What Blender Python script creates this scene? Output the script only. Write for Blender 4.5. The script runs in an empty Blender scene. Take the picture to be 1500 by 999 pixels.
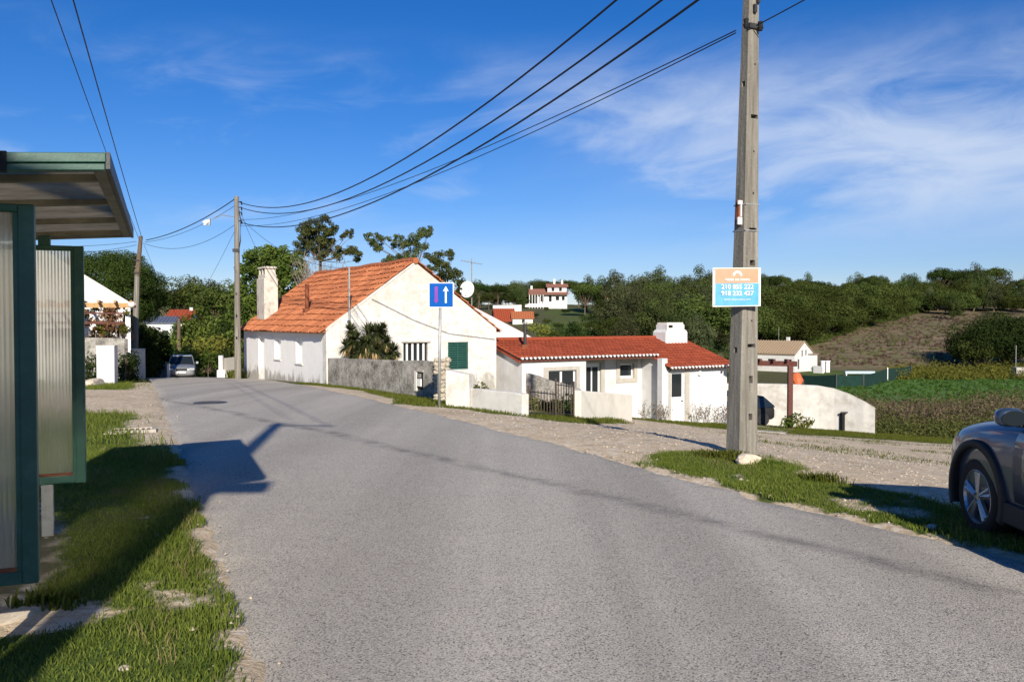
import bpy, bmesh, math, random
import numpy as np
from mathutils import Vector, Matrix
from mathutils.geometry import tessellate_polygon

random.seed(7)
RNG = np.random.default_rng(11)
SC = bpy.context.scene
COL = SC.collection
R = math.radians
F = 1250.0                      # focal length in pixels of the 1500 px wide photograph
EYE = Vector((0.0, 0.0, 1.6))
PITCH = R(1.352)

# ------------------------------------------------------------------ camera
cam_data = bpy.data.cameras.new("camera")
cam_data.sensor_width = 36.0
cam_data.lens = 36.0 * F / 1500.0
cam_data.clip_start = 0.05
cam_data.clip_end = 6000.0
cam = bpy.data.objects.new("camera", cam_data)
cam.location = EYE
cam.rotation_euler = (R(90) - PITCH, 0, 0)
COL.objects.link(cam)
SC.camera = cam

# ------------------------------------------------------------------ sun, sky, exposure
SUN_DIR = Vector((0.155, -0.988, 0.0)).normalized()      # horizontal direction towards the sun
SUN_EL = R(24.5)
sun_vec = Vector((SUN_DIR.x * math.cos(SUN_EL), SUN_DIR.y * math.cos(SUN_EL), math.sin(SUN_EL)))
sd = bpy.data.lights.new("sun", 'SUN')
sd.energy = 5.0
sd.angle = R(0.53)
sd.color = (1.0, 0.915, 0.785)
sun = bpy.data.objects.new("sun", sd)
sun.rotation_euler = sun_vec.to_track_quat('Z', 'Y').to_euler()
sun.location = (20, -60, 60)
COL.objects.link(sun)

world = bpy.data.worlds.new("World")
SC.world = world
world.use_nodes = True
wn, wl = world.node_tree.nodes, world.node_tree.links
wn.clear()
w_out = wn.new('ShaderNodeOutputWorld')
w_bg = wn.new('ShaderNodeBackground')
w_bg.inputs['Strength'].default_value = 0.074
sky = wn.new('ShaderNodeTexSky')
sky.sky_type = 'NISHITA'
sky.sun_disc = False
sky.sun_elevation = SUN_EL
sky.sun_rotation = math.atan2(SUN_DIR.x, SUN_DIR.y)
sky.air_density = 1.0
sky.dust_density = 0.05
sky.ozone_density = 4.0
sky.altitude = 100


def wmath(op, a, b=None, c=None, clamp=False):
    n = wn.new('ShaderNodeMath')
    n.operation = op
    n.use_clamp = clamp
    for i, v in enumerate((a, b, c)):
        if v is None:
            continue
        if isinstance(v, (int, float)):
            n.inputs[i].default_value = v
        else:
            wl.new(v, n.inputs[i])
    return n.outputs[0]


def wrange(v, a, b, c=0.0, d=1.0):
    n = wn.new('ShaderNodeMapRange')
    n.interpolation_type = 'SMOOTHSTEP'
    wl.new(v, n.inputs[0])
    for i, q in enumerate((a, b, c, d)):
        n.inputs[i + 1].default_value = q
    return n.outputs[0]


tc = wn.new('ShaderNodeTexCoord')
sx = wn.new('ShaderNodeSeparateXYZ')
wl.new(tc.outputs['Generated'], sx.inputs[0])
dx, dy, dz = sx.outputs[0], sx.outputs[1], sx.outputs[2]
az = wmath('DIVIDE', dx, wmath('ADD', wmath('ABSOLUTE', dy), 0.05))
cv = wn.new('ShaderNodeCombineXYZ')                      # bearing and height in the sky, stretched sideways
wl.new(wmath('MULTIPLY', az, 1.0), cv.inputs[0])
wl.new(wmath('ADD', wmath('MULTIPLY', dz, 3.6), wmath('MULTIPLY', az, -0.35)), cv.inputs[1])
wl.new(wmath('MULTIPLY', dy, 0.3), cv.inputs[2])


def wnoise(vec, scale, detail, rough, w=0.0, dist=0.0):
    n = wn.new('ShaderNodeTexNoise')
    n.noise_dimensions = '4D'
    wl.new(vec, n.inputs['Vector'])
    n.inputs['W'].default_value = w
    n.inputs['Scale'].default_value = scale
    n.inputs['Detail'].default_value = detail
    n.inputs['Roughness'].default_value = rough
    n.inputs['Distortion'].default_value = dist
    return n.outputs[0]


n_big = wnoise(cv.outputs[0], 2.6, 3, 0.5, 2.3, 0.3)
n_fine = wnoise(cv.outputs[0], 6.5, 9, 0.60, 5.1, 0.9)
mixn = wmath('ADD', wmath('MULTIPLY', n_big, 0.60), wmath('MULTIPLY', n_fine, 0.40))
bias = wrange(az, -0.45, 0.50, -0.055, 0.16)            # the cloud bank lies towards the right
hgt = wmath('MULTIPLY', wrange(dz, 0.05, 0.15), wrange(dz, 0.21, 0.33, 1.0, 0.0))
cl = wrange(wmath('ADD', mixn, bias), 0.45, 0.74)
veil = wmath('MULTIPLY', wmath('MULTIPLY', wrange(az, -0.10, 0.35), wrange(dz, 0.05, 0.12)), wrange(dz, 0.14, 0.27, 1.0, 0.0))
veil = wmath('MULTIPLY', wmath('MULTIPLY', veil, wrange(n_big, 0.22, 0.62)), 0.40)
cl = wmath('MAXIMUM', wmath('MULTIPLY', wmath('MULTIPLY', cl, hgt), 0.74), veil)
cm = wn.new('ShaderNodeMixRGB')
wl.new(cl, cm.inputs[0])
tint = wn.new('ShaderNodeMixRGB')
tint.blend_type = 'MULTIPLY'
tint.inputs[0].default_value = 1.0
tint.inputs[2].default_value = (0.84, 0.84, 1.06, 1)
wl.new(sky.outputs[0], tint.inputs[1])
wl.new(tint.outputs[0], cm.inputs[1])
cm.inputs[2].default_value = (7.4, 8.1, 9.2, 1)
hs = wn.new('ShaderNodeHueSaturation')
hs.inputs['Saturation'].default_value = 1.24
wl.new(cm.outputs[0], hs.inputs['Color'])
wl.new(hs.outputs[0], w_bg.inputs['Color'])
wl.new(w_bg.outputs[0], w_out.inputs[0])

SC.view_settings.view_transform = 'Standard'
SC.view_settings.look = 'None'
SC.view_settings.exposure = 0.45
SC.view_settings.gamma = 1.0
SC.view_settings.use_curve_mapping = False
SC.render.engine = 'CYCLES'
SC.cycles.max_bounces = 6
SC.cycles.transparent_max_bounces = 12


# ------------------------------------------------------------------ terrain functions
def hash2(ix, iy, s):
    n = (ix * 374761393 + iy * 668265263 + s * 1442695041) & 0x7fffffff
    n = ((n ^ (n >> 13)) * 1274126177) & 0x7fffffff
    n = n ^ (n >> 16)
    return (n & 0xffff) / 65535.0


def vnoise(x, y, scale=1.0, seed=0):
    x = np.asarray(x, float) / scale
    y = np.asarray(y, float) / scale
    ix, iy = np.floor(x).astype(np.int64), np.floor(y).astype(np.int64)
    fx, fy = x - ix, y - iy
    fx, fy = fx * fx * (3 - 2 * fx), fy * fy * (3 - 2 * fy)
    a, b = hash2(ix, iy, seed), hash2(ix + 1, iy, seed)
    c, d = hash2(ix, iy + 1, seed), hash2(ix + 1, iy + 1, seed)
    return (a * (1 - fx) + b * fx) * (1 - fy) + (c * (1 - fx) + d * fx) * fy


def fbm(x, y, scale, seed=0):
    return 0.5 * vnoise(x, y, scale, seed) + 0.3 * vnoise(x, y, scale * .47, seed + 1) + 0.2 * vnoise(x, y, scale * .21, seed + 2)


def sstep(v, a, b):
    t = np.clip((np.asarray(v, float) - a) / (b - a), 0, 1)
    return t * t * (3 - 2 * t)


def x_left(y):
    return 0.41 - 0.44 * np.asarray(y, float)


def x_right(y):
    y = np.asarray(y, float)
    return 5.92 - 0.445 * y + 1.8 * (np.clip(9 - y, 0, 9) / 9) ** 2


def h_road(y):
    y = np.asarray(y, float)
    yy = np.clip(y, 0, 50)
    return -0.0007 * yy ** 2 - 0.07 * np.clip(y - 50, 0, None)


def height(x, y):
    """height of the land, road bed not lowered"""
    x, y = np.asarray(x, float), np.asarray(y, float)
    u = (x - x_right(y)) * 0.913
    v = (x_left(y) - x) * 0.915
    uu = np.clip(u, 0, 60)
    off = 0.55 + 1.05 * sstep(y, 7.0, 10.0) * (1 - sstep(y, 12.0, 17.5)) - 0.45 * sstep(y, 15.0, 20.0)
    uf = np.logaddexp(0, (uu - off) * 2.5) / 2.5 - np.logaddexp(0, -off * 2.5) / 2.5
    k = 0.122 * np.minimum(uf, 14) + 0.075 * np.clip(uf - 14, 0, 14)
    k = k * sstep(y, -30, 2) * (1.0)
    near = h_road(y) - k + 0.012 * np.clip(v - 2.5, 0, 30)
    FL = -4.7
    near = FL + np.logaddexp(0, (near - FL) * 2.2) / 2.2
    a = x / np.maximum(y, 1.0)
    wr = sstep(a, 0.20, 0.30)
    wl_ = sstep(-a, 0.02, 0.2)
    y0 = 55 + (112 - 55) * wr + 20 * wl_
    s = 0.071 + (0.108 - 0.071) * wr - 0.031 * wl_
    rise = np.clip(y - y0, 0, None) * s
    rise = 14 * np.tanh(rise / 14)
    return near + rise


def hz(x, y):
    return float(height(x, y))


def pix_dir(px, py):
    cx, cy = (px - 750) / F, (499.5 - py) / F
    cp, sp = math.cos(PITCH), math.sin(PITCH)
    return Vector((cx, cp + cy * sp, -sp + cy * cp))


def at(px, py, Y):
    """the point at distance Y seen at that pixel"""
    d = pix_dir(px, py)
    return EYE + d * (Y / d.y)


def ground_at(px, py, ymax=300):
    d = pix_dir(px, py)
    Y = 2.0
    while Y < ymax:
        p = EYE + d * (Y / d.y)
        if p.z < hz(p.x, p.y):
            break
        Y += 0.05 if Y < 60 else 0.5
    return EYE + d * (Y / d.y)


def on_ground(x, y, dz=0.0):
    return Vector((x, y, hz(x, y) + dz))


def plane_hit(px, py, p0, n):
    d = pix_dir(px, py)
    t = (Vector(p0) - EYE).dot(n) / d.dot(n)
    return EYE + d * t


# ------------------------------------------------------------------ material helpers
class NT:
    def __init__(self, name):
        self.m = bpy.data.materials.new(name)
        self.m.use_nodes = True
        self.t = self.m.node_tree
        self.t.nodes.clear()
        self.out = self.t.nodes.new('ShaderNodeOutputMaterial')

    def node(self, typ, **kw):
        n = self.t.nodes.new(typ)
        for k_, v_ in kw.items():
            setattr(n, k_, v_)
        return n

    def set(self, sock, v):
        if hasattr(v, 'is_output') or isinstance(v, bpy.types.NodeSocket):
            self.t.links.new(v, sock)
        elif isinstance(v, (tuple, list)) and len(v) == 3 and sock.type == 'RGBA':
            sock.default_value = (*v, 1)
        else:
            sock.default_value = v

    def math(self, op, a, b=0.0, clamp=False):
        n = self.node('ShaderNodeMath', operation=op, use_clamp=clamp)
        self.set(n.inputs[0], a)
        self.set(n.inputs[1], b)
        return n.outputs[0]

    def mix(self, f, a, b, blend='MIX'):
        n = self.node('ShaderNodeMixRGB', blend_type=blend)
        self.set(n.inputs[0], f)
        self.set(n.inputs[1], a)
        self.set(n.inputs[2], b)
        return n.outputs[0]

    def rng(self, v, a, b, c=0.0, d=1.0):
        n = self.node('ShaderNodeMapRange')
        self.set(n.inputs[0], v)
        for i, q in enumerate((a, b, c, d)):
            n.inputs[i + 1].default_value = q
        return n.outputs[0]

    def coord(self, kind='Object', scale=(1, 1, 1)):
        n = self.node('ShaderNodeTexCoord')
        if scale == (1, 1, 1):
            return n.outputs[kind]
        m = self.node('ShaderNodeMapping')
        self.t.links.new(n.outputs[kind], m.inputs[0])
        m.inputs['Scale'].default_value = scale
        return m.outputs[0]

    def noise(self, vec, scale, detail=4, rough=0.55, dist=0.0):
        n = self.node('ShaderNodeTexNoise')
        self.t.links.new(vec, n.inputs['Vector'])
        n.inputs['Scale'].default_value = scale
        n.inputs['Detail'].default_value = detail
        n.inputs['Roughness'].default_value = rough
        n.inputs['Distortion'].default_value = dist
        return n.outputs[0]

    def voro(self, vec, scale, feature='F1'):
        n = self.node('ShaderNodeTexVoronoi', feature=feature)
        self.t.links.new(vec, n.inputs['Vector'])
        n.inputs['Scale'].default_value = scale
        return n

    def attr(self, name, kind='GEOMETRY'):
        return self.node('ShaderNodeAttribute', attribute_name=name, attribute_type=kind)

    def bump(self, h, strength=0.3, dist=0.02):
        n = self.node('ShaderNodeBump')
        n.inputs['Strength'].default_value = strength
        n.inputs['Distance'].default_value = dist
        self.t.links.new(h, n.inputs['Height'])
        return n.outputs[0]

    def bsdf(self, color, rough=0.8, metal=0.0, normal=None, spec=0.3, **kw):
        n = self.node('ShaderNodeBsdfPrincipled')
        self.set(n.inputs['Base Color'], color)
        self.set(n.inputs['Roughness'], rough)
        n.inputs['Metallic'].default_value = metal
        n.inputs['Specular IOR Level'].default_value = spec
        for k_, v_ in kw.items():
            n.inputs[k_.replace('_', ' ')].default_value = v_
        if normal is not None:
            self.t.links.new(normal, n.inputs['Normal'])
        self.t.links.new(n.outputs[0], self.out.inputs[0])
        return n


def plain(name, col, rough=0.7, metal=0.0, var=0.18, scale=6.0, bump=0.15, spec=0.3, stain=None, stain_amt=0.5, stain_scale=1.2, **kw):
    t = NT(name)
    c = t.coord('Object')
    n1 = t.noise(c, scale, 6, 0.6)
    lo = tuple(q * (1 - var) for q in col)
    hi = tuple(min(1.0, q * (1 + var)) for q in col)
    base = t.mix(t.rng(n1, 0.3, 0.7), lo, hi)
    if stain:
        n2 = t.noise(c, stain_scale, 8, 0.68)
        base = t.mix(t.rng(n2, 0.52, 0.68, 0, stain_amt), base, stain)
    nb = t.noise(c, scale * 7, 4, 0.6)
    t.bsdf(base, rough, metal, t.bump(nb, bump, 0.01) if bump else None, spec, **kw)
    return t.m


def leaf_mat(name, dark, light, trans=0.35):
    t = NT(name)
    a = t.attr('tint')
    oi = t.node('ShaderNodeObjectInfo')
    base = t.mix(a.outputs['Fac'], dark, light)
    hsv = t.node('ShaderNodeHueSaturation')
    t.set(hsv.inputs['Color'], base)
    t.set(hsv.inputs['Value'], t.rng(oi.outputs['Random'], 0, 1, 0.68, 1.35))
    t.set(hsv.inputs['Hue'], t.rng(oi.outputs['Random'], 0, 1, 0.478, 0.515))
    d = t.node('ShaderNodeBsdfDiffuse')
    tr = t.node('ShaderNodeBsdfTranslucent')
    t.set(d.inputs[0], hsv.outputs[0])
    t.set(tr.inputs[0], hsv.outputs[0])
    mx = t.node('ShaderNodeMixShader')
    mx.inputs[0].default_value = trans
    t.t.links.new(d.outputs[0], mx.inputs[1])
    t.t.links.new(tr.outputs[0], mx.inputs[2])
    t.t.links.new(mx.outputs[0], t.out.inputs[0])
    return t.m


# ------------------------------------------------------------------ object helpers
def finish(o, parent=None):
    COL.objects.link(o)
    if parent is not None:
        o.parent = parent
    return o


def thing(name, label, cat, loc=(0, 0, 0), rotz=0.0, group=None):
    o = bpy.data.objects.new(name, None)
    o.empty_display_size = 0.2
    o.location = loc
    o.rotation_euler = (0, 0, rotz)
    o['label'] = label
    o['category'] = cat
    if group:
        o['group'] = group
    COL.objects.link(o)
    return o


def tag(o, label, cat, group=None):
    o['label'] = label
    o['category'] = cat
    if group:
        o['group'] = group
    return o


class MB:
    def __init__(self):
        self.v, self.f = [], []

    def add(self, vs, fs):
        b = len(self.v)
        self.v += [tuple(q) for q in vs]
        self.f += [tuple(b + i for i in f_) for f_ in fs]
        return self

    def bx(self, x0, x1, y0, y1, z0, z1):
        vs = [(x, y, z) for z in (z0, z1) for y in (y0, y1) for x in (x0, x1)]
        return self.add(vs, [(0, 2, 3, 1), (4, 5, 7, 6), (0, 1, 5, 4), (2, 6, 7, 3), (0, 4, 6, 2), (1, 3, 7, 5)])

    def obox(self, c, size, rot=None):
        """box of a size about a centre, turned by a matrix"""
        sx_, sy_, sz_ = (q / 2 for q in size)
        vs = [Vector((x, y, z)) for z in (-sz_, sz_) for y in (-sy_, sy_) for x in (-sx_, sx_)]
        if rot is not None:
            vs = [rot @ q for q in vs]
        vs = [q + Vector(c) for q in vs]
        return self.add(vs, [(0, 2, 3, 1), (4, 5, 7, 6), (0, 1, 5, 4), (2, 6, 7, 3), (0, 4, 6, 2), (1, 3, 7, 5)])

    def tube(self, pts, r, seg=8, caps=True):
        pts = [Vector(p) for p in pts]
        n = len(pts)
        rs = r if isinstance(r, (list, tuple)) else [r] * n
        b = len(self.v)
        up = Vector((0, 0, 1))
        for i, p in enumerate(pts):
            d = (pts[min(i + 1, n - 1)] - pts[max(i - 1, 0)]).normalized()
            s = d.cross(up)
            if s.length < 0.05:
                s = d.cross(Vector((1, 0, 0)))
            s.normalize()
            t_ = s.cross(d).normalized()
            for k in range(seg):
                a = 2 * math.pi * k / seg
                self.v.append(tuple(p + (s * math.cos(a) + t_ * math.sin(a)) * rs[i]))
        for i in range(n - 1):
            for k in range(seg):
                k2 = (k + 1) % seg
                self.f.append((b + i * seg + k, b + i * seg + k2, b + (i + 1) * seg + k2, b + (i + 1) * seg + k))
        if caps:
            self.f.append(tuple(b + k for k in range(seg))[::-1])
            self.f.append(tuple(b + (n - 1) * seg + k for k in range(seg)))
        return self

    def prism(self, pts2, O, U, V, N, th):
        return self.wall(pts2, [], O, U, V, N, th)

    def wall(self, outer, holes, O, U, V, N, th):
        """polygon with holes in the plane O,U,V, going back by th along -N"""
        O, U, V, N = Vector(O), Vector(U), Vector(V), Vector(N)
        loops = [list(outer)] + [list(h_) for h_ in holes]
        flat = [Vector((p[0], p[1], 0)) for l in loops for p in l]
        tris = tessellate_polygon([[Vector((p[0], p[1], 0)) for p in l] for l in loops])
        fr = [O + U * p.x + V * p.y for p in flat]
        bk = [q - N * th for q in fr]
        b = len(self.v)
        n = len(flat)
        self.v += [tuple(q) for q in fr + bk]
        for t_ in tris:
            self.f.append(tuple(b + i for i in t_))
            self.f.append(tuple(b + n + i for i in reversed(t_)))
        i0 = 0
        for l in loops:
            m = len(l)
            for i in range(m):
                j = (i + 1) % m
                self.f.append((b + i0 + i, b + i0 + j, b + n + i0 + j, b + n + i0 + i))
            i0 += m
        return self

    def build(self, name, mat=None, parent=None, smooth=False, bevel=0.0, fix=True, mesh_only=False, subsurf=0):
        me = bpy.data.meshes.new(name)
        me.from_pydata(self.v, [], self.f)
        if fix:
            bm = bmesh.new()
            bm.from_mesh(me)
            bmesh.ops.recalc_face_normals(bm, faces=bm.faces)
            bm.to_mesh(me)
            bm.free()
        me.update()
        if mat:
            me.materials.append(mat)
        if smooth:
            me.polygons.foreach_set('use_smooth', [True] * len(me.polygons))
        if mesh_only:
            return me
        o = bpy.data.objects.new(name, me)
        finish(o, parent)
        if bevel:
            m = o.modifiers.new('bevel', 'BEVEL')
            m.width = bevel
            m.segments = 2
            m.limit_method = 'ANGLE'
            m.angle_limit = R(40)
        if subsurf:
            m = o.modifiers.new('sub', 'SUBSURF')
            m.levels = m.render_levels = subsurf
        return o


def structure(o, label=None):
    o['kind'] = 'structure'
    if label:
        o['label'] = label
    return o


def stuff(o, label=None):
    o['kind'] = 'stuff'
    if label:
        o['label'] = label
    return o


def mesh_np(name, verts, faces, mat, tint=None, smooth=False):
    """mesh from numpy arrays, all faces with the same number of corners"""
    me = bpy.data.meshes.new(name)
    nv, nf, k = len(verts), len(faces), faces.shape[1]
    me.vertices.add(nv)
    me.vertices.foreach_set('co', np.ascontiguousarray(verts, np.float32).ravel())
    me.loops.add(nf * k)
    me.loops.foreach_set('vertex_index', np.ascontiguousarray(faces, np.int32).ravel())
    me.polygons.add(nf)
    me.polygons.foreach_set('loop_start', np.arange(0, nf * k, k, dtype=np.int32))
    me.polygons.foreach_set('loop_total', np.full(nf, k, np.int32))
    if smooth:
        me.polygons.foreach_set('use_smooth', np.ones(nf, bool))
    me.update(calc_edges=True)
    if tint is not None:
        at_ = me.attributes.new('tint', 'FLOAT', 'POINT')
        at_.data.foreach_set('value', np.ascontiguousarray(tint, np.float32))
    me.materials.append(mat)
    return me


def bool_diff(base_obj, cut_mb):
    """cuts the holes out of a mesh and drops the cutter"""
    me = cut_mb.build('cutter', mesh_only=True)
    c = bpy.data.objects.new('cutter', me)
    COL.objects.link(c)
    c.matrix_world = base_obj.matrix_world
    c.parent = base_obj.parent
    m = base_obj.modifiers.new('cut', 'BOOLEAN')
    m.operation = 'DIFFERENCE'
    m.object = c
    m.solver = 'EXACT'
    bpy.context.view_layer.update()
    dg = bpy.context.evaluated_depsgraph_get()
    new = bpy.data.meshes.new_from_object(base_obj.evaluated_get(dg))
    base_obj.modifiers.clear()
    base_obj.data = new
    bpy.data.objects.remove(c)


def text_part(name, body, size, parent, mat, loc, rot=(R(90), 0, 0), align='CENTER', extrude=0.0008, bold=0.0):
    cu = bpy.data.curves.new(name, 'FONT')
    cu.body = body
    cu.size = size
    cu.align_x = align
    cu.align_y = 'CENTER'
    cu.extrude = extrude
    cu.offset = bold
    cu.resolution_u = 3
    tmp = bpy.data.objects.new(name + '_tmp', cu)
    COL.objects.link(tmp)
    bpy.context.view_layer.update()
    dg = bpy.context.evaluated_depsgraph_get()
    me = bpy.data.meshes.new_from_object(tmp.evaluated_get(dg))
    bpy.data.objects.remove(tmp)
    me.materials.clear()
    me.materials.append(mat)
    o = bpy.data.objects.new(name, me)
    o.location = loc
    o.rotation_euler = rot
    return finish(o, parent)


# ------------------------------------------------------------------ materials
M = {}
# asphalt: aged grey with light chippings and a darker worn line
t = NT('asphalt')
c = t.coord('Object')
sp_ = t.noise(c, 95, 3, 0.75)
sp2 = t.voro(c, 125)
rt = t.node('ShaderNodeMapping')
t.t.links.new(c, rt.inputs[0])
rt.inputs['Rotation'].default_value = (0, 0, -R(24))
rt.inputs['Scale'].default_value = (1.1, 0.035, 1)
trc = rt.outputs[0]
lg = t.noise(c, 0.35, 5, 0.6)
md = t.noise(c, 3.0, 6, 0.65)
base = t.mix(t.rng(sp_, 0.33, 0.67), (0.24, 0.22, 0.188), (0.70, 0.645, 0.555))
base = t.mix(t.rng(sp2.outputs['Color'], 0.72, 0.95, 0, 0.7), base, (0.58, 0.54, 0.48))
base = t.mix(t.rng(sp2.outputs['Color'], 0.12, 0.32, 0.8, 0.0), base, (0.06, 0.057, 0.055))
base = t.mix(t.rng(lg, 0.35, 0.65, 0.0, 0.30), base, t.mix(1.0, base, (0.80, 0.78, 0.77), 'MULTIPLY'))
trk = t.noise(trc, 1.0, 3, 0.5)
base = t.mix(t.rng(trk, 0.38, 0.62, 0.0, 0.8), base, t.mix(1.0, base, (0.80, 0.795, 0.79), 'MULTIPLY'))
base = t.mix(t.rng(trk, 0.60, 0.40, 0.0, 0.5), base, t.mix(1.0, base, (1.12, 1.12, 1.11), 'MULTIPLY'))
base = t.mix(t.rng(t.noise(c, 0.9, 8, 0.75), 0.66, 0.74, 0, 0.35), base, (0.10, 0.095, 0.09))
base = t.mix(t.rng(md, 0.5, 0.75, 0.0, 0.25), base, t.mix(1.0, base, (1.3, 1.28, 1.25), 'MULTIPLY'))
sepc = t.node('ShaderNodeSeparateXYZ')
t.t.links.new(c, sepc.inputs[0])
# worn dark line that crosses from the far middle to the near right: distance to a straight line, wobbling
wob = t.math('MULTIPLY', t.math('SUBTRACT', t.noise(c, 0.25, 3), 0.5), 1.0)
dl = t.math('ADD', t.math('ADD', t.math('MULTIPLY', sepc.outputs[0], 0.807), t.math('MULTIPLY', sepc.outputs[1], 0.591)), -5.27)
dl = t.math('ABSOLUTE', t.math('ADD', dl, wob))
lm = t.math('MULTIPLY', t.rng(dl, 0.02, 0.17, 0.55, 0.0), t.rng(md, 0.35, 0.6))
base = t.mix(lm, base, (0.075, 0.073, 0.074))
crk = t.voro(t.coord('Object', (0.5, 0.5, 0.5)), 1.0, 'DISTANCE_TO_EDGE')
t.bsdf(base, 0.85, 0, t.bump(sp_, 0.55, 0.012), 0.25)
M['asphalt'] = t.m

# ground: cover painted by attribute, broken up by noise
t = NT('ground_cover')
c = t.coord('Object')
a = t.attr('cover')
sepa = t.node('ShaderNodeSeparateColor')
t.t.links.new(a.outputs['Color'], sepa.inputs[0])
gN = t.noise(c, 3.0, 8, 0.7)
gF = t.noise(c, 45, 4, 0.7)
gM = t.noise(c, 0.4, 6, 0.65)


def soft(mask, amt=0.5):
    return t.rng(t.math('ADD', mask, t.math('MULTIPLY', t.math('SUBTRACT', gN, 0.5), amt * 2)), 0.35, 0.65)


scrub = t.mix(t.rng(gN, 0.3, 0.7), (0.05, 0.056, 0.024), (0.145, 0.14, 0.065))
grass = t.mix(t.rng(gF, 0.3, 0.7), (0.045, 0.075, 0.014), (0.11, 0.16, 0.035))
grass = t.mix(t.rng(gM, 0.45, 0.7, 0, 0.55), grass, (0.17, 0.155, 0.06))
peb = t.voro(c, 16)
dirt = t.mix(t.rng(gF, 0.3, 0.72), (0.48, 0.365, 0.235), (0.82, 0.68, 0.49))
dS = t.noise(t.coord('Object', (0.8, 2.4, 1)), 1.3, 9, 0.75)
dirt = t.mix(t.rng(dS, 0.50, 0.68, 0, 0.75), dirt, (0.36, 0.285, 0.195))
dirt = t.mix(t.rng(dS, 0.40, 0.28, 0, 0.6), dirt, (0.80, 0.73, 0.62))
dirt = t.mix(t.rng(t.noise(t.coord('Object', (1, 1.8, 1)), 7, 5, 0.7), 0.50, 0.64, 0, 0.7), dirt, (0.30, 0.235, 0.155))
dirt = t.mix(t.rng(peb.outputs['Color'], 0.6, 0.9, 0, 0.6), dirt, (0.80, 0.74, 0.64))
dirt = t.mix(t.rng(gM, 0.5, 0.68, 0, 0.5), dirt, (0.40, 0.31, 0.205))
hN = t.noise(t.coord('Object', (0.25, 0.6, 0.3)), 1.2, 7, 0.7)
heath = t.mix(t.rng(hN, 0.35, 0.65), (0.075, 0.058, 0.038), (0.27, 0.195, 0.13))
heath = t.mix(t.rng(gM, 0.42, 0.62, 0, 0.75), heath, (0.135, 0.14, 0.06))
heath = t.mix(t.rng(gN, 0.52, 0.70, 0, 0.55), heath, (0.10, 0.12, 0.045))
field = t.mix(t.rng(t.noise(t.coord('Object', (0.3, 2.2, 1)), 1.0, 4), 0.35, 0.65), (0.05, 0.11, 0.025), (0.12, 0.22, 0.05))
col = t.mix(soft(sepa.outputs[2], 0.3), scrub, heath)
col = t.mix(t.math('MULTIPLY', a.outputs['Alpha'], 1.0), col, field)
col = t.mix(soft(sepa.outputs[1], 0.45), col, dirt)
col = t.mix(soft(sepa.outputs[0], 0.6), col, grass)
t.bsdf(col, 0.95, 0, t.bump(gF, 0.6, 0.03), 0.1)
M['ground'] = t.m

M['white_wall'] = plain('whitewash', (0.64, 0.635, 0.625), 0.85, var=0.07, scale=2.5, bump=0.3, spec=0.12, stain=(0.46, 0.43, 0.38), stain_amt=0.55, stain_scale=0.8)
# old house: patchy whitewash over beige render with grey damp at the foot
t = NT('old_whitewash')
c = t.coord('Object')
sepc = t.node('ShaderNodeSeparateXYZ')
t.t.links.new(c, sepc.inputs[0])
n1 = t.noise(c, 1.1, 9, 0.72)
n2 = t.noise(c, 7, 6, 0.7)
n3 = t.noise(t.coord('Object', (1, 1, 0.35)), 2.4, 8, 0.7)
n4 = t.noise(c, 3.2, 9, 0.75)
base = t.mix(t.rng(n4, 0.36, 0.60), (0.50, 0.475, 0.425), (0.76, 0.745, 0.71))
up = t.rng(sepc.outputs[2], 0.2, 3.6, -0.09, 0.10)
base = t.mix(t.rng(t.math('ADD', n1, up), 0.46, 0.66, 0, 0.55), base, (0.45, 0.405, 0.33))
base = t.mix(t.rng(n2, 0.52, 0.66, 0, 0.75), base, (0.46, 0.42, 0.35))
base = t.mix(t.rng(t.noise(c, 18, 4, 0.7), 0.60, 0.70, 0, 0.5), base, (0.36, 0.33, 0.28))
low = t.rng(sepc.outputs[2], -1.1, 0.2, 0.22, -0.16)
base = t.mix(t.rng(t.math('ADD', n3, low), 0.56, 0.70, 0, 0.75), base, (0.25, 0.235, 0.205))
t.bsdf(base, 0.92, 0, t.bump(n2, 0.5, 0.03), 0.1)
M['old_wall'] = t.m
# road side of the cottage: whitewash brightened to make up for grazing sun, grey damp at the foot
t = NT('damp_whitewash')
c = t.coord('Object')
sepc = t.node('ShaderNodeSeparateXYZ')
t.t.links.new(c, sepc.inputs[0])
n1 = t.noise(c, 1.6, 8, 0.7)
n2 = t.noise(c, 9, 6, 0.7)
n3 = t.noise(t.coord('Object', (1, 1, 0.4)), 2.4, 8, 0.7)
base = t.mix(t.rng(n1, 0.3, 0.7), (0.80, 0.78, 0.74), (0.86, 0.85, 0.83))
base = t.mix(t.rng(n2, 0.58, 0.70, 0, 0.5), base, (0.60, 0.56, 0.49))
low = t.rng(sepc.outputs[2], -1.1, -0.15, 0.30, -0.14)
base = t.mix(t.rng(t.math('ADD', n3, low), 0.54, 0.66, 0, 0.8), base, (0.30, 0.28, 0.245))
t.bsdf(base, 0.92, 0, t.bump(n2, 0.5, 0.03), 0.1)
M['damp_white'] = t.m
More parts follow.
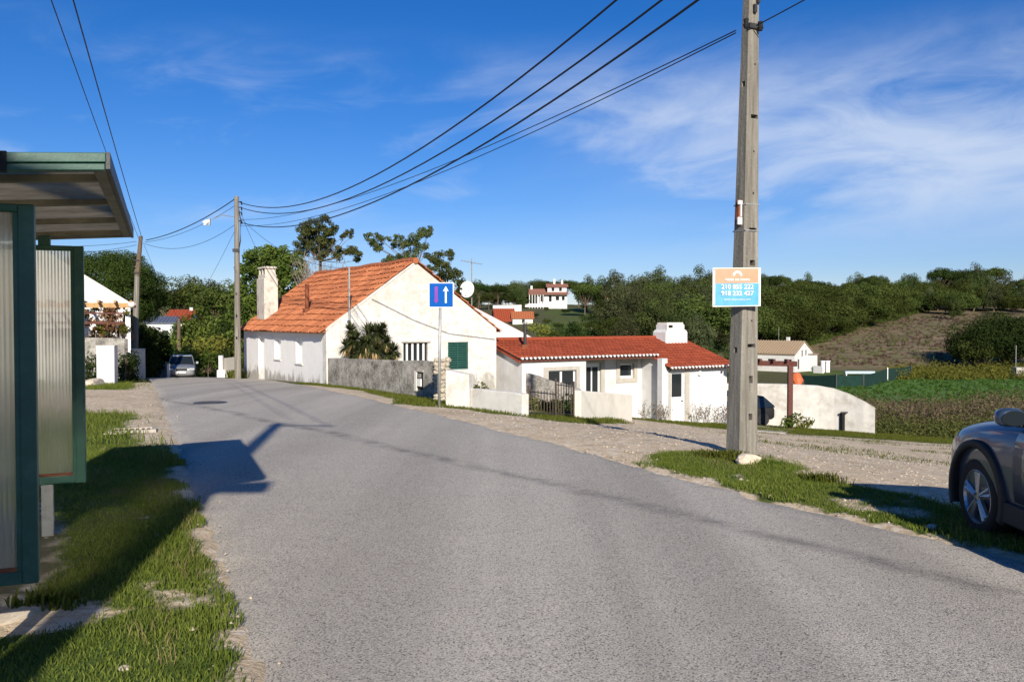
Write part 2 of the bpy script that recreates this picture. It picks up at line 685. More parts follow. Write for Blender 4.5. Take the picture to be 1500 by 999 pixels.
# mossy grey boundary wall
t = NT('mossy_render')
c = t.coord('Object')
n1 = t.noise(c, 2.2, 9, 0.72)
n2 = t.noise(c, 14, 5, 0.7)
base = t.mix(t.rng(n1, 0.35, 0.65), (0.10, 0.095, 0.08), (0.46, 0.43, 0.38))
base = t.mix(t.rng(n2, 0.54, 0.68, 0, 0.7), base, (0.62, 0.59, 0.54))
base = t.mix(t.rng(n2, 0.30, 0.42, 0.7, 0.0), base, (0.07, 0.07, 0.06))
t.bsdf(base, 0.95, 0, t.bump(n2, 0.6, 0.03), 0.1)
M['mossy'] = t.m
M['stained_white'] = plain('stained_whitewash', (0.66, 0.635, 0.585), 0.9, var=0.1, scale=4, bump=0.4, spec=0.1, stain=(0.40, 0.36, 0.29), stain_amt=0.8, stain_scale=1.8)
M['weathered_white'] = plain('weathered_white_render', (0.57, 0.55, 0.51), 0.92, var=0.16, scale=2.2, bump=0.4, spec=0.1, stain=(0.33, 0.30, 0.25), stain_amt=0.75, stain_scale=0.9)
M['chimney_render'] = plain('stained_chimney_render', (0.58, 0.53, 0.46), 0.92, var=0.15, scale=4, bump=0.4, spec=0.1, stain=(0.27, 0.22, 0.17), stain_amt=0.8, stain_scale=2.2)
M['cream'] = plain('cream_render', (0.70, 0.66, 0.58), 0.9, var=0.07, scale=3, bump=0.3, spec=0.1, stain=(0.52, 0.48, 0.40), stain_amt=0.5)
M['grey_stone'] = plain('grey_surround', (0.43, 0.40, 0.35), 0.85, var=0.12, scale=5)
M['rubble'] = plain('rubble_stone', (0.42, 0.37, 0.29), 0.95, var=0.35, scale=5, bump=0.5)
M['limestone'] = plain('limestone', (0.62, 0.53, 0.41), 0.95, var=0.18, scale=8, bump=0.6)
M['pebble'] = plain('pebble_stone', (0.42, 0.36, 0.28), 0.9, var=0.45, scale=9)
M['concrete'] = plain('concrete', (0.40, 0.37, 0.32), 0.9, var=0.12, scale=5, bump=0.35, stain=(0.24, 0.215, 0.18), stain_amt=0.6, stain_scale=3)
# weathered pole concrete with vertical streaks
t = NT('pole_concrete')
c = t.coord('Object')
s1 = t.noise(t.coord('Object', (9, 9, 0.5)), 1.6, 6, 0.65)
s2 = t.noise(c, 26, 5, 0.7)
base = t.mix(t.rng(s1, 0.32, 0.68), (0.115, 0.105, 0.088), (0.29, 0.27, 0.23))
base = t.mix(t.rng(s2, 0.56, 0.72, 0, 0.6), base, (0.15, 0.14, 0.115))
base = t.mix(t.rng(s2, 0.26, 0.40, 0.5, 0), base, (0.50, 0.47, 0.41))
t.bsdf(base, 0.92, 0, t.bump(s2, 0.6, 0.012), 0.12)
M['pole'] = t.m
M['drive'] = plain('drive_concrete', (0.42, 0.39, 0.35), 0.9, var=0.1, scale=3)


def tile_mat(name, lo, hi, dark, light):
    q = NT(name)
    a_ = q.attr('tint')
    cc = q.coord('Object')
    nn = q.noise(cc, 2.0, 8, 0.7)
    nf = q.noise(cc, 18, 4, 0.6)
    b_ = q.mix(a_.outputs['Fac'], lo, hi)
    b_ = q.mix(q.rng(nn, 0.55, 0.72, 0, 0.55), b_, dark)
    b_ = q.mix(q.rng(nf, 0.60, 0.75, 0, 0.45), b_, light)
    q.bsdf(b_, 0.85, 0, q.bump(nf, 0.3, 0.01), 0.2)
    return q.m


M['tile_orange'] = tile_mat('orange_tile', (0.36, 0.12, 0.052), (0.56, 0.205, 0.09), (0.30, 0.125, 0.065), (0.66, 0.33, 0.18))
M['tile_red'] = tile_mat('red_tile', (0.27, 0.056, 0.026), (0.37, 0.08, 0.037), (0.22, 0.052, 0.028), (0.40, 0.11, 0.058))
M['tile_dusty'] = tile_mat('dusty_pink_tile', (0.26, 0.12, 0.085), (0.36, 0.18, 0.13), (0.20, 0.10, 0.07), (0.40, 0.24, 0.18))
M['tile_brown'] = tile_mat('brown_tile', (0.30, 0.225, 0.15), (0.46, 0.36, 0.255), (0.22, 0.17, 0.115), (0.55, 0.45, 0.33))
M['green_paint'] = plain('dark_green_paint', (0.016, 0.078, 0.056), 0.45, var=0.2, scale=9, bump=0.08, spec=0.45, stain=(0.05, 0.10, 0.085), stain_amt=0.5, stain_scale=9)
M['shelter_metal'] = plain('dirty_roof_metal', (0.17, 0.16, 0.125), 0.6, var=0.3, scale=9)
M['rust'] = plain('rust', (0.20, 0.065, 0.03), 0.9, var=0.35, scale=12, bump=0.4)
M['dark_brown'] = plain('dark_brown_iron', (0.055, 0.036, 0.026), 0.7, var=0.3, scale=12)
M['galv'] = plain('galvanised_steel', (0.36, 0.36, 0.35), 0.5, metal=0.5, var=0.15, scale=14, bump=0.05)
M['dark_steel'] = plain('dark_steel', (0.05, 0.05, 0.052), 0.5, metal=0.3, var=0.3, scale=12)
M['black'] = plain('black_rubber', (0.012, 0.012, 0.013), 0.75, var=0.25, scale=15, bump=0.1)
M['cable'] = plain('black_cable', (0.012, 0.012, 0.014), 0.6, var=0.1, bump=0)
M['white_paint'] = plain('white_paint', (0.80, 0.80, 0.78), 0.5, var=0.04, bump=0.03)
M['white_plastic'] = plain('white_plastic', (0.75, 0.75, 0.73), 0.4, var=0.04, bump=0)
M['brown_wood'] = plain('red_brown_wood', (0.105, 0.036, 0.025), 0.7, var=0.3, scale=10)
M['pale_wood'] = plain('pale_timber', (0.45, 0.27, 0.12), 0.75, var=0.25, scale=8)
M['shutter_green'] = plain('green_shutter_paint', (0.02, 0.075, 0.06), 0.55, var=0.15, scale=8, bump=0.05)
M['sign_blue'] = plain('sign_blue', (0.002, 0.085, 0.36), 0.65, var=0.03, bump=0, spec=0.1)
M['sign_red'] = plain('sign_red_faded', (0.22, 0.03, 0.30), 0.45, var=0.1, bump=0)
M['salmon'] = plain('faded_salmon_print', (0.66, 0.29, 0.18), 0.5, var=0.08, scale=12, bump=0)
M['cyan'] = plain('faded_cyan_print', (0.095, 0.36, 0.60), 0.5, var=0.12, scale=9, bump=0)
M['orange'] = plain('orange_plastic', (0.6, 0.14, 0.05), 0.5, var=0.1)
M['bark'] = plain('bark', (0.13, 0.095, 0.065), 0.95, var=0.35, scale=9, bump=0.6)
M['twig'] = plain('dry_twig', (0.26, 0.22, 0.185), 0.95, var=0.3, scale=9, bump=0.2)
M['mesh_green'] = plain('green_shade_netting', (0.007, 0.032, 0.025), 0.9, var=0.25, scale=2)
t = NT('window_glass')
t.bsdf((0.015, 0.02, 0.024), 0.06, 0, None, 0.6)
M['glass'] = t.m
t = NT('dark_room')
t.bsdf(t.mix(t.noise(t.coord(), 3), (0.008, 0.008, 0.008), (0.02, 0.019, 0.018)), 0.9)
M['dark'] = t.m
# car paint
t = NT('blue_grey_car_paint')
fl = t.noise(t.coord(), 400, 2, 0.5)
b = t.bsdf(t.mix(t.rng(fl, 0.4, 0.6), (0.026, 0.046, 0.088), (0.038, 0.064, 0.115)), 0.38, 0.25, None, 0.5)
b.inputs['Coat Weight'].default_value = 0.6
b.inputs['Coat Roughness'].default_value = 0.06
M['car_paint'] = t.m
M['car_silver'] = plain('silver_car_paint', (0.36, 0.38, 0.40), 0.35, metal=0.6, var=0.05, bump=0)
M['cladding'] = plain('grey_black_plastic', (0.022, 0.022, 0.024), 0.65, var=0.15, scale=20, bump=0.1)
M['alloy'] = plain('alloy_wheel', (0.42, 0.43, 0.44), 0.35, metal=0.85, var=0.1, bump=0)
M['lamp_glass'] = plain('headlamp_glass', (0.55, 0.57, 0.6), 0.12, metal=0.3, var=0.1, bump=0)
# ribbed translucent plastic sheet
t = NT('ribbed_plastic')
c = t.coord('Object')
dn = t.noise(t.coord('Object', (3, 3, 0.6)), 2.0, 7, 0.7)
cl_ = t.mix(t.rng(dn, 0.3, 0.75), (0.64, 0.61, 0.52), (0.42, 0.39, 0.30))
d = t.node('ShaderNodeBsdfDiffuse')
tr = t.node('ShaderNodeBsdfTranslucent')
tp = t.node('ShaderNodeBsdfTransparent')
t.set(d.inputs[0], cl_)
t.set(tr.inputs[0], cl_)
t.set(tp.inputs[0], (0.75, 0.78, 0.72))
m1 = t.node('ShaderNodeMixShader')
m1.inputs[0].default_value = 0.6
t.t.links.new(d.outputs[0], m1.inputs[1])
t.t.links.new(tr.outputs[0], m1.inputs[2])
rfr = t.node('ShaderNodeBsdfRefraction')
rfr.inputs['IOR'].default_value = 1.12
rfr.inputs['Roughness'].default_value = 0.42
t.set(rfr.inputs[0], (0.95, 0.91, 0.80))
mr_ = t.node('ShaderNodeMixShader')
mr_.inputs[0].default_value = 0.45
t.t.links.new(m1.outputs[0], mr_.inputs[1])
t.t.links.new(rfr.outputs[0], mr_.inputs[2])
m2 = t.node('ShaderNodeMixShader')
m2.inputs[0].default_value = 0.12
t.t.links.new(mr_.outputs[0], m2.inputs[1])
t.t.links.new(tp.outputs[0], m2.inputs[2])
gl = t.node('ShaderNodeBsdfGlossy')
gl.inputs['Roughness'].default_value = 0.35
m3 = t.node('ShaderNodeMixShader')
m3.inputs[0].default_value = 0.05
t.t.links.new(m2.outputs[0], m3.inputs[1])
t.t.links.new(gl.outputs[0], m3.inputs[2])
t.t.links.new(m3.outputs[0], t.out.inputs[0])
M['ribbed'] = t.m
# roof sheet: dirty, darker
t = NT('dirty_roof_sheet')
c = t.coord('Object')
dn = t.noise(t.coord('Object', (1, 2.5, 1)), 2.2, 7, 0.7)
cl_ = t.mix(t.rng(dn, 0.3, 0.7), (0.52, 0.43, 0.28), (0.22, 0.18, 0.11))
d = t.node('ShaderNodeBsdfDiffuse')
tr = t.node('ShaderNodeBsdfTranslucent')
t.set(d.inputs[0], cl_)
t.set(tr.inputs[0], cl_)
m1 = t.node('ShaderNodeMixShader')
m1.inputs[0].default_value = 0.62
t.t.links.new(d.outputs[0], m1.inputs[1])
t.t.links.new(tr.outputs[0], m1.inputs[2])
t.t.links.new(m1.outputs[0], t.out.inputs[0])
M['roof_sheet'] = t.m

M['leaf_pine'] = leaf_mat('pine_needles', (0.020, 0.040, 0.014), (0.105, 0.132, 0.040), 0.3)
M['leaf_pine_near'] = leaf_mat('near_pine_needles', (0.035, 0.050, 0.016), (0.125, 0.14, 0.048), 0.3)
M['leaf_pine_grey'] = leaf_mat('grey_pine_needles', (0.026, 0.042, 0.018), (0.125, 0.140, 0.062), 0.3)
M['leaf_stone'] = leaf_mat('stone_pine_needles', (0.018, 0.033, 0.008), (0.102, 0.126, 0.032), 0.3)
M['leaf_dark_pine'] = leaf_mat('dark_stone_pine_needles', (0.018, 0.030, 0.008), (0.058, 0.080, 0.018), 0.2)
M['leaf_dark'] = leaf_mat('dark_leaves', (0.015, 0.030, 0.010), (0.055, 0.085, 0.022), 0.3)
M['leaf_green'] = leaf_mat('green_leaves', (0.035, 0.060, 0.012), (0.13, 0.17, 0.035), 0.35)
M['leaf_yellow'] = leaf_mat('yellow_green_leaves', (0.07, 0.085, 0.015), (0.22, 0.22, 0.045), 0.35)
M['leaf_yucca'] = leaf_mat('yucca_leaves', (0.03, 0.055, 0.018), (0.15, 0.185, 0.075), 0.25)
M['leaf_dry'] = leaf_mat('dry_leaves', (0.24, 0.15, 0.07), (0.50, 0.36, 0.19), 0.25)
M['scrub_dry'] = leaf_mat('dry_scrub', (0.075, 0.056, 0.035), (0.27, 0.21, 0.13), 0.3)
M['scrub_green'] = leaf_mat('green_scrub', (0.042, 0.058, 0.018), (0.16, 0.18, 0.055), 0.3)
M['vine_dry'] = leaf_mat('dry_vine', (0.10, 0.045, 0.025), (0.28, 0.15, 0.08), 0.3)
M['heather'] = leaf_mat('heather_scrub', (0.07, 0.054, 0.038), (0.24, 0.165, 0.112), 0.25)
M['grass_blade'] = leaf_mat('grass_blades', (0.068, 0.108, 0.015), (0.23, 0.265, 0.055), 0.45)
M['grass_dry'] = leaf_mat('dry_grass_blades', (0.20, 0.16, 0.07), (0.42, 0.35, 0.17), 0.4)
M['crop'] = leaf_mat('crop_leaves', (0.045, 0.11, 0.022), (0.125, 0.24, 0.055), 0.4)


# ------------------------------------------------------------------ land, road
def dist_poly(x, y, pts):
    best = np.full(np.shape(x), 1e9)
    for (ax, ay), (bx_, by_) in zip(pts[:-1], pts[1:]):
        dx_, dy_ = bx_ - ax, by_ - ay
        tt = np.clip(((x - ax) * dx_ + (y - ay) * dy_) / (dx_ * dx_ + dy_ * dy_), 0, 1)
        best = np.minimum(best, np.hypot(x - ax - tt * dx_, y - ay - tt * dy_))
    return best


# old house frame: local x along its gable, local y along the road wall
HA = R(32)
HX, HY = Vector((math.cos(HA), math.sin(HA), 0)), Vector((-math.sin(HA), math.cos(HA), 0))
H0 = Vector((-6.75, 31.0, 0.0))


def house_pt(x, y, z=0.0):
    return H0 + HX * x + HY * y + Vector((0, 0, z))


gate_a = ground_at(770, 611)
pier_a = ground_at(656, 596)
pier_b = ground_at(690, 600)
cream_a = ground_at(845, 613)
cream_b = ground_at(921, 617)
WALL_LINE = [(-6.75, 31), (-3.3, 26.4), (pier_a.x, pier_a.y), (pier_b.x, pier_b.y), (gate_a.x, gate_a.y), (cream_a.x, cream_a.y)]
hp = [house_pt(10.4, -2.0), house_pt(14.4, -2.6), house_pt(18.4, -2.6)]
HOUSE_LINE = [(cream_a.x, cream_a.y)] + [(q.x, q.y) for q in hp]


def covers(x, y):
    """grass, gravel, heath, field amounts"""
    x, y = np.asarray(x, float), np.asarray(y, float)
    u = (x - x_right(y)) * 0.913
    v = (x_left(y) - x) * 0.915
    n = fbm(x, y, 1.6, 3) - 0.5
    n2 = fbm(x, y, 0.5, 9) - 0.5
    dw = dist_poly(x, y, WALL_LINE)
    dh = dist_poly(x, y, HOUSE_LINE)
    # right verge beside the road
    gr = (1 - .75 * sstep(fbm(x, y, 1.1, 88), .52, .66)) * sstep(u + n2 * .5, -0.12, 0.10) * (1 - sstep(u + n * .9, 1.25, 1.75)) * (1 - sstep(y + n * 1.6, 9.3, 10.3))
    gr = np.maximum(gr, (1 - sstep(dw + n * .8, 0.95, 1.5)) * sstep(y, 16, 18))
    gr = np.maximum(gr, 0.95 * (1 - sstep(dh + n * .8, 0.7, 1.3)))
    gr = np.maximum(gr, (1 - sstep(np.hypot(x - 2.6, y - 9.9) + n, 0.7, 1.2)))
    streak = fbm(x * .6 + y * .2, y * 2.2, 1.6, 31)
    gr = np.maximum(gr, 0.42 * sstep(streak, 0.56, 0.70) * sstep(u, 2, 6) * sstep(x, 4, 6))
    lot = sstep(u, -1.0, -0.8) * (1 - sstep(y + n * 1.2 - 0.10 * x, 29.0, 31.0)) * (y > -40) * (u < 40)
    far_strip = (u > 0) * sstep(y + n * 1.2 - 0.10 * x, 29.5, 31.5) * (1 - sstep(y, 38, 44)) * sstep(x, 4, 8)
    gr = np.maximum(gr, far_strip)
    # left verge
    grl = sstep(v + n2 * .5, -0.16, 0.06)
    pad = (1 - sstep(v + n * .9, .80, 1.05)) # grass nearest the road
    shel = sstep(y + n * .6, 4.4, 4.9) * (1 - sstep(y + n, 7.0, 8.0))
    grl = np.where(v > -.4, grl * (1 - shel * (1 - pad)), 0)
    patch = sstep(y + n * 1.6, 16.0, 17.5) * (1 - sstep(y + n * 1.6, 24.0, 25.5)) * (1 - sstep(v, 5.5, 7))
    edge_g = (1 - sstep(v + n * .8, 0.35, 0.8)) * sstep(y, 9.5, 12.5)
    grl = grl * (1 - patch) * (1 - 0.85 * edge_g)
    worn = sstep(fbm(x, y, .8, 77), 0.58, 0.70) * (1 - sstep(v, 0.15, 0.7)) * 0.8
    grl = grl * (1 - worn)
    stones = 1 - sstep(np.hypot((x + 2.95) / 0.72, (y - 4.6) / 0.36) + n * .8, 0.7, 1.1)
    grl = grl * (1 - stones)
    gr = np.maximum(gr * (u > -.4), grl)
    gv = np.where(u > -1, lot, 0)
    gv = np.maximum(gv, np.where((v > -1) & (v < 9) & (y < 32), 1.0, 0))
    a = x / np.maximum(y, 1)
    heath = sstep(y, 100, 116) * sstep(a, 0.30, 0.36) * (1 - sstep(y, 220, 240))
    heath = np.maximum(heath, (v > 0) * shel * (1 - pad))
    gv = np.where((v > 0) & (shel * (1 - pad) > .5) & (stones < .4), 0.30, gv)
    fld = sstep(y, 52, 56) * (1 - sstep(y, 92, 97)) * sstep(a, 0.36, 0.385) * (1 - sstep(a, 0.66, 0.70))
    lawn = sstep(y, 96, 100) * (1 - sstep(y, 105, 108)) * sstep(a, 0.33, 0.35) * (1 - sstep(a, 0.48, 0.5))
    clear = sstep(y, 95, 110) * (1 - sstep(y, 215, 225)) * sstep(a, 0.02, 0.05) * (1 - sstep(a, 0.10, 0.13)) * (0.5 + 0.5 * sstep(fbm(x, y, 14, 66), .4, .6))
    gr = np.maximum(gr, np.maximum(lawn, clear))
    left_far = (v > 6) * (y > 20) * 0.6
    gr = np.maximum(gr, left_far)
    return gr, gv, heath, fld


def graded(lo, hi, f0, f1, fine, grow):
    vals = list(np.arange(f0, f1 + 1e-6, fine))
    st, q = fine, f1
    while q < hi:
        st *= grow
        q += st
        vals.append(q)
    st, q = fine, f0
    while q > lo:
        st *= grow
        q -= st
        vals.insert(0, q)
    return np.array(vals)


gx = graded(-2600, 2600, -11, 13, 0.2, 1.07)
gy = graded(-1500, 3500, -3, 33, 0.2, 1.045)
GX, GY = np.meshgrid(gx, gy)
GZ = height(GX, GY)
inside = np.minimum((GX - x_left(GY)) * .915, (x_right(GY) - GX) * .913)
bed = sstep(inside, 0.10, 0.32) * (GY < 100)
outs = sstep(-inside, 0.0, 0.6)
near_w = np.exp(-np.maximum(0, np.hypot(GX, GY) - 20) / 25)
GZ = GZ - 0.09 * bed + (1 - bed) * (fbm(GX, GY, .9, 21) - 0.5) * 0.07 * near_w * (.35 + .65 * outs) + (1 - bed) * (.006 + .012 * outs)
GZ += (fbm(GX, GY, 12, 4) - .5) * 1.0 * sstep(GY, 105, 160)
ny, nx = GX.shape
verts = np.stack([GX, GY, GZ], -1).reshape(-1, 3)
idx = np.arange(ny * nx).reshape(ny, nx)
faces = np.stack([idx[:-1, :-1], idx[:-1, 1:], idx[1:, 1:], idx[1:, :-1]], -1).reshape(-1, 4)
gme = mesh_np('ground', verts, faces, M['ground'], smooth=True)
cg = covers(GX.ravel(), GY.ravel())
ca = gme.attributes.new('cover', 'FLOAT_COLOR', 'POINT')
ca.data.foreach_set('color', np.stack(cg, -1).astype(np.float32).ravel())
structure(finish_o := bpy.data.objects.new('ground', gme))
finish(finish_o)

ry = np.concatenate([np.arange(-12, 40, 0.12), np.arange(40, 97, 0.6)])
nc = 26
tt = np.linspace(0, 1, nc)
RL = x_left(ry) + (fbm(ry * 0, ry, 0.7, 51) - .5) * 0.22 + (vnoise(ry * 0, ry, .17, 52) - .5) * .10
RR = x_right(ry) + (fbm(ry * 0 + 9, ry, 0.7, 53) - .5) * 0.26 + (vnoise(ry * 0, ry, .17, 54) - .5) * .10
RX = RL[:, None] * (1 - tt) + RR[:, None] * tt
RY = np.repeat(ry[:, None], nc, 1)
RZ = h_road(RY) + 0.006 + 0.03 * (1 - (2 * tt - 1) ** 2) - 0.08 * ((tt < .001) | (tt > .999))
rv = np.stack([RX, RY, RZ], -1).reshape(-1, 3)
ri = np.arange(len(ry) * nc).reshape(len(ry), nc)
rf = np.stack([ri[:-1, :-1], ri[:-1, 1:], ri[1:, 1:], ri[1:, :-1]], -1).reshape(-1, 4)
structure(finish(bpy.data.objects.new('road', mesh_np('road', rv, rf, M['asphalt'], smooth=True))))


def road_z(x, y):
    w = (x - float(x_left(y))) / (float(x_right(y)) - float(x_left(y)))
    return float(h_road(y)) + 0.006 + 0.03 * (1 - (2 * w - 1) ** 2)


# ------------------------------------------------------------------ roof tiles
def vgate(x, y):
    return float(sstep(fbm(np.array([x]), np.array([y]), 2.5, 5), .42, .60)[0])


def tile_mesh(name, O, U, V, nu, nv_, w, l, mat, parent, r=None, wave=0.02, jit=0.012, seg=5, dark=0.08, lift0=.055):
    """barrel tiles laid in nu columns along U and nv rows up V, joined (too small to pick apart)"""
    O, U, V = Vector(O), Vector(U).normalized(), Vector(V).normalized()
    N = U.cross(V).normalized()
    if N.z < 0:
        N = -N
    r = r or w * 0.46
    vs, fs, ti = [], [], []
    rnd = random.Random(len(name) * 31 + nu)
    for j in range(nv_):
        rowd = rnd.choice((0, 0, 0, .15, .28)) if dark > .05 else 0
        for i in range(nu):
            sag = wave * math.sin(i * .37 + j * .21) + wave * .6 * math.sin(i * .11 - j * .5)
            cx = (i + .5) * w + rnd.uniform(-jit, jit)
            y0 = j * l + rnd.uniform(-jit, jit) * 1.6
            tv = rnd.random() ** 1.2
            if rnd.random() < dark + rowd * vgate(i * w, j * l):
                tv = -0.12
            b = len(vs)
            for e, (yy, rr, lift) in enumerate(((y0 - .03, r, lift0), (y0 + l, r * .86, .015))):
                for k in range(seg + 1):
                    a_ = math.pi * k / seg
                    p = O + U * (cx - rr * math.cos(a_)) + V * yy + N * (rr * .62 * math.sin(a_) + lift + sag)
                    vs.append(p)
                    ti.append(tv)
            for k in range(seg):
                fs.append((b + k, b + k + 1, b + seg + 2 + k, b + seg + 1 + k))
            # the visible butt end
            b2 = len(vs)
            q = O + U * cx + V * (y0 - .03) + N * (.02 + sag)
            vs.append(q)
            ti.append(tv - .5)
    # sheet of channels under the barrels
    b = len(vs)
    for cu, cvv in ((0, 0), (nu * w, 0), (nu * w, nv_ * l), (0, nv_ * l)):
        vs.append(O + U * cu + V * cvv + N * .012)
        ti.append(-.2)
    fs.append((b, b + 1, b + 2, b + 3))
    me = mesh_np(name, np.array([tuple(q) for q in vs]), np.array(fs), mat, np.array(ti))
    o = finish(bpy.data.objects.new(name, me), parent)
    o['kind'] = 'stuff'
    return o


def rect(x0, x1, y0, y1):
    return [(x0, y0), (x1, y0), (x1, y1), (x0, y1)]


EX, EY, EZ = Vector((1, 0, 0)), Vector((0, 1, 0)), Vector((0, 0, 1))

# ------------------------------------------------------------------ old white house with the orange roof
GZ0 = -1.3
oh = thing('old_house', 'old whitewashed cottage with weathered orange tiled roof and tall chimney', 'house', (H0.x, H0.y, 0), HA)
L_ = 11.35
EAVE, APX, APZ, RX1 = 1.30, 3.56, 3.86, 7.2
# gable wall with two window openings
w_bar = rect(3.06, 4.10, -0.10, 0.76)
w_shut = rect(4.98, 5.90, -0.33, 0.76)
mb = MB().wall([(0, GZ0 - 1.2), (RX1, GZ0 - 1.2), (RX1, 1.28), (APX, APZ), (0, EAVE)], [w_bar, w_shut], (0, 0, 0), EX, EZ, -EY, 0.4)
mb.build('gable_wall', M['old_wall'], oh)
mb = MB().wall([(-0.4, GZ0 - 1), (-L_, GZ0 - 1), (-L_, EAVE), (-0.4, EAVE)],
               [rect(-8.85, -7.9, -1.2, .93), rect(-6.38, -5.5, -0.02, .92), rect(-3.5, -2.68, -0.08, .94)],
               (0, 0, 0), -EY, EZ, -EX, 0.4)
mb.build('side_wall', M['damp_white'], oh)
MB().bx(0.4, RX1, L_ - .4, L_, GZ0 - 1, EAVE).bx(RX1 - .35, RX1 - .002, .4, L_ - .4, GZ0 - 1, 1.2).prism([(0.02, EAVE), (RX1, 1.28), (APX, APZ)], (0, L_ - .4, 0), EX, EZ, -EY, .39).build('rear_wall', M['old_wall'], oh)
MB().bx(.5, RX1 - .5, .5, L_ - .5, -1.6, 1.1).build('interior', M['dark'], oh)
# openings of the road wall: pale boarded shutters set back in the wall
for k, (a0, a1, z0, z1) in enumerate(((7.9, 8.85, -1.2, .93), (5.5, 6.38, -.02, .92), (2.68, 3.5, -.08, .94))):
    nm = 'door' if k == 0 else 'window_shutter'
    f_ = MB().bx(.17, .21, a0, a1, z0, z1).build(nm, M['white_paint'], oh)
    pl = MB()
    for q in range(4):
        yy = a0 + .05 + q * (a1 - a0 - .1) / 4
        pl.bx(.155, .17, yy + .008, yy + (a1 - a0 - .1) / 4 - .008, z0 + .04, z1 - .04)
    pl.build('board', M['white_paint'], f_)
    if k:
        MB().bx(-.05, .17, a0 - .04, a1 + .04, z0 - .05, z0 + .003).build('window_sill', M['stained_white'], oh)
# barred window
fr = MB().bx(3.06, 4.10, .10, .16, -.10, -.05).bx(3.06, 4.10, .10, .16, .71, .76).bx(3.06, 3.11, .10, .16, -.05, .71).bx(4.05, 4.10, .10, .16, -.05, .71).build('window_frame', M['dark_steel'], oh)
MB().bx(3.11, 4.05, .13, .14, -.05, .71).build('pane', M['glass'], fr)
for q in range(4):
    xx = 3.20 + q * .235
    MB().bx(xx, xx + .075, .06, .098, -.09, .75).build('window_bar', M['white_paint'], fr)
MB().bx(2.98, 4.20, -.05, .1, .762, .82).build('window_lintel', M['concrete'], oh)
# green louvred shutter
sh = MB().bx(4.98, 5.05, .04, .10, -.33, .76).bx(5.83, 5.90, .04, .10, -.33, .76).bx(5.05, 5.83, .04, .10, .69, .76).bx(5.05, 5.83, .04, .10, -.33, -.26).bx(5.415, 5.465, .04, .10, -.26, .69).build('green_shutter', M['shutter_green'], oh)
for q in range(10):
    zz = -.24 + q * .093
    for x0, x1 in ((5.052, 5.413), (5.467, 5.828)):
        s_ = MB().obox(((x0 + x1) / 2, .07, zz + .045), (x1 - x0, .012, .095), Matrix.Rotation(R(-38), 3, 'X')).build('slat', M['shutter_green'], sh)
MB().bx(4.93, 5.95, .105, .13, -.33, .76).build('shutter_back', M['dark'], sh)
# roof: two slopes of barrel tiles
sl = Vector((APX + .22, 0, APZ - EAVE + .16)).normalized()
tile_mesh('roof_tiles', (-.26, L_ + .12, EAVE - .17), (0, -1, 0), sl, 52, 12, .2215, .388, M['tile_orange'], oh, wave=.016, jit=.014)
sr = Vector((-(RX1 - APX) - .2, 0, APZ - 1.15 + .05)).normalized()
tile_mesh('roof_tiles', (RX1 + .2, -.06, 1.13), (0, 1, 0), sr, 52, 12, .2215, .388, M['tile_orange'], oh, wave=.02)
rb = MB()
for q in range(28):
    y0 = -.08 + q * .41
    zz = APZ + .05 + .02 * math.sin(q * .8)
    rb.tube([(APX, y0, zz), (APX, y0 + .44, zz + .025)], [.125, .105], 8)
rb.build('ridge_tiles', M['tile_orange'], oh)['kind'] = 'stuff'
eb = MB()
for q in range(46):
    eb.bx(-.20, -.02, q * .245 + .02, q * .245 + .13, EAVE - .125, EAVE - .06)
eb.build('eave_corbels', M['tile_orange'], oh)['kind'] = 'stuff'
# raked gable edge
MB().prism([(-.05, EAVE + .02), (APX, APZ + .03), (APX, APZ - .05), (-.02, EAVE - .06)], (0, -.035, 0), EX, EZ, -EY, .09).build('verge', M['stained_white'], oh)
# chimney
ch = plane_hit(395, 464, house_pt(0, 0, EAVE), (HX * -(APZ - EAVE) / APX + EZ).normalized())
rel = ch - Vector((H0.x, H0.y, 0))
cxl, cyl = rel.dot(HX), rel.dot(HY)
cxl, cyl = 0.62, 9.65
cb = MB().bx(cxl - .30, cxl + .34, cyl - .62, cyl + .62, 1.2, 3.55)
cm_ = cb.build('chimney', M['chimney_render'], oh, bevel=.03)
MB().bx(cxl - .24, cxl + .28, cyl - .56, cyl + .56, 3.55, 3.72).build('chimney_shoulder', M['chimney_render'], cm_)
for q in range(3):
    yy = cyl - .50 + q * .46
    MB().bx(cxl - .22, cxl + .26, yy, yy + .10, 3.72, 4.0).build('chimney_pillar', M['chimney_render'], cm_)
MB().bx(cxl - .26, cxl + .30, cyl - .58, cyl + .58, 4.0, 4.08).build('chimney_cap', M['chimney_render'], cm_)
MB().bx(cxl - .16, cxl + .20, cyl - .4, cyl + .45, 3.72, 3.9).build('chimney_flue', M['dark'], cm_)
# rusty flue pipe on the slope
fp = plane_hit(450, 456, house_pt(0, 0, EAVE + .1), (HX * -(APZ - EAVE) / APX + EZ).normalized()) - Vector((H0.x, H0.y, 0))
fx_, fy_ = fp.dot(HX), fp.dot(HY)
pp = MB().tube([(fx_, fy_, fp.z - .1), (fx_, fy_, fp.z + 1.12)], .085, 10).build('flue_pipe', M['rust'], oh, smooth=True)
MB().bx(fx_ - .14, fx_ + .16, fy_ - .14, fy_ + .14, fp.z - .08, fp.z + .1).build('flue_collar', M['rust'], pp)
# thin grey cable mast standing before the gable
mp = house_pt(.75, -.35)
mast = thing('cable_mast', 'thin grey steel mast before the near corner of the old cottage', 'pole', (mp.x, mp.y, 0))
MB().tube([(0, 0, hz(mp.x, mp.y) - .2), (0, 0, 3.55)], .035, 8).build('mast_tube', M['galv'], mast)
MB().bx(-.06, .06, -.09, -.035, 1.5, 1.62).build('cable_clip', M['dark_steel'], mast)

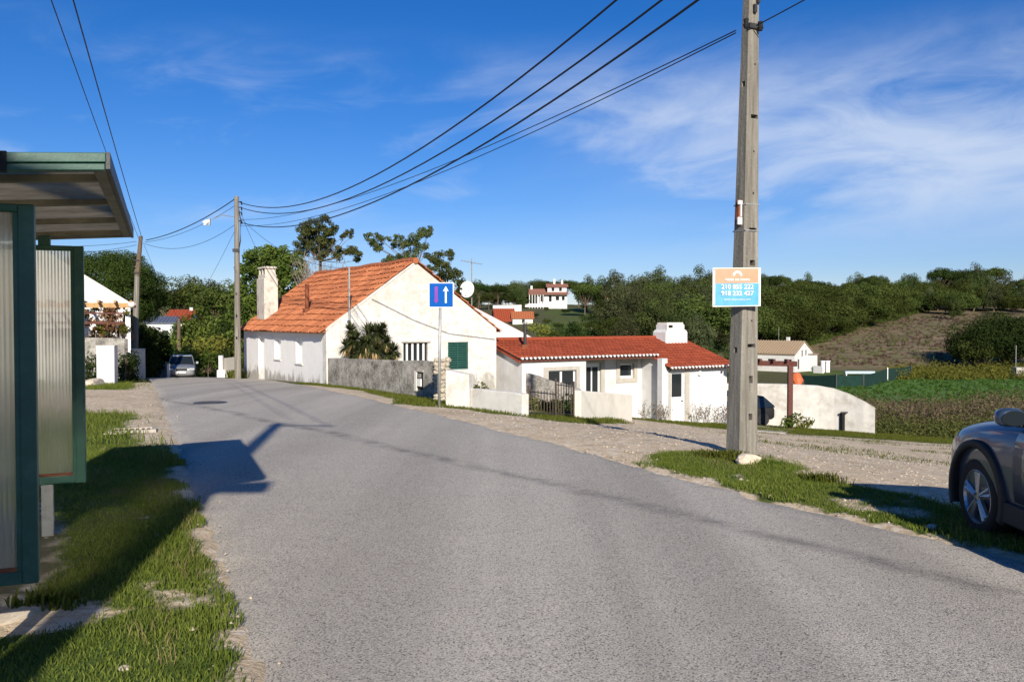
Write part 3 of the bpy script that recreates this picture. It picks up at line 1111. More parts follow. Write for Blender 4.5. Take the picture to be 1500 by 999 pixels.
# ------------------------------------------------------------------ red roofed house joined to its right
rh = thing('red_roofed_house', 'low white house with red tiled roof, porch and stout white chimney', 'house', (H0.x, H0.y, 0), HA)
FB = -3.6
XL, YF, YP, YR, XP0, XP1, XR_ = 7.55, -1.4, -.5, -2.2, 10.72, 14.5, 18.1
RDG_Y, RDG_Z = 1.0, .74
ev = lambda y: .11 + (y + 1.5) * .252                      # height of the main roof over a line y
# left block: front with sliding door, left side wall following the roof
MB().wall([(XL, FB), (XP0, FB), (XP0, ev(YF) - .09), (XL, ev(YF) - .09)], [rect(8.82, 10.22, -2.5, -.42)], (0, YF, 0), EX, EZ, -EY, .3).build('front_wall', M['white_wall'], rh)
MB().prism([(YF + .3, FB), (3.4, FB), (3.4, ev(1) - .75), (1.0, ev(1) - .05), (YF + .3, ev(YF + .3) - .06)], (XL, 0, 0), EY, EZ, -EX, .3).build('end_wall', M['white_wall'], rh)
MB().bx(XL + .3, XP0 - .3, YF + .5, 3, FB, .0).bx(XP0, XP1, YP + .45, 3, FB, .0).bx(XP1 + .3, XR_ - .3, YR + .5, 3, FB, -.6).build('interior', M['dark'], rh)
# grey surround and sliding door
MB().wall(rect(8.58, 10.40, -2.9, -.27), [rect(8.82, 10.22, -2.9, -.42)], (0, YF - .02, 0), EX, EZ, -EY, .1).build('door_surround', M['grey_stone'], rh)
sdr = MB().bx(8.82, 10.22, YF + .12, YF + .18, -.48, -.42).bx(8.82, 8.88, YF + .12, YF + .18, -2.9, -.48).bx(10.16, 10.22, YF + .12, YF + .18, -2.9, -.48).bx(9.47, 9.56, YF + .10, YF + .18, -2.9, -.48).build('sliding_door', M['white_paint'], rh)
for x0, x1 in ((8.88, 9.47), (9.56, 10.16)):
    MB().bx(x0, x1, YF + .14, YF + .155, -2.9, -.48).build('pane', M['glass'], sdr)
# return wall at the porch
MB().bx(XP0 - .3, XP0, YF + .3, YP + .001, FB, ev(YF + .3) - .1).build('return_wall', M['white_wall'], rh)
# porch back wall
MB().wall(rect(XP0, XP1, FB, ev(YP) - .08), [rect(11.1, 12.3, FB + .3, -.02), rect(13.2, 14.1, -.98, -.28)], (0, YP, 0), EX, EZ, -EY, .3).build('porch_wall', M['white_wall'], rh)
pd = MB().wall(rect(11.0, 12.4, FB + .3, .05), [rect(11.2, 12.2, FB + .3, -.22)], (0, YP - .03, 0), EX, EZ, -EY, .12).build('porch_door_surround', M['grey_stone'], rh)
dr = MB().bx(11.2, 12.2, YP + .1, YP + .15, FB + .3, -.22).build('porch_door', M['white_paint'], rh)
MB().bx(11.36, 11.72, YP + .085, YP + .1, -1.6, -.4).build('pane', M['glass'], dr)
MB().bx(11.80, 12.10, YP + .085, YP + .1, -1.6, -.4).build('pane', M['glass'], dr)
MB().wall(rect(13.05, 14.25, -1.13, -.08), [rect(13.24, 14.06, -.95, -.30)], (0, YP - .04, 0), EX, EZ, -EY, .12).build('window_surround', M['grey_stone'], rh)
wf = MB().wall(rect(13.24, 14.06, -.95, -.30), [rect(13.31, 13.99, -.84, -.36)], (0, YP + .10, 0), EX, EZ, -EY, .05).build('porch_window', M['white_paint'], rh)
MB().bx(13.31, 13.99, YP + .12, YP + .13, -.84, -.36).build('pane', M['glass'], wf)
# right block
rev = lambda y: -.40 + (y + 2.5) * .326
MB().wall([(XP1, FB - .3), (XR_, FB - .3), (XR_, rev(YR) - .09), (XP1, rev(YR) - .09)], [rect(14.72, 15.50, FB, -.62)], (0, YR, 0), EX, EZ, -EY, .3).build('right_front_wall', M['white_wall'], rh)
MB().prism([(YR + .3, FB - .3), (3.4, FB - .3), (3.4, rev(1) - .75), (1, rev(1) - .06), (YR + .3, rev(YR + .3) - .07)], (XR_, 0, 0), EY, EZ, EX, .3).build('right_end_wall', M['white_wall'], rh)
MB().prism([(YR + .3, FB - .3), (YP - .001, FB - .3), (YP - .001, rev(YP) - .07), (YR + .3, rev(YR + .3) - .07)], (XP1, 0, 0), EY, EZ, -EX, .3).build('porch_side_wall', M['white_wall'], rh)
MB().bx(XL + .3, XR_ - .3, 3.1, 3.4, FB - .3, -.3).build('rear_wall', M['white_wall'], rh)
MB().bx(14.56, 14.70, YR - .03, YR + .1, FB, -.52).bx(15.52, 15.78, YR - .03, YR + .1, FB, -.52).build('door_surround', M['grey_stone'], rh)
fd = MB().wall(rect(14.72, 15.50, FB, -.62), [rect(14.80, 15.40, -1.72, -.70)], (0, YR + .06, 0), EX, EZ, -EY, .05).build('front_door', M['white_paint'], rh)
MB().bx(14.80, 15.40, YR + .09, YR + .10, -1.72, -.70).build('pane', M['glass'], fd)
MB().bx(15.36, 15.44, YR + .02, YR + .06, -1.93, -1.88).build('handle', M['dark_steel'], fd)
MB().tube([(16.35, YR, -.72), (16.35, YR - .10, -.72)], .11, 12).build('wall_lamp', M['white_plastic'], rh)
# roofs
su = Vector((0, 2.5, .63)).normalized()
tile_mesh('roof_tiles', (XL - .2, -1.55, .105), (1, 0, 0), su, 36, 8, .201, .335, M['tile_red'], rh, wave=.006, jit=.006, dark=0.03, lift0=.03)
su2 = Vector((0, 3.5, 1.14)).normalized()
tile_mesh('roof_tiles', (14.32, -2.55, -.415), (1, 0, 0), su2, 20, 11, .201, .335, M['tile_red'], rh, wave=.006, jit=.006, dark=0.03, lift0=.03)
sd_ = Vector((0, -2.6, .70)).normalized()
tile_mesh('roof_tiles', (18.35, 3.6, .02), (-1, 0, 0), sd_, 54, 8, .201, .335, M['tile_red'], rh, wave=.006, jit=.006)
rb = MB()
for q in range(27):
    rb.tube([(XL - .2 + q * .402, RDG_Y, RDG_Z + .06), (XL - .2 + q * .402 + .43, RDG_Y, RDG_Z + .075)], [.10, .085], 8)
rb.build('ridge_tiles', M['tile_red'], rh)['kind'] = 'stuff'
# mortared white tile ends along the eaves, white verge strip
eb = MB()
for q in range(36):
    x0 = XL - .2 + (q + .5) * .201
    eb.tube([(x0, -1.62, .115), (x0, -1.50, .135)], .052, 6)
for q in range(20):
    x0 = 14.32 + (q + .5) * .201
    eb.tube([(x0, -2.62, -.415), (x0, -2.50, -.385)], .052, 6)
eb.build('eave_tile_ends', M['white_paint'], rh)['kind'] = 'stuff'
MB().bx(XL - .1, XP1 - .1, -1.52, -1.415, -.03, .045).bx(XP0 + .0, XP1, -1.395, YP, -.02, .06).build('eave_board', M['brown_wood'], rh)  # brown soffit; its dark tone also paints the shadow line under the tile ends
MB().bx(XP1 - .0, XR_ + .15, -2.52, YR - .015, -.50, -.44).build('eave_board', M['brown_wood'], rh)
MB().prism([(-1.45, .03), (1.0, .69), (1.0, .60), (-1.45, -.06)], (XL - .16, 0, 0), EY, EZ, -EX, .10).build('verge', M['tile_red'], rh)
MB().bx(XP1 - .32, XP1 - .02, YR - .02, YR + .28, FB, -.02).build('porch_pier', M['white_wall'], rh)
# chimney: broad block with a narrower upper tier
c1 = MB().bx(16.62, 18.0, .25, 1.15, .2, 1.05).build('chimney', M['white_wall'], rh, bevel=.02)
MB().prism([(16.62, 1.05), (18.0, 1.05), (17.88, 1.17), (16.74, 1.17)], (0, .25, 0), EX, EZ, -EY, .9).bx(16.76, 17.86, .32, 1.08, 1.17, 1.42).build('chimney_top', M['white_wall'], c1)
MB().bx(16.80, 17.82, .36, 1.04, 1.42, 1.52).build('chimney_cap', M['cream'], c1)
MB().bx(16.86, 17.1, .30, .33, 1.28, 1.40).build('chimney_vent', M['dark'], c1)
# black flue on the left of the red roof
fp = plane_hit(769, 509, house_pt(8, -1.5, .17), (HY * -.252 + EZ).normalized()) - Vector((H0.x, H0.y, 0))
fx_, fy_ = fp.dot(HX), fp.dot(HY)
fl_ = MB().tube([(fx_, fy_, fp.z - .1), (fx_, fy_, fp.z + .98)], .07, 10).build('flue_pipe', M['dark_steel'], rh)
MB().tube([(fx_, fy_, fp.z + .98), (fx_, fy_, fp.z + 1.06)], .10, 10).build('flue_cowl', M['galv'], fl_)
MB().bx(fx_ - .2, fx_ + .1, fy_ - .1, fy_ + .15, fp.z - .05, fp.z + .12).build('flue_flashing', M['rust'], fl_)

# white wing with a bare gable behind
wg = thing('white_gable_wing', 'plain bare white gable rising behind the left end of the red roof', 'building', (H0.x, H0.y, 0), HA)
MB().wall([(5.2, FB), (12.3, FB), (12.3, .55), (8.55, 2.22), (5.2, .70)], [], (0, 4.2, 0), EX, EZ, -EY, .3).build('gable_wall', M['white_wall'], wg)
MB().bx(5.2, 5.5, 4.5, 9, FB, .65).build('side_wall', M['white_wall'], wg)
MB().bx(12.0, 12.3, 4.5, 9, FB, .5).build('side_wall', M['white_wall'], wg)
MB().prism([(5.0, .66), (8.55, 2.27), (12.5, .50), (12.5, .42), (8.55, 2.19), (5.0, .56)], (0, 4.3, 0), EX, EZ, -EY, 4.9).build('roof', M['tile_red'], wg)

# satellite dish and aerial on a mast by the gable
ap = plane_hit(691, 470, house_pt(0, .5), -HY)
an = thing('aerial_mast', 'thin aerial mast with yagi antenna above the cottage gable', 'antenna', (ap.x, ap.y, 0))
zt = at(690, 379, ap.y).z
MB().tube([(0, 0, -.6), (0, 0, zt)], .025, 6).build('mast_tube', M['galv'], an)
bm_ = MB().tube([(-.42, -.1, zt - .08), (.40, .1, zt - .22)], .014, 6).build('antenna_boom', M['galv'], an)
for q in range(7):
    f0 = q / 6
    cx0, cz0, cy0 = -.40 + f0 * .78, zt - .08 - .14 * f0, -.1 + .2 * f0
    MB().tube([(cx0 + .05, cy0 - .22 + .02 * q, cz0), (cx0 - .05, cy0 + .22 - .02 * q, cz0)], .008, 5).build('antenna_rod', M['galv'], bm_)
for zz in (-.05, .35, .8):
    MB().bx(-.05, .25, -.02, .02, zz, zz + .04).build('wall_bracket', M['dark_steel'], an)
ds = thing('satellite_dish', 'round white satellite dish fixed to the mast beside the gable', 'satellite dish', at(684, 424, ap.y - .22))
vs, fs = [], []
NR, NS = 5, 24
for i in range(NR + 1):
    rr = .34 * i / NR
    for k in range(NS):
        a_ = 2 * math.pi * k / NS
        vs.append((rr * math.cos(a_) * .93, -.08 * (rr / .34) ** 2 + .08, rr * math.sin(a_)))
for i in range(NR):
    for k in range(NS):
        k2 = (k + 1) % NS
        fs.append((i * NS + k, i * NS + k2, (i + 1) * NS + k2, (i + 1) * NS + k))
db = MB().add(vs, fs)
dsh = db.build('dish_bowl', M['white_paint'], ds, smooth=True)
sm = dsh.modifiers.new('thick', 'SOLIDIFY')
sm.thickness = .012
MB().tube([(0, .05, -.30), (-.08, -.36, -.06)], .012, 6).build('dish_arm', M['galv'], ds)
MB().bx(-.12, -.04, -.40, -.32, -.08, 0).build('receiver', M['dark_steel'], ds)
MB().bx(-.03, .18, .08, .24, -.05, .03).build('dish_bracket', M['dark_steel'], ds)
ds.rotation_euler = (R(-8), 0, R(-22))

# ------------------------------------------------------------------ boundary walls along the road
def wall_along(name, label, cat, a, b, h0, h1, th, mat, cap=None, group=None, sub=6, rough=.02):
    """a rendered wall from a to b (tops follow h0..h1 above the land), slightly uneven"""
    a, b = Vector(a), Vector(b)
    d = Vector((b.x - a.x, b.y - a.y, 0))
    ln = d.length
    ux = d.normalized()
    nrm = Vector((-ux.y, ux.x, 0))
    mb = MB()
    rnd = random.Random(len(label))
    vs = []
    for i in range(sub + 1):
        f0 = i / sub
        p = a + d * f0
        g = hz(p.x, p.y)
        top = g + h0 + (h1 - h0) * f0 + rnd.uniform(-rough, rough)
        for s_ in (-1, 1):
            for zz in (g - .4, top):
                vs.append((p.x + nrm.x * th / 2 * s_, p.y + nrm.y * th / 2 * s_, zz))
    fs = []
    for i in range(sub):
        o_ = i * 4
        n_ = o_ + 4
        fs += [(o_, n_, n_ + 1, o_ + 1), (o_ + 2, o_ + 3, n_ + 3, n_ + 2), (o_ + 1, n_ + 1, n_ + 3, o_ + 3), (o_, o_ + 2, n_ + 2, n_)]
    fs += [(0, 1, 3, 2), (sub * 4, sub * 4 + 2, sub * 4 + 3, sub * 4 + 1)]
    vs = [(x - a.x, y - a.y, z) for x, y, z in vs]
    t_ = thing(name, label, cat, (a.x, a.y, 0), 0, group)
    mb.add(vs, fs).build('wall_body', mat, t_, bevel=.02)
    return t_, ux, nrm


wa = house_pt(0.03, -.35)
wb = at(640, 592, 24.6)
bw, ux, nrm = wall_along('boundary_wall', 'grey mossy rendered boundary wall in front of the old cottage', 'wall', wa, wb, 1.02, 1.12, .22, M['mossy'], sub=14, rough=.03)
# electricity meter niche let into its right end
mp_ = at(620, 557, 25.2)
ft = (Vector((mp_.x, mp_.y, 0)) - Vector((wa.x, wa.y, 0))).dot(ux)
mpos = ux * ft
face = -1 if (nrm.dot(Vector((0, -1, 0))) < 0) else 1
nf = nrm * face
zc = mp_.z
rotm = Matrix((ux, nf, EZ)).transposed()
nb = MB().obox(mpos + nf * .115 + EZ * zc, (.30, .03, .52), rotm).build('meter_niche', M['dark'], bw)
MB().obox(mpos + nf * .15 + EZ * (zc - .06), (.20, .05, .22), rotm).build('meter_box', M['white_plastic'], nb)
MB().obox(mpos + nf * .16 + EZ * (zc + .14), (.16, .05, .12), rotm).build('meter_dial', M['galv'], nb)
MB().obox(mpos + nf * .13 + EZ * (zc + .28), (.40, .06, .05), rotm).build('niche_lintel', M['concrete'], bw)
MB().obox(mpos + ux * -.25 + nf * .13 + EZ * (zc - .03), (.12, .05, .60), rotm).build('niche_jamb', M['orange' if False else 'cream'], bw)

# rubble pillar of separate stones
rp = at(648, 594, 24.2)
pl = thing('stone_pillar', 'narrow rubble stone pillar at the end of the mossy wall', 'pillar', (rp.x, rp.y, hz(rp.x, rp.y)))
rnd = random.Random(5)


def stone_mesh(seed, sq=(1, 1, 1)):
    bm = bmesh.new()
    bmesh.ops.create_icosphere(bm, subdivisions=2, radius=.5)
    r_ = random.Random(seed)
    dirs = [(Vector((r_.gauss(0, 1), r_.gauss(0, 1), r_.gauss(0, 1))).normalized(), r_.uniform(.30, .44)) for _ in range(11)]
    for v_ in bm.verts:
        for d_, h_ in dirs:
            e_ = v_.co.dot(d_) - h_
            if e_ > 0:
                v_.co -= d_ * e_
        v_.co = Vector((v_.co.x * sq[0], v_.co.y * sq[1], v_.co.z * sq[2])) * 1.15
    me = bpy.data.meshes.new('stone')
    bm.to_mesh(me)
    bm.free()
    return me


STONES = [stone_mesh(i) for i in range(6)]
STONE_R = []
for s_ in STONES:
    q = s_.copy()
    q.materials.append(M['rubble'])
    STONE_R.append(q)
MB().bx(-.13, .13, -.13, .13, -.2, 1.18).build('pillar_core', M['rubble'], pl)
zz = .06
while zz < 1.22:
    for q in range(3):
        o = bpy.data.objects.new('stone', rnd.choice(STONE_R))
        o.location = (-.14 + q * .14 + rnd.uniform(-.02, .02), -.12 + rnd.uniform(-.02, .03), zz + rnd.uniform(-.02, .02))
        o.scale = (rnd.uniform(.15, .21), rnd.uniform(.16, .24), rnd.uniform(.12, .17))
        o.rotation_euler = (0, 0, rnd.uniform(0, 6))
        finish(o, pl)
    zz += .125
# white pier right of it, low pale wall, railings, cream wall
wp_a, wp_b = at(656, 596, pier_a.y), at(689, 598, pier_b.y)
wall_along('white_pier', 'short stained white pier wall between pillar and low garden wall', 'wall', (pier_a.x, pier_a.y + .1, 0), (pier_b.x, pier_b.y + .1, 0), .86, .80, .3, M['stained_white'], sub=3)
lw_a, lw_b = Vector((pier_b.x + .05, pier_b.y + .1, 0)), Vector((gate_a.x, gate_a.y, 0))
wall_along('low_garden_wall', 'knee high pale garden wall left of the railings', 'wall', lw_a, lw_b, .50, .52, .2, M['stained_white'], sub=6, rough=.03)
# iron railings with bars
ra, rb_ = Vector((gate_a.x + .02, gate_a.y, 0)), Vector((cream_a.x - .05, cream_a.y, 0))
rl = thing('iron_railing', 'dark brown iron railing and gate with thin upright bars', 'railing', (ra.x, ra.y, 0))
rd = rb_ - ra
nbar = 17
for i in range(nbar):
    p = rd * ((i + .5) / nbar)
    g = hz(ra.x + p.x, ra.y + p.y)
    h_ = .62 if i < 9 else .88
    post = i in (0, 9, 16)
    r0 = .022 if post else .010
    MB().bx(p.x - r0, p.x + r0, p.y - r0, p.y + r0, g - .1, g + h_ + (.06 if post else 0)).build('bar' if not post else 'rail_post', M['dark_brown'], rl)
for s0, s1, zlist in ((0, 9, (.10, .56)), (9, 17, (.10, .80))):
    for hz_ in zlist:
        p0, p1 = rd * ((s0 + .5) / nbar), rd * (min(s1 + .5, 16.5) / nbar)
        MB().tube([(p0.x, p0.y, hz(ra.x + p0.x, ra.y + p0.y) + hz_), (p1.x, p1.y, hz(ra.x + p1.x, ra.y + p1.y) + hz_)], .014, 6).build('rail', M['dark_steel'], rl)
# wall behind the railings whose top slopes down to the right
sw_a, sw_b = at(795, 560, 23.6), at(846, 580, 22.6)
wall_along('garden_side_wall', 'grey sloping garden wall running down behind the railings', 'wall', (at(772, 560, 26.5).x, 26.5, 0), (at(850, 580, 25.6).x, 25.6, 0), 1.15, .80, .18, M['mossy'], sub=5)
cw_b = house_pt(10.2, -2.6)
wall_along('cream_wall', 'blank cream rendered wall beside the porch of the white house', 'wall', (cream_a.x, cream_a.y, 0), (cream_b.x, cream_b.y, 0), .72, .80, .22, M['cream'], sub=4, rough=.004)
# white retaining wall on the right with a curved falling top
prof = [(1050, 40.6, 562, 40), (1112, 40.5, 562, 0), (1160, 40.0, 563, 0), (1200, 39.6, 565, 0), (1222, 39.3, 569, 0), (1245, 38.9, 577, 0), (1265, 38.5, 587, 0), (1282, 38.2, 597, 0)]
vs = []
for px, Y, ty, _ in prof:
    p = at(px, ty, Y)
    g = hz(p.x, p.y)
    for dy_ in (0, .35):
        vs.append((p.x, p.y + dy_, g - .6))
        vs.append((p.x, p.y + dy_, p.z))
fs = []
n_ = len(prof)
for i in range(n_ - 1):
    o_, q = i * 4, i * 4 + 4
    fs += [(o_, q, q + 1, o_ + 1), (o_ + 2, o_ + 3, q + 3, q + 2), (o_ + 1, q + 1, q + 3, o_ + 3)]
fs += [(0, 1, 3, 2), (n_ * 4 - 4, n_ * 4 - 2, n_ * 4 - 1, n_ * 4 - 3)]
rw = thing('retaining_wall', 'long white wall with a curved top falling to the right', 'wall', (0, 0, 0))
MB().add(vs, fs).build('wall_body', M['weathered_white'], rw)
hp_ = at(1236, 618, 38.85)
MB().bx(hp_.x - .06, hp_.x + .06, hp_.y + .02, hp_.y + .3, hp_.z - .45, hp_.z + .40).build('hatch', M['dark'], rw)
MB().bx(hp_.x - .10, hp_.x + .18, hp_.y - .03, hp_.y + .1, hp_.z + .402, hp_.z + .46).build('hatch_lintel', M['dark_steel'], rw)

# concrete drive below the carport
da = [at(1095, 640, 31.5), at(1150, 640, 31.0), at(1168, 616, 38.6), at(1090, 616, 39.0)]
vs = [(p.x, p.y, hz(p.x, p.y) + .05) for p in da] + [(p.x, p.y, hz(p.x, p.y) - .3) for p in da]
structure(MB().add(vs, [(0, 1, 2, 3), (0, 4, 5, 1), (1, 5, 6, 2), (2, 6, 7, 3), (3, 7, 4, 0)]).build('driveway', M['drive']))

# red brown carport beam and post
cp = at(1157, 610, 36.5)
g = hz(cp.x, cp.y)
cpt = thing('carport', 'red brown timber carport with slanted beam and post', 'carport', (cp.x, cp.y, g))
zt = at(1157, 533, 36.5).z - g
MB().bx(-.10, .10, -.10, .10, -.2, zt - .08).build('post', M['brown_wood'], cpt, bevel=.01)
bl = at(1075, 524, 37.5) - cp
MB().obox(((bl.x) / 2 + .15, bl.y / 2, zt), (abs(bl.x) + .5, .16, .22), Matrix.Rotation(math.atan2(bl.y, bl.x) + math.pi, 3, 'Z')).build('beam', M['brown_wood'], cpt, bevel=.01)
for q in range(5):
    MB().bx(-.2 - q * .52, -.1 - q * .52, -.2 + bl.y * q * .2, .2 + bl.y * q * .2, zt + .115, zt + .2).build('rafter', M['brown_wood'], cpt)

# ------------------------------------------------------------------ near concrete pole with the estate sign
pb = ground_at(1086, 668)
PB = Vector((pb.x, pb.y, hz(pb.x, pb.y)))
pole = thing('utility_pole', 'tall square weathered concrete pole with slots on the right verge', 'utility pole', PB, R(25.6))
PH, W0, W1 = 7.5, .296, .118
lean_w = Vector((.115, .02, 0))
lean = Matrix.Rotation(-R(25.6), 3, 'Z') @ lean_w


def pole_c(z):
    return lean * (z / PH)


def pole_w(z):
    return W0 + (W1 - W0) * z / PH


vs, fs = [], []
zs = [-.5, 0, 1, 2, 3, 4, 5, 6, PH]
for zz in zs:
    c_, hw, ch_ = pole_c(zz), pole_w(zz) / 2, .022
    for x, y in ((-hw + ch_, -hw), (hw - ch_, -hw), (hw, -hw + ch_), (hw, hw - ch_), (hw - ch_, hw), (-hw + ch_, hw), (-hw, hw - ch_), (-hw, -hw + ch_)):
        vs.append((c_.x + x, c_.y + y, zz))
for i in range(len(zs) - 1):
    for k in range(8):
        k2 = (k + 1) % 8
        fs.append((i * 8 + k, i * 8 + k2, i * 8 + 8 + k2, i * 8 + 8 + k))
fs.append(tuple(range(8))[::-1])
fs.append(tuple((len(zs) - 1) * 8 + k for k in range(8)))
shaft = MB().add(vs, fs).build('shaft', M['pole'], pole)
cut = MB()
# slots seen in the photograph: (pixel row, half width, half height)
for py, hw_, hh in ((12, .02, .015), (97, .012, .012), (173, .055, .025), (224, .012, .012), (285, .012, .015), (338, .06, .025), (386, .04, .035), (506, .062, .022), (555, .03, .045), (609, .03, .04), (470, .012, .012)):
    zz = at(1090, py, PB.y).z - PB.z
    c_, hw = pole_c(zz), pole_w(zz) / 2
    cut.bx(c_.x - hw_ + .01, c_.x + hw_ + .01, c_.y - hw - .05, c_.y - hw + .10, zz - hh, zz + hh)
for zz in (1.35, 2.2, 4.7):
    c_, hw = pole_c(zz), pole_w(zz) / 2
    cut.bx(c_.x - hw - .05, c_.x - hw + .05, c_.y - .03, c_.y + .03, zz - .035, zz + .035)
# shallow channel down the front face
for zz in range(0, 14):
    z0, z1 = zz * .5 + .02, zz * .5 + .5
bool_diff(shaft, cut)
# metal bands, small white terminal box, insulators
for py in (300, 338):
    zz = at(1090, py, PB.y).z - PB.z
    c_, hw = pole_c(zz), pole_w(zz) / 2 + .004
    MB().wall([(-hw, -hw), (hw, -hw), (hw, hw), (-hw, hw)], [[(-hw + .004, -hw + .004), (hw - .004, -hw + .004), (hw - .004, hw - .004), (-hw + .004, hw - .004)]], (c_.x, c_.y, zz), EX, EY, EZ, .015).build('steel_band', M['galv'], pole)
zz = at(1081, 313, PB.y).z - PB.z
c_, hw = pole_c(zz), pole_w(zz) / 2
tb = MB().bx(c_.x - hw - .05, c_.x - hw - .002, c_.y - .04, c_.y + .02, zz - .15, zz + .16).build('terminal_box', M['rust'], pole)
MB().bx(c_.x - hw - .075, c_.x - hw - .012, c_.y - .065, c_.y - .042, zz - .15, zz - .06).bx(c_.x - hw - .03, c_.x - hw - .012, c_.y - .06, c_.y - .042, zz - .05, zz + .12).bx(c_.x - hw - .07, c_.x - hw - .01, c_.y - .065, c_.y - .042, zz + .10, zz + .15).build('terminal_cover', M['white_plastic'], tb)
zi = at(1090, 42, PB.y).z - PB.z
c_, hw = pole_c(zi), pole_w(zi) / 2
MB().bx(c_.x - hw - .02, c_.x + hw + .02, c_.y - hw - .03, c_.y - hw - .002, zi - .03, zi + .03).build('cable_bracket', M['dark_steel'], pole)
for x_ in (-hw - .10, hw - .04):
    MB().tube([(c_.x + x_, c_.y - hw - .05, zi - .06), (c_.x + x_, c_.y - hw - .05, zi - .02), (c_.x + x_, c_.y - hw - .05, zi), (c_.x + x_, c_.y - hw - .05, zi + .05)], [.025, .04, .028, .035], 10).build('insulator', M['black'], pole)
CZ = [at(1105, r_, PB.y).z - PB.z for r_ in (-152, -84, -40)]
for k, zz in enumerate(CZ):
    c_, hw = pole_c(zz), pole_w(zz) / 2
    MB().bx(c_.x - hw - .12, c_.x - hw, c_.y - .03, c_.y + .03, zz - .03, zz + .03).build('cable_clamp', M['dark_steel'], pole)
for zz, x_ in ((5.62, -.02), (5.75, .03)):
    c_, hw = pole_c(zz), pole_w(zz) / 2
    MB().bx(c_.x + x_ - .02, c_.x + x_ + .02, c_.y - hw - .04, c_.y - hw - .001, zz - .05, zz + .05).build('bolt', M['dark_steel'], pole)
# lump of limestone at its foot
lm_ = ground_at(1099, 681)
o = tag(finish(bpy.data.objects.new('limestone_block', None or (lambda q: (q.materials.append(M['limestone']), q)[1])(STONES[1].copy()))), 'pale flat limestone block lying at the foot of the concrete pole', 'rock')
o.location = (lm_.x, lm_.y + .05, hz(lm_.x, lm_.y) + .04)
o.scale = (.30, .26, .17)
o.rotation_euler = (.05, .03, .3)

# estate agent sign, a thin bent plate fixed to the pole
SY = PB.y - .24
s_tl, s_tr, s_bl, s_br = at(1043, 393.5, SY), at(1114, 391.5, SY), at(1045.5, 451, SY), at(1115, 447, SY)
s_c = (s_tl + s_tr + s_bl + s_br) / 4
sg = thing('estate_sign', 'salmon and blue estate agency sign with phone numbers on the pole', 'sign', s_c, R(2.0))
SW, SH_ = (s_tr - s_tl).length, ((s_tl - s_bl).length + (s_tr - s_br).length) / 2
skew = -R(1.6)


def bent(x0, x1, z0, z1, off, nm, mat, th=.003):
    vs_, fs_ = [], []
    n_ = 12
    for i in range(n_ + 1):
        x = x0 + (x1 - x0) * i / n_
        bow = -.016 * math.cos(x / SW * math.pi * 1.1) + .012 * (x / SW) ** 2
        for yy in (-off, th - off if nm == 'plate' else -off + .0012):
            vs_.append((x, bow + yy, z0 - x * skew * .6))
            vs_.append((x, bow + yy, z1 - x * skew * .2))
    for i in range(n_):
        a_ = i * 4
        b_ = a_ + 4
        fs_ += [(a_, b_, b_ + 1, a_ + 1), (a_ + 2, a_ + 3, b_ + 3, b_ + 2), (a_ + 1, b_ + 1, b_ + 3, a_ + 3), (a_, a_ + 2, b_ + 2, b_)]
    fs_ += [(0, 1, 3, 2), (n_ * 4, n_ * 4 + 2, n_ * 4 + 3, n_ * 4 + 1)]
    return MB().add(vs_, fs_).build(nm, mat, sg)


hW, hH = SW / 2, SH_ / 2
bent(-hW, hW, -hH, hH, 0, 'plate', M['white_paint'])
bent(-hW + .028, hW - .03, hH - .19, hH - .008, .003, 'salmon_panel', M['salmon'])
bent(-hW + .030, hW - .024, -hH + .012, hH - .192, .003, 'blue_panel', M['cyan'])
yo = -.024
text_part('phone_number', '210 855 222', .080, sg, M['white_paint'], (0, yo, hH - .238), bold=.0012)
text_part('phone_number', '918 232 427', .080, sg, M['white_paint'], (0, yo, hH - .318), bold=.0012)
text_part('web_address', 'www.casasnomeco.com', .034, sg, M['white_paint'], (-.0, yo, hH - .392))
text_part('agency_name', 'casas no meco', .052, sg, M['white_paint'], (0, yo, hH - .145), bold=.001)
ar = []
for k in range(13):
    a_ = math.pi * k / 12
    ar.append((.060 * math.cos(a_), .060 * math.sin(a_)))
for k in range(12, -1, -1):
    a_ = math.pi * k / 12
    ar.append((.034 * math.cos(a_), .034 * math.sin(a_)))
MB().prism(ar, (0, yo, hH - .098), EX, EZ, -EY, .001).build('logo_arch', M['white_paint'], sg)
for x_, z_ in ((-hW + .015, hH - .02), (-hW + .015, -hH + .02)):
    MB().tube([(x_, -.02, z_), (x_, .02, z_)], .006, 6).build('rivet', M['dark_steel'], sg)
MB().bx(-.08, .16, .005, .03, -.02, .02).build('sign_bracket', M['dark_steel'], sg)

# ------------------------------------------------------------------ other poles
def round_pole(name, label, cat, base, top_z, r0, r1, mat, lean_x=0.0, rot=0):
    t_ = thing(name, label, cat, base, rot)
    H_ = top_z - base.z
    MB().tube([(0, 0, -.4), (lean_x * .5, 0, H_ * .5), (lean_x, 0, H_)], [r0, (r0 + r1) / 2, r1], 10).build('shaft', mat, t_, smooth=False)
    return t_, H_


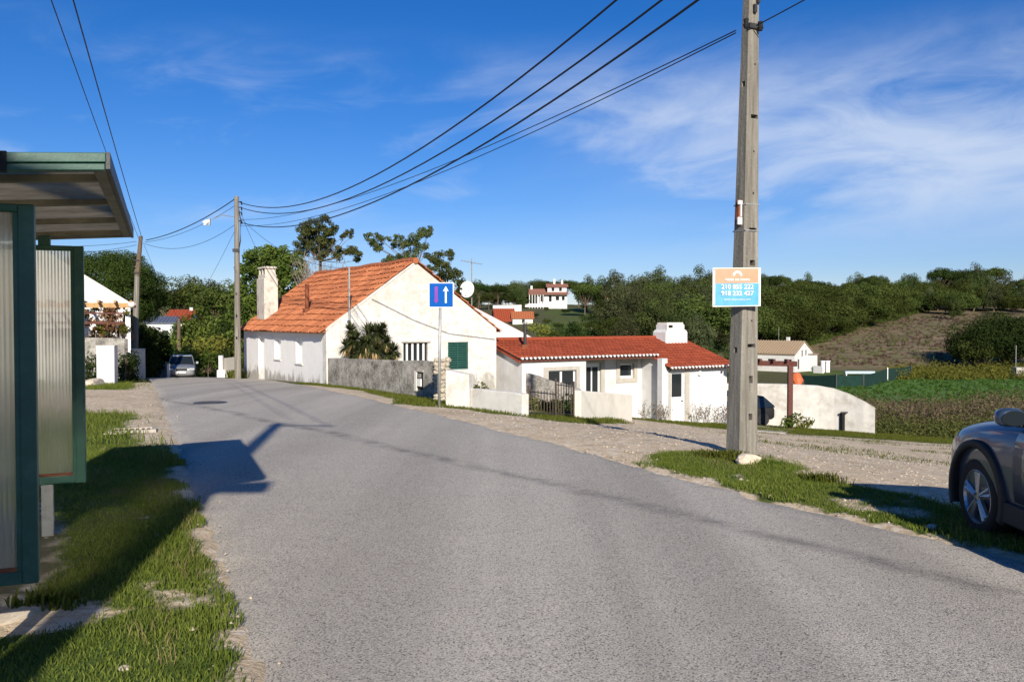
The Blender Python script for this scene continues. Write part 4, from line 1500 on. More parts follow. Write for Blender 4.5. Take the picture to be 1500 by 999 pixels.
mpb = on_ground(at(348.5, 553, 38.5).x, 38.5)
mpt = at(349, 288, 38.5)
mpole, MH = round_pole('utility_pole', 'pale concrete pole with cable dead ends beside the old cottage', 'utility pole', mpb, mpt.z, .15, .10, M['pole'])
for q in range(4):
    MB().bx(-.035, .035, -.148 + q * .012, -.10, MH * (.22 + q * .12), MH * (.22 + q * .12) + .12).build('pole_slot', M['dark'], mpole)
for q, zz in enumerate((MH - .25, MH - .5, MH - .72, MH - 1.1)):
    MB().tube([(.10, -.05, zz), (.24, -.08, zz), (.26, -.08, zz - .14)], [.02, .035, .03], 6).build('insulator', M['black'], mpole)
MB().tube([(.13, -.1, MH - .6), (.22, -.12, MH - 1.1), (.20, -.12, MH - 2.0), (.14, -.11, MH - 2.3)], .022, 6).build('cable_loop', M['cable'], mpole)
MB().bx(-.16, .16, -.13, -.10, MH - 2.5, MH - 2.35).build('steel_band', M['dark_steel'], mpole)
# street lamp head on a slender bracket
sl_p = at(304, 327, 37.6)
slt = thing('street_lamp', 'small white street lamp hanging on a thin bracket left of the pole', 'street lamp', sl_p)
br = Vector((mpb.x, mpb.y, at(349, 318, 38.5).z)) - sl_p
MB().tube([(.06, .02, .10), (br.x * .5, br.y * .5, br.z * .5 + .22), (br.x - .1, br.y, br.z)], .016, 6).build('lamp_bracket', M['galv'], slt)
MB().tube([(-.14, 0, -.02), (-.05, 0, .05), (.10, 0, .10)], [.11, .10, .05], 10).build('lamp_housing', M['white_plastic'], slt)
MB().tube([(-.13, -.02, -.10), (-.13, -.02, -.02), (-.06, 0, .02)], [.09, .12, .08], 10).build('lamp_glass', M['white_plastic'], slt)
MB().bx(.06, .12, -.04, .04, -.10, .2).build('lamp_clamp', M['galv'], slt)

p2b = on_ground(at(196, 540, 45).x, 45)
p2t = at(206.5, 346, 45)
pole2, P2H = round_pole('utility_pole', 'leaning pole at the left verge with a darker upper half', 'utility pole', p2b, at(202, 390, 45).z, .17, .13, M['pole'], lean_x=.25)
MB().tube([(.24, -.02, P2H - .5), (p2t.x - p2b.x, 0, p2t.z - p2b.z)], [.14, .10], 8).build('wooden_extension', M['bark'], pole2)
for q in range(5):
    zz = P2H - .1 + q * .18
    MB().tube([(.05, -.1, zz), (.20, -.14, zz)], .04, 6).build('insulator', M['black'], pole2)
MB().bx(.14, .40, -.16, -.12, P2H + .25, P2H + .33).bx(.12, .36, -.17, -.13, P2H - .4, P2H - .32).build('steel_band', M['dark_steel'], pole2)

p3b = on_ground(at(261, 530, 70).x, 70)
pole3, _ = round_pole('utility_pole', 'small distant pole by the bushes where the road dips', 'utility pole', p3b, at(263, 466, 70).z, .17, .13, M['bark'], lean_x=.1)
# pole behind the camera, whose shadow falls across the road
p4b = on_ground(-1.15, -3.3)
pole4, P4H = round_pole('utility_pole', 'tall concrete pole on the left verge next to the bus shelter', 'utility pole', p4b, p4b.z + 7.95, .17, .10, M['pole'])
MB().bx(.06, .62, -.15, -.12, 5.26, 5.53).build('shadow_plate', M['galv'], pole4)  # unseen plate added to cast the short strip of shadow on the road
MB().tube([(-.15, 0, 7.8), (.95, 0, 7.76)], .03, 6).build('crossarm', M['dark_steel'], pole4)


# ------------------------------------------------------------------ cables
def cable(label, a, b, sag, r=.016, n=28, mat='cable', group=None):
    a, b = Vector(a), Vector(b)
    pts = [a + (b - a) * (i / n) - EZ * (4 * sag * (i / n) * (1 - i / n)) for i in range(n + 1)]
    mid = a
    o = MB().tube([p - mid for p in pts], r, 5).build('overhead_cable', M[mat])
    o.location = mid
    return tag(o, label, 'cable', group)


def pole_at(z):
    c_ = Matrix.Rotation(R(25.6), 3, 'Z') @ pole_c(z)
    return PB + Vector((c_.x, c_.y, z))


A = pole_at(0)
mz = lambda py: at(352, py, 38.4)
cable('topmost black power cable sweeping from tall pole to cottage pole', A + Vector((-.12, .05, CZ[0])), mz(297), 1.50, .018)
cable('middle black power cable sweeping from tall pole to cottage pole', A + Vector((-.12, .05, CZ[1])), mz(304), 1.40, .017)
cable('lowest thick black power cable between tall pole and cottage pole', A + Vector((-.12, .05, CZ[2])), mz(326), 1.26, .018)
zt1 = at(1078, 45, PB.y - .2)
cable('thin telephone wire, upper of the pair from the tall pole', zt1, mz(322), .60, .008)
cable('thin telephone wire, lower of the pair from the tall pole', zt1 - Vector((0, 0, .03)), mz(331), .66, .008)
cable('thin telephone wire rising right from the tall concrete pole', at(1108, 38, PB.y - .15), Vector((7.6, 3.4, 7.2)), .25, .008)
cable('left of the two wires dropping behind the shelter roof', p4b + Vector((.37, 0, 7.8)), p2t - Vector((.12, 0, .12)), .22, .010)
cable('right of the two wires dropping behind the shelter roof', p4b + Vector((.85, 0, 7.78)), p2t + Vector((.05, 0, -.1)), .22, .013)
cable('thick black cable rising from left pole to cottage pole', at(214, 352, 45), at(345, 291, 38.6), .28, .022)
cable('thin black cable below it from left pole to cottage pole', at(212, 355, 45), at(345, 301, 38.6), .30, .010)
cable('thin slack wire drooping between left pole and cottage pole', at(212, 357, 45), at(346, 328, 38.6), .62, .010)
cable('thin slack service wire from cottage pole far down the road', at(346, 334, 38.6), at(263, 470, 70), .5, .008)
cable('thin service wire from left pole to the distant small pole', at(210, 356, 45), at(263, 469, 70), .3, .008)
cable('service wire running left from the left pole behind the shelter', at(200, 354, 45), at(-60, 352, 33), .25, .010)
cable('lower service wire running left from the left pole', at(200, 359, 45), at(-60, 362, 33), .35, .010)
cable('service drop from cottage pole to the tall old chimney', at(353, 312, 38.4), house_pt(.62, 9.2, 3.95), .25, .008)
cable('service drop from cottage pole to the thin steel mast', at(353, 320, 38.4), Vector((mp.x, mp.y, 3.5)), .55, .008)
o = MB().tube([house_pt(1.75, -.06, 2.42), house_pt(3.5, -.06, 1.62), house_pt(5.0, -.06, 1.1), house_pt(7.1, -.06, .85)], .010, 5).build('wall_cable', M['dark_steel'])
tag(o, 'thin dark cable clipped slantwise across the cottage gable', 'cable')

# ------------------------------------------------------------------ priority road sign
ts = ground_at(643, 596)
ts = on_ground(ts.x, ts.y)
kY = ts.y
tsn = thing('traffic_sign', 'square blue priority sign with two arrows on a thin post', 'traffic sign', ts)
zt = at(646, 414, kY).z - ts.z
zb = at(646, 451, kY).z - ts.z
sc_ = (zt - zb)
cx_ = at(646.5, 430, kY).x - ts.x
MB().tube([(0, 0, -.3), (cx_ - .02, 0, zt - .05)], .032, 10).build('post', M['galv'], tsn, smooth=True)
zm = (zt + zb) / 2
hs_ = sc_ / 2
sp = MB().bx(cx_ - hs_, cx_ + hs_, -.055, -.045, zm - hs_, zm + hs_).build('plate', M['white_paint'], tsn, bevel=.004)
MB().bx(cx_ - hs_ * .93, cx_ + hs_ * .93, -.0575, -.0552, zm - hs_ * .93, zm + hs_ * .93).build('blue_panel', M['sign_blue'], sp)
q = hs_
up = [(.30 * q, -.62 * q), (.44 * q, -.62 * q), (.44 * q, .36 * q), (.60 * q, .30 * q), (.37 * q, .70 * q), (.14 * q, .30 * q), (.30 * q, .36 * q)]
MB().prism(up, (cx_, -.0605, zm), EX, EZ, -EY, .0028).build('white_arrow', M['white_paint'], sp)
dn_ = [(-.50 * q, .68 * q), (-.28 * q, .68 * q), (-.28 * q, -.38 * q), (-.20 * q, -.38 * q), (-.39 * q, -.66 * q), (-.58 * q, -.38 * q), (-.50 * q, -.38 * q)]
MB().prism(dn_, (cx_, -.0605, zm), EX, EZ, -EY, .0028).build('red_arrow', M['sign_red'], sp)
for zz in (.15, -.15):
    MB().bx(cx_ - .06, cx_ + .04, -.045, .036, zm + zz - .015, zm + zz + .015).build('clamp', M['galv'], tsn)
MB().tube([(0, 0, -.1), (0, 0, .03)], .10, 8).build('footing', M['concrete'], tsn)

# ------------------------------------------------------------------ bus shelter
SA = R(22.3)
S0 = Vector((-1.78, 3.75, 0))
bs = thing('bus_shelter', 'dark green bus shelter with ribbed translucent panels and flat roof', 'bus shelter', S0, SA)
ZB, ZT = 2.27, 2.335
RL_, RW_ = 3.36, 1.55                       # roof length along the road, roof depth away from it


def ribbed(x0, x1, z0, z1, y, nm, par, mat=M['ribbed'], pitch=.022, amp=.0025):
    n_ = max(4, int((x1 - x0) / pitch * 2))
    vs_, fs_ = [], []
    for i in range(n_ + 1):
        x = x0 + (x1 - x0) * i / n_
        yy = y + (amp if i % 2 else -amp)
        vs_ += [(x, yy, z0), (x, yy, z1)]
    for i in range(n_):
        fs_.append((i * 2, i * 2 + 2, i * 2 + 3, i * 2 + 1))
    return MB().add(vs_, fs_).build(nm, mat, par, fix=False)


def end_panel(y, x0, x1, z0, z1):
    fw, ft_ = .068, .03
    fr_ = MB().bx(x0, x0 + fw, y - ft_, y + ft_, z0, z1).bx(x1 - fw, x1, y - ft_, y + ft_, z0, z1).bx(x0 + fw, x1 - fw, y - ft_ + .002, y + ft_ - .002, z1 - fw * .55, z1).bx(x0 + fw, x1 - fw, y - ft_ + .002, y + ft_ - .002, z0, z0 + fw * .9)
    f_ = fr_.build('panel_frame', M['green_paint'], bs, bevel=.006)
    MB().bx(x0 + fw, x0 + fw + .022, y - .02, y + .02, z0 + fw * .9, z1 - fw * .55).build('glazing_bead', M['green_paint'], f_)
    MB().bx(x1 - fw - .022, x1 - fw, y - .02, y + .02, z0 + fw * .9, z1 - fw * .55).build('glazing_bead', M['green_paint'], f_)
    ribbed(x0 + fw, x1 - fw, z0 + fw * .9, z1 - fw * .55, y, 'ribbed_sheet', f_)
    MB().bx(x0 + fw + .022, x1 - fw - .022, y - .024, y - .012, z0 + fw * .9, z0 + fw * .9 + .02).build('rust_strip', M['rust'], f_)
    return f_


X1, X0 = -.322, -1.40
end_panel(.41, X0, X1, .37, 2.14)
end_panel(3.11, X0, X1, .37, 2.165)
for y in (.41, 3.11):
    MB().bx(-.625, -.545, y - .028, y + .028, -.35, .369).build('post_foot', M['galv'], bs)
    MB().bx(-.625, -.545, y - .028, y + .028, 2.13 if y < 1 else 2.166, ZB + .02).build('post_head', M['green_paint'], bs)
# back wall of the shelter
for y in (.41, 1.76, 3.11):
    MB().bx(-1.50, -1.43, y - .035, y + .035, -.35, ZB + .02).build('rear_post', M['green_paint'], bs)
for y0, y1 in ((.45, 1.72), (1.80, 3.07)):
    f_ = MB().bx(-1.485, -1.445, y0, y1, .37, .44).bx(-1.485, -1.445, y0, y1, 2.05, 2.12).build('rear_rail', M['green_paint'], bs)
    n_ = 60
    vs, fs = [], []
    for i in range(n_ + 1):
        yy = y0 + (y1 - y0) * i / n_
        vs += [(-1.465 + (.0025 if i % 2 else -.0025), yy, .44), (-1.465 + (.0025 if i % 2 else -.0025), yy, 2.05)]
    for i in range(n_):
        fs.append((i * 2, i * 2 + 2, i * 2 + 3, i * 2 + 1))
    MB().add(vs, fs).build('ribbed_sheet', M['ribbed'], f_, fix=False)
# roof: edge beams, cross beams, sheet
ra_ = MB().bx(-RW_, 0, 0, .05, ZB, ZB + .030).build('front_beam', M['green_paint'], bs, bevel=.004)
MB().bx(-RW_, .004, -.006, .05, ZB + .034, ZT + .012).build('front_fascia', M['green_paint'], ra_, bevel=.004)
MB().bx(-.54, -.375, -.012, .03, ZB - .004, ZT + .016).build('dark_tape', M['black'], ra_)
MB().bx(-.055, 0, .052, RL_ - .06, ZB + .012, ZT - .012).build('side_beam', M['shelter_metal'], bs, bevel=.004)
MB().bx(.002, .02, 0, RL_, ZB + .005, ZT + .014).build('gutter_edge', M['dark_steel'], bs)
MB().bx(-RW_, -RW_ + .055, .052, RL_ - .06, ZB, ZT).build('side_beam', M['shelter_metal'], bs)
MB().bx(-RW_, 0, RL_ - .045, RL_, ZB + .010, ZT).build('end_beam', M['shelter_metal'], bs)
for y in (.41, 1.30, 2.25, 3.11):
    MB().bx(-RW_ + .056, -.056, y - .028, y + .028, ZB + .012, ZB + .045).build('cross_beam', M['shelter_metal'], bs)
n_ = 74
vs, fs = [], []
for i in range(n_ + 1):
    yy = .052 + (RL_ - .112) * i / n_
    zz = ZB + .050 + (.013 if i % 2 else 0)
    vs += [(-RW_ + .056, yy, zz), (-.056, yy, zz)]
for i in range(n_):
    fs.append((i * 2, i * 2 + 1, i * 2 + 3, i * 2 + 2))
MB().add(vs, fs).build('roof_sheet', M['roof_sheet'], bs, fix=False)
MB().bx(-1.42, -1.05, .6, 2.9, .42, .46).bx(-1.40, -1.34, .9, .96, -.2, .42).bx(-1.40, -1.34, 2.5, 2.56, -.2, .42).build('bench_seat', M['pale_wood'], bs)

# the roof falls a little towards the back
for o_ in list(bs.children) + [q for p_ in bs.children for q in p_.children]:
    root_ = o_ if o_.parent == bs else o_.parent
    if root_.name.split('.')[0] in ('front_beam', 'side_beam', 'gutter_edge', 'end_beam', 'cross_beam', 'roof_sheet', 'post_head', 'rear_post'):
        for v_ in o_.data.vertices:
            if v_.co.z > 2.2:
                v_.co.z += .07 * v_.co.x - .012
# manhole cover, drain slab
mh = ground_at(308, 592)
mh_o = thing('manhole_cover', 'round iron manhole cover in the road near the bend', 'manhole cover', (mh.x, mh.y, road_z(mh.x, mh.y) + .004))
MB().tube([(0, 0, -.02), (0, 0, .006)], .36, 20).build('cover_ring', M['dark_steel'], mh_o)
for q in range(-2, 3):
    MB().bx(-.22, .22, q * .1 - .02, q * .1 + .02, .006, .012).build('rib', M['dark_steel'], mh_o)
dg_ = ground_at(196, 633)
drn = thing('drain_cover', 'rusty rectangular drain grate in the gravel beside the road', 'drain', on_ground(dg_.x, dg_.y, .02), SA)
MB().wall(rect(-.36, .32, -.20, .20), [rect(-.30, .26, -.15, .15)], (0, 0, .03), EX, EY, EZ, .12).build('grate_frame', M['concrete'], drn)
for q in range(7):
    MB().bx(-.29 + q * .08, -.25 + q * .08, -.15, .15, -.02, .015).build('bar', M['rust'], drn)
MB().bx(-.3, .26, -.15, .15, -.1, -.08).build('drain_pit', M['dark'], drn)
ls_ = ground_at(168, 640)


def rock(label, px, py, sc3, mat, variant=0, dz=.3, group=None, cat='rock', Y=None):
    p = ground_at(px, py)
    me = STONES[variant].copy()
    me.materials.append(mat)
    o_ = finish(bpy.data.objects.new('rock', me))
    o_.location = (p.x, p.y, hz(p.x, p.y) + sc3[2] * dz)
    o_.scale = sc3
    o_.rotation_euler = (0, 0, variant * 1.3 + px)
    return tag(o_, label, cat, group)


rock('flat white stone lying left of the drain grate', 168, 638, (.36, .22, .06), M['limestone'], 2)
rock('large pale boulder at the foot of the white gate pier', 136, 567, (1.1, .6, .35), M['limestone'], 3)
rock('grey boulder tucked against the white gate pier', 152, 559, (.7, .5, .45), M['rubble'], 4)
rock('pale chalky stone in the shelter shadow nearest the camera', 86, 922, (.26, .15, .05), M['limestone'], 0, .15)
rock('long whitish stone at the edge of the bare sand', 22, 906, (.38, .20, .06), M['limestone'], 1, .12)
rock('small half buried stone in the grass near the bottom edge', 183, 983, (.07, .05, .03), M['limestone'], 5)
rock('small white stone on the grass verge before the blue car', 1365, 777, (.16, .10, .05), M['limestone'], 2)

# ------------------------------------------------------------------ left: white house, pergola, pier, walls
lg = at(187, 443, 37)
la = at(36, 330, 37)
lw_ = lg.x - la.x
lw_ = 4.6
LR = R(24)
lh = thing('white_house', 'bright white gable house behind the vine pergola on the left', 'house', (lg.x - lw_ * math.cos(LR), 37 - lw_ * math.sin(LR), 0), LR)
la = at(44, 333, 37 - lw_ * math.sin(LR))
gz = hz(lh.location.x, 35)
MB().wall([(-lw_, gz - .6), (lw_, gz - .6), (lw_, lg.z), (0, la.z), (-lw_, lg.z)], [rect(1.4, 2.6, gz + .9, gz + 2.1)], (0, 0, 0), EX, EZ, -EY, .3).build('gable_wall', M['white_wall'], lh)
MB().bx(lw_ - .3, lw_, .3, 7, gz - .6, lg.z - .02).build('side_wall', M['white_wall'], lh)
MB().bx(-lw_, -lw_ + .3, .3, 7, gz - .6, lg.z - .02).build('side_wall', M['white_wall'], lh)
MB().prism([(-lw_ - .12, lg.z - .02), (0, la.z + .07), (lw_ + .12, lg.z - .02), (lw_ + .12, lg.z - .1), (0, la.z - .005), (-lw_ - .12, lg.z - .1)], (0, .02, 0), EX, EZ, -EY, 7).build('roof', M['white_wall'], lh)
wf = MB().wall(rect(1.4, 2.6, gz + .9, gz + 2.1), [rect(1.47, 1.97, gz + .97, gz + 2.03), rect(2.03, 2.53, gz + .97, gz + 2.03)], (0, .1, 0), EX, EZ, -EY, .05).build('window', M['brown_wood'], lh)
MB().bx(1.47, 2.53, .12, .13, gz + .97, gz + 2.03).build('pane', M['glass'], wf)

pgp = at(188, 520, 34)
pg = thing('pergola', 'timber pergola with white post and dry climbing vine', 'pergola', (pgp.x, 34, hz(pgp.x, 34)), R(23))
zb_ = at(188, 447, 34).z - pg.location.z
MB().bx(-.09, .09, -.09, .09, -.3, zb_ - .11).build('post', M['white_paint'], pg)
MB().bx(-3.6, .30, -.08, .08, zb_ - .11, zb_ + .08).build('beam', M['pale_wood'], pg, bevel=.01)
for q in range(7):
    MB().bx(-3.4 + q * .58, -3.32 + q * .58, -.5, 2.4, zb_ + .082, zb_ + .18).build('rafter', M['pale_wood'], pg)
MB().bx(-3.6, .0, -.04, .04, zb_ - .75, zb_ - .66).bx(-3.6, -.09, -.03, .03, zb_ - .36, zb_ - .30).build('trellis_rail', M['brown_wood'], pg)
MB().bx(-2.0, -1.85, 2.2, 2.35, -.4, zb_ + .08).build('post', M['white_paint'], pg)
gl_ = at(189, 446, 33.7)
o = thing('globe_lamp', 'small white globe lamp on the end of the pergola beam', 'lamp', (gl_.x + .1, 33.7, gl_.z))
bm = bmesh.new()
bmesh.ops.create_uvsphere(bm, u_segments=12, v_segments=8, radius=.13)
me = bpy.data.meshes.new('lamp_globe')
bm.to_mesh(me)
bm.free()
me.materials.append(M['white_plastic'])
finish(bpy.data.objects.new('lamp_globe', me), o)
MB().tube([(0, 0, -.2), (0, .05, -.12)], .05, 8).build('lamp_base', M['dark_steel'], o)

gp = ground_at(158, 566)
wall_along('grey_garden_wall', 'grey roughcast garden wall under the vine pergola', 'wall', (at(70, 530, 32.8).x, 32.8, 0), (at(185, 530, 31.8).x, 31.8, 0), 1.72, 1.66, .22, M['mossy'], sub=5)
gpr = thing('gate_pier', 'square white gate pier with shaded right side', 'gate pier', on_ground(at(157, 560, 29.2).x, 29.2), SA - R(6))
MB().bx(-.28, .28, -.30, .42, -.3, 1.33).build('pier_body', M['white_wall'], gpr, bevel=.02)
MB().bx(-.29, .29, -.31, .43, 1.332, 1.36).build('pier_cap', M['cream'], gpr)
gpr2 = thing('gate_pier', 'lower white gate pier half hidden beyond the leaning pole', 'gate pier', on_ground(at(203, 555, 41).x, 41), SA)
MB().bx(-.3, .3, -.3, .3, -.3, 1.4).build('pier_body', M['cream'], gpr2, bevel=.02)
MB().bx(-.31, .31, -.31, .31, 1.402, 1.44).build('pier_cap', M['cream'], gpr2)
# pale blue wall block left of the distant car
bb = at(238, 552, 52)
wall_along('blue_white_wall', 'small bluish white wall left of the oncoming car', 'wall', (at(226, 550, 53).x, 53, 0), (at(247, 550, 51.5).x, 51.5, 0), .85, .85, .2, M['white_wall'], sub=2)
wq = wall_along('roadside_wall', 'pale low wall with a white end post where the road bends', 'wall', (at(330, 545, 54).x, 54, 0), (at(347, 545, 50).x, 50, 0), 1.25, 1.25, .2, M['cream'], sub=2)[0]
wx_ = at(324, 545, 53.5)
ep = thing('bollard', 'short white post where the low wall begins', 'bollard', on_ground(wx_.x, 53.5))
MB().bx(-.12, .12, -.12, .12, -.3, 1.42).build('post', M['white_wall'], ep)
MB().bx(-.20, .32, -.20, .20, -.3, .52).build('plinth', M['white_wall'], ep)


# ------------------------------------------------------------------ cars
def car_body_stations():
    #      y     half  z0    zt    crown
    return [(2.16, .56, .36, .66, .02), (2.12, .70, .28, .76, .03), (1.98, .80, .23, .86, .05), (1.72, .862, .21, .935, .06),
            (1.30, .885, .21, .99, .07), (.95, .89, .21, 1.025, .06), (.62, .89, .21, 1.045, .03), (.2, .89, .21, 1.05, .0), (-.6, .89, .21, 1.06, .0),
            (-1.33, .89, .22, 1.08, .0), (-1.85, .86, .25, 1.08, .0), (-2.08, .80, .30, 1.0, .0), (-2.15, .70, .36, .9, .0)]


def loft(st):
    vs, fs = [], []
    n = 0
    for (y, w, z0, zt, cr) in st:
        h = zt - z0
        half = [(0, z0), (w * .80, z0), (w * .965, z0 + .07), (w * .99, z0 + h * .32), (w * 1.0, z0 + h * .60), (w * .985, z0 + h * .80), (w * .94, z0 + h * .94), (w * .80, zt + cr * .35), (w * .4, zt + cr * .85), (0, zt + cr)]
        ring = half + [(-x, z) for x, z in half[-2:0:-1]]
        n = len(ring)
        vs += [(x, y, z) for x, z in ring]
    for i in range(len(st) - 1):
        for k in range(n):
            k2 = (k + 1) % n
            fs.append((i * n + k, i * n + k2, (i + 1) * n + k2, (i + 1) * n + k))
    fs.append(tuple(range(n)))
    fs.append(tuple((len(st) - 1) * n + k for k in range(n))[::-1])
    return MB().add(vs, fs)


def disc(mb, x, y, z, r, th, seg=28):
    mb.tube([(x - th / 2, y, z), (x + th / 2, y, z)], r, seg)
    return mb


def make_wheel(par, x, y, r, side, steer=0.0):
    """tyre with a five spoke alloy rim, side = -1 on the car's left"""
    w = finish(bpy.data.objects.new('wheel', None), par)
    w.location = (x, y, r)
    w.rotation_euler = (0, 0, steer)
    bm_ = MB()
    prof_ = [(-.105, r * .68), (-.11, r * .80), (-.105, r * .93), (-.085, r * .985), (-.03, r), (.03, r), (.085, r * .985), (.105, r * .93), (.11, r * .80), (.105, r * .68)]
    S_ = 36
    vs_ = [(px_, pr_ * math.cos(2 * math.pi * k / S_), pr_ * math.sin(2 * math.pi * k / S_)) for k in range(S_) for px_, pr_ in prof_]
    P_ = len(prof_)
    fs_ = [(k * P_ + i, k * P_ + i + 1, ((k + 1) % S_) * P_ + i + 1, ((k + 1) % S_) * P_ + i) for k in range(S_) for i in range(P_ - 1)]
    bm_.add(vs_, fs_).build('tyre', M['black'], w, smooth=True)
    rim = MB()
    prr = [(side * .100, r * .70), (side * .108, r * .665), (side * .085, r * .63), (side * .02, r * .60), (-side * .08, r * .62)]
    vs_ = [(px_, pr_ * math.cos(2 * math.pi * k / S_), pr_ * math.sin(2 * math.pi * k / S_)) for k in range(S_) for px_, pr_ in prr]
    P_ = len(prr)
    fs_ = [(k * P_ + i, k * P_ + i + 1, ((k + 1) % S_) * P_ + i + 1, ((k + 1) % S_) * P_ + i) for k in range(S_) for i in range(P_ - 1)]
    rim.add(vs_, fs_)
    disc(rim, side * .075, 0, 0, r * .17, .045, 16)
    for q in range(5):
        a_ = 2 * math.pi * q / 5 + .31
        for da_ in (-.13, .13):
            c0 = Vector((side * .085, math.cos(a_) * r * .12, math.sin(a_) * r * .12))
            c1 = Vector((side * .088, math.cos(a_ + da_) * r * .63, math.sin(a_ + da_) * r * .63))
            rim.tube([c0, c1], [.030, .026], 6)
    rim.build('rim', M['alloy'], w, smooth=False)
    hub_ = MB()
    disc(hub_, -side * .01, 0, 0, r * .58, .02, 24)
    hub_.build('brake_disc', M['dark_steel'], w)
    return w


def suv(loc, rz):
    car = thing('parked_car', 'blue grey off-road estate car parked on the right verge', 'car', loc, rz)
    WR = .345
    body = loft(car_body_stations()).build('body', M['car_paint'], car, smooth=True, subsurf=2)
    bpy.context.view_layer.update()
    cut = MB()
    for y in (1.30, -1.33):
        for s_ in (-1, 1):
            cut.tube([(s_ * .60, y, .37), (s_ * 1.1, y, .37)], .415, 40)
    bool_diff(body, cut)
    body.data.polygons.foreach_set('use_smooth', [True] * len(body.data.polygons))
    for s_ in (-1, 1):
        for y in (1.30, -1.33):
            wd = MB()
            # dark arch lining and cladding lip
            S_ = 24
            vs_, fs_ = [], []
            for k in range(S_ + 1):
                a_ = math.pi * (-.12 + 1.24 * k / S_)
                for rr, xx in ((.408, .63), (.408, .885), (.404, .912), (.468, .905), (.474, .875)):
                    vs_.append((s_ * xx, y + rr * math.cos(a_), .37 + rr * math.sin(a_)))
            for k in range(S_):
                for i in range(4):
                    fs_.append((k * 5 + i, k * 5 + i + 1, k * 5 + 6 + i, k * 5 + 5 + i))
            wd.add(vs_, fs_).build('wheel_arch', M['cladding'], car, smooth=True)
            make_wheel(car, s_ * .775, y, WR, s_)
            ln_ = MB()
            disc(ln_, s_ * .625, y, .37, .411, .04, 40)
            ln_.build('arch_liner', M['black'], car)
    MB().bx(-.60, .60, -1.7, 1.7, .22, .9).build('wheel_housing', M['dark'], car)
    for s_ in (-1, 1):
        MB().bx(s_ * .86, s_ * .902, -.92, .86, .225, .40).build('sill_cladding', M['cladding'], car, bevel=.015)
        # doors: thin raised panels with a shadow gap
        for y0, y1 in ((-.28, .72), (-1.02, -.30)):
            vs, fs = [], []
            for yy in np.linspace(y0 + .01, y1 - .01, 6):
                for x_, z_ in ((.872, .425), (.886, .52), (.894, .66), (.889, .80), (.872, .91), (.845, .975)):
                    vs.append((s_ * x_, yy, z_))
            for a_ in range(5):
                for b_ in range(5):
                    fs.append((a_ * 6 + b_, a_ * 6 + b_ + 1, a_ * 6 + 7 + b_, a_ * 6 + 6 + b_))
            d_ = MB().add(vs, fs).build('door', M['car_paint'], car, smooth=True)
            dm = d_.modifiers.new('thick', 'SOLIDIFY')
            dm.thickness = .012
            dm.offset = 0
            MB().bx(s_ * .90, s_ * .935, y0 + .06, y0 + .24, .86, .90).build('handle', M['car_paint'], d_, bevel=.01)
    # front wings' head lamps, grille, bumper
    for s_ in (-1, 1):
        MB().obox((s_ * .56, 2.00, .76), (.26, .14, .11), Matrix.Rotation(-s_ * R(28), 3, 'Z')).build('headlight', M['lamp_glass'], car, bevel=.03)
    MB().bx(-.42, .42, 2.10, 2.19, .58, .72).build('grille', M['cladding'], car, bevel=.02)
    MB().bx(-.60, .60, 2.06, 2.20, .33, .48).build('bumper', M['cladding'], car, bevel=.03)
    # greenhouse
    st = [(.78, .80, 1.03, 1.06), (.05, .70, 1.03, 1.55), (-.5, .69, 1.03, 1.60), (-1.4, .67, 1.03, 1.56), (-1.95, .70, 1.03, 1.12)]
    vs, fs = [], []
    for y, w, z0, zt in st:
        vs += [(-.84, y, z0), (-w, y, zt), (w, y, zt), (.84, y, z0)]
    for i in range(4):
        for k in range(3):
            fs.append((i * 4 + k, i * 4 + k + 1, i * 4 + 5 + k, i * 4 + 4 + k))
    MB().add(vs, fs).build('windows', M['glass'], car)
    rf = []
    for y, w, zt in ((.10, .68, 1.55), (-.5, .70, 1.615), (-1.45, .68, 1.575), (-1.6, .66, 1.52)):
        rf += [(-w, y, zt - .03), (-w * .8, y, zt + .02), (w * .8, y, zt + .02), (w, y, zt - .03)]
    fs = [(i * 4 + k, i * 4 + k + 1, i * 4 + 5 + k, i * 4 + 4 + k) for i in range(3) for k in range(3)]
    MB().add(rf, fs).build('roof', M['car_paint'], car, smooth=True)
    for s_ in (-1, 1):
        MB().tube([(s_ * .82, .80, 1.04), (s_ * .715, .07, 1.545)], .035, 8).tube([(s_ * .715, .07, 1.545), (s_ * .70, -.5, 1.59), (s_ * .685, -1.4, 1.55), (s_ * .80, -2.0, 1.05)], .035, 8).tube([(s_ * .86, -.29, 1.04), (s_ * .705, -.32, 1.58)], .03, 8).build('pillar', M['car_paint'], car, smooth=True)
        # door mirror
        vs = []
        mbm = MB()
        rings = [(-.055, .62), (-.045, .88), (.0, 1.0), (.05, .92), (.09, .6), (.105, .2)]
        S_ = 20
        for yy, k_ in rings:
            for q in range(S_):
                a_ = 2 * math.pi * q / S_
                ex = math.copysign(abs(math.cos(a_)) ** .75, math.cos(a_)) * .112 * k_
                ez = math.copysign(abs(math.sin(a_)) ** .8, math.sin(a_)) * .074 * k_
                vs.append((s_ * 1.035 + ex, .50 + yy, 1.125 + ez))
        fs = [(i * S_ + q, i * S_ + (q + 1) % S_, (i + 1) * S_ + (q + 1) % S_, (i + 1) * S_ + q) for i in range(5) for q in range(S_)]
        fs += [tuple(range(S_))[::-1], tuple(5 * S_ + q for q in range(S_))]
        mr = mbm.add(vs, fs).build('door_mirror', M['car_paint'], car, smooth=True)
        gv = [(s_ * 1.035 + math.cos(2 * math.pi * q / S_) * .094, .437, 1.125 + math.sin(2 * math.pi * q / S_) * .059) for q in range(S_)]
        MB().add(gv, [tuple(range(S_))]).build('mirror_glass', M['glass'], mr)
        MB().obox((s_ * .90, .52, 1.07), (.12, .07, .05)).build('mirror_stalk', M['cladding'], mr, bevel=.01)
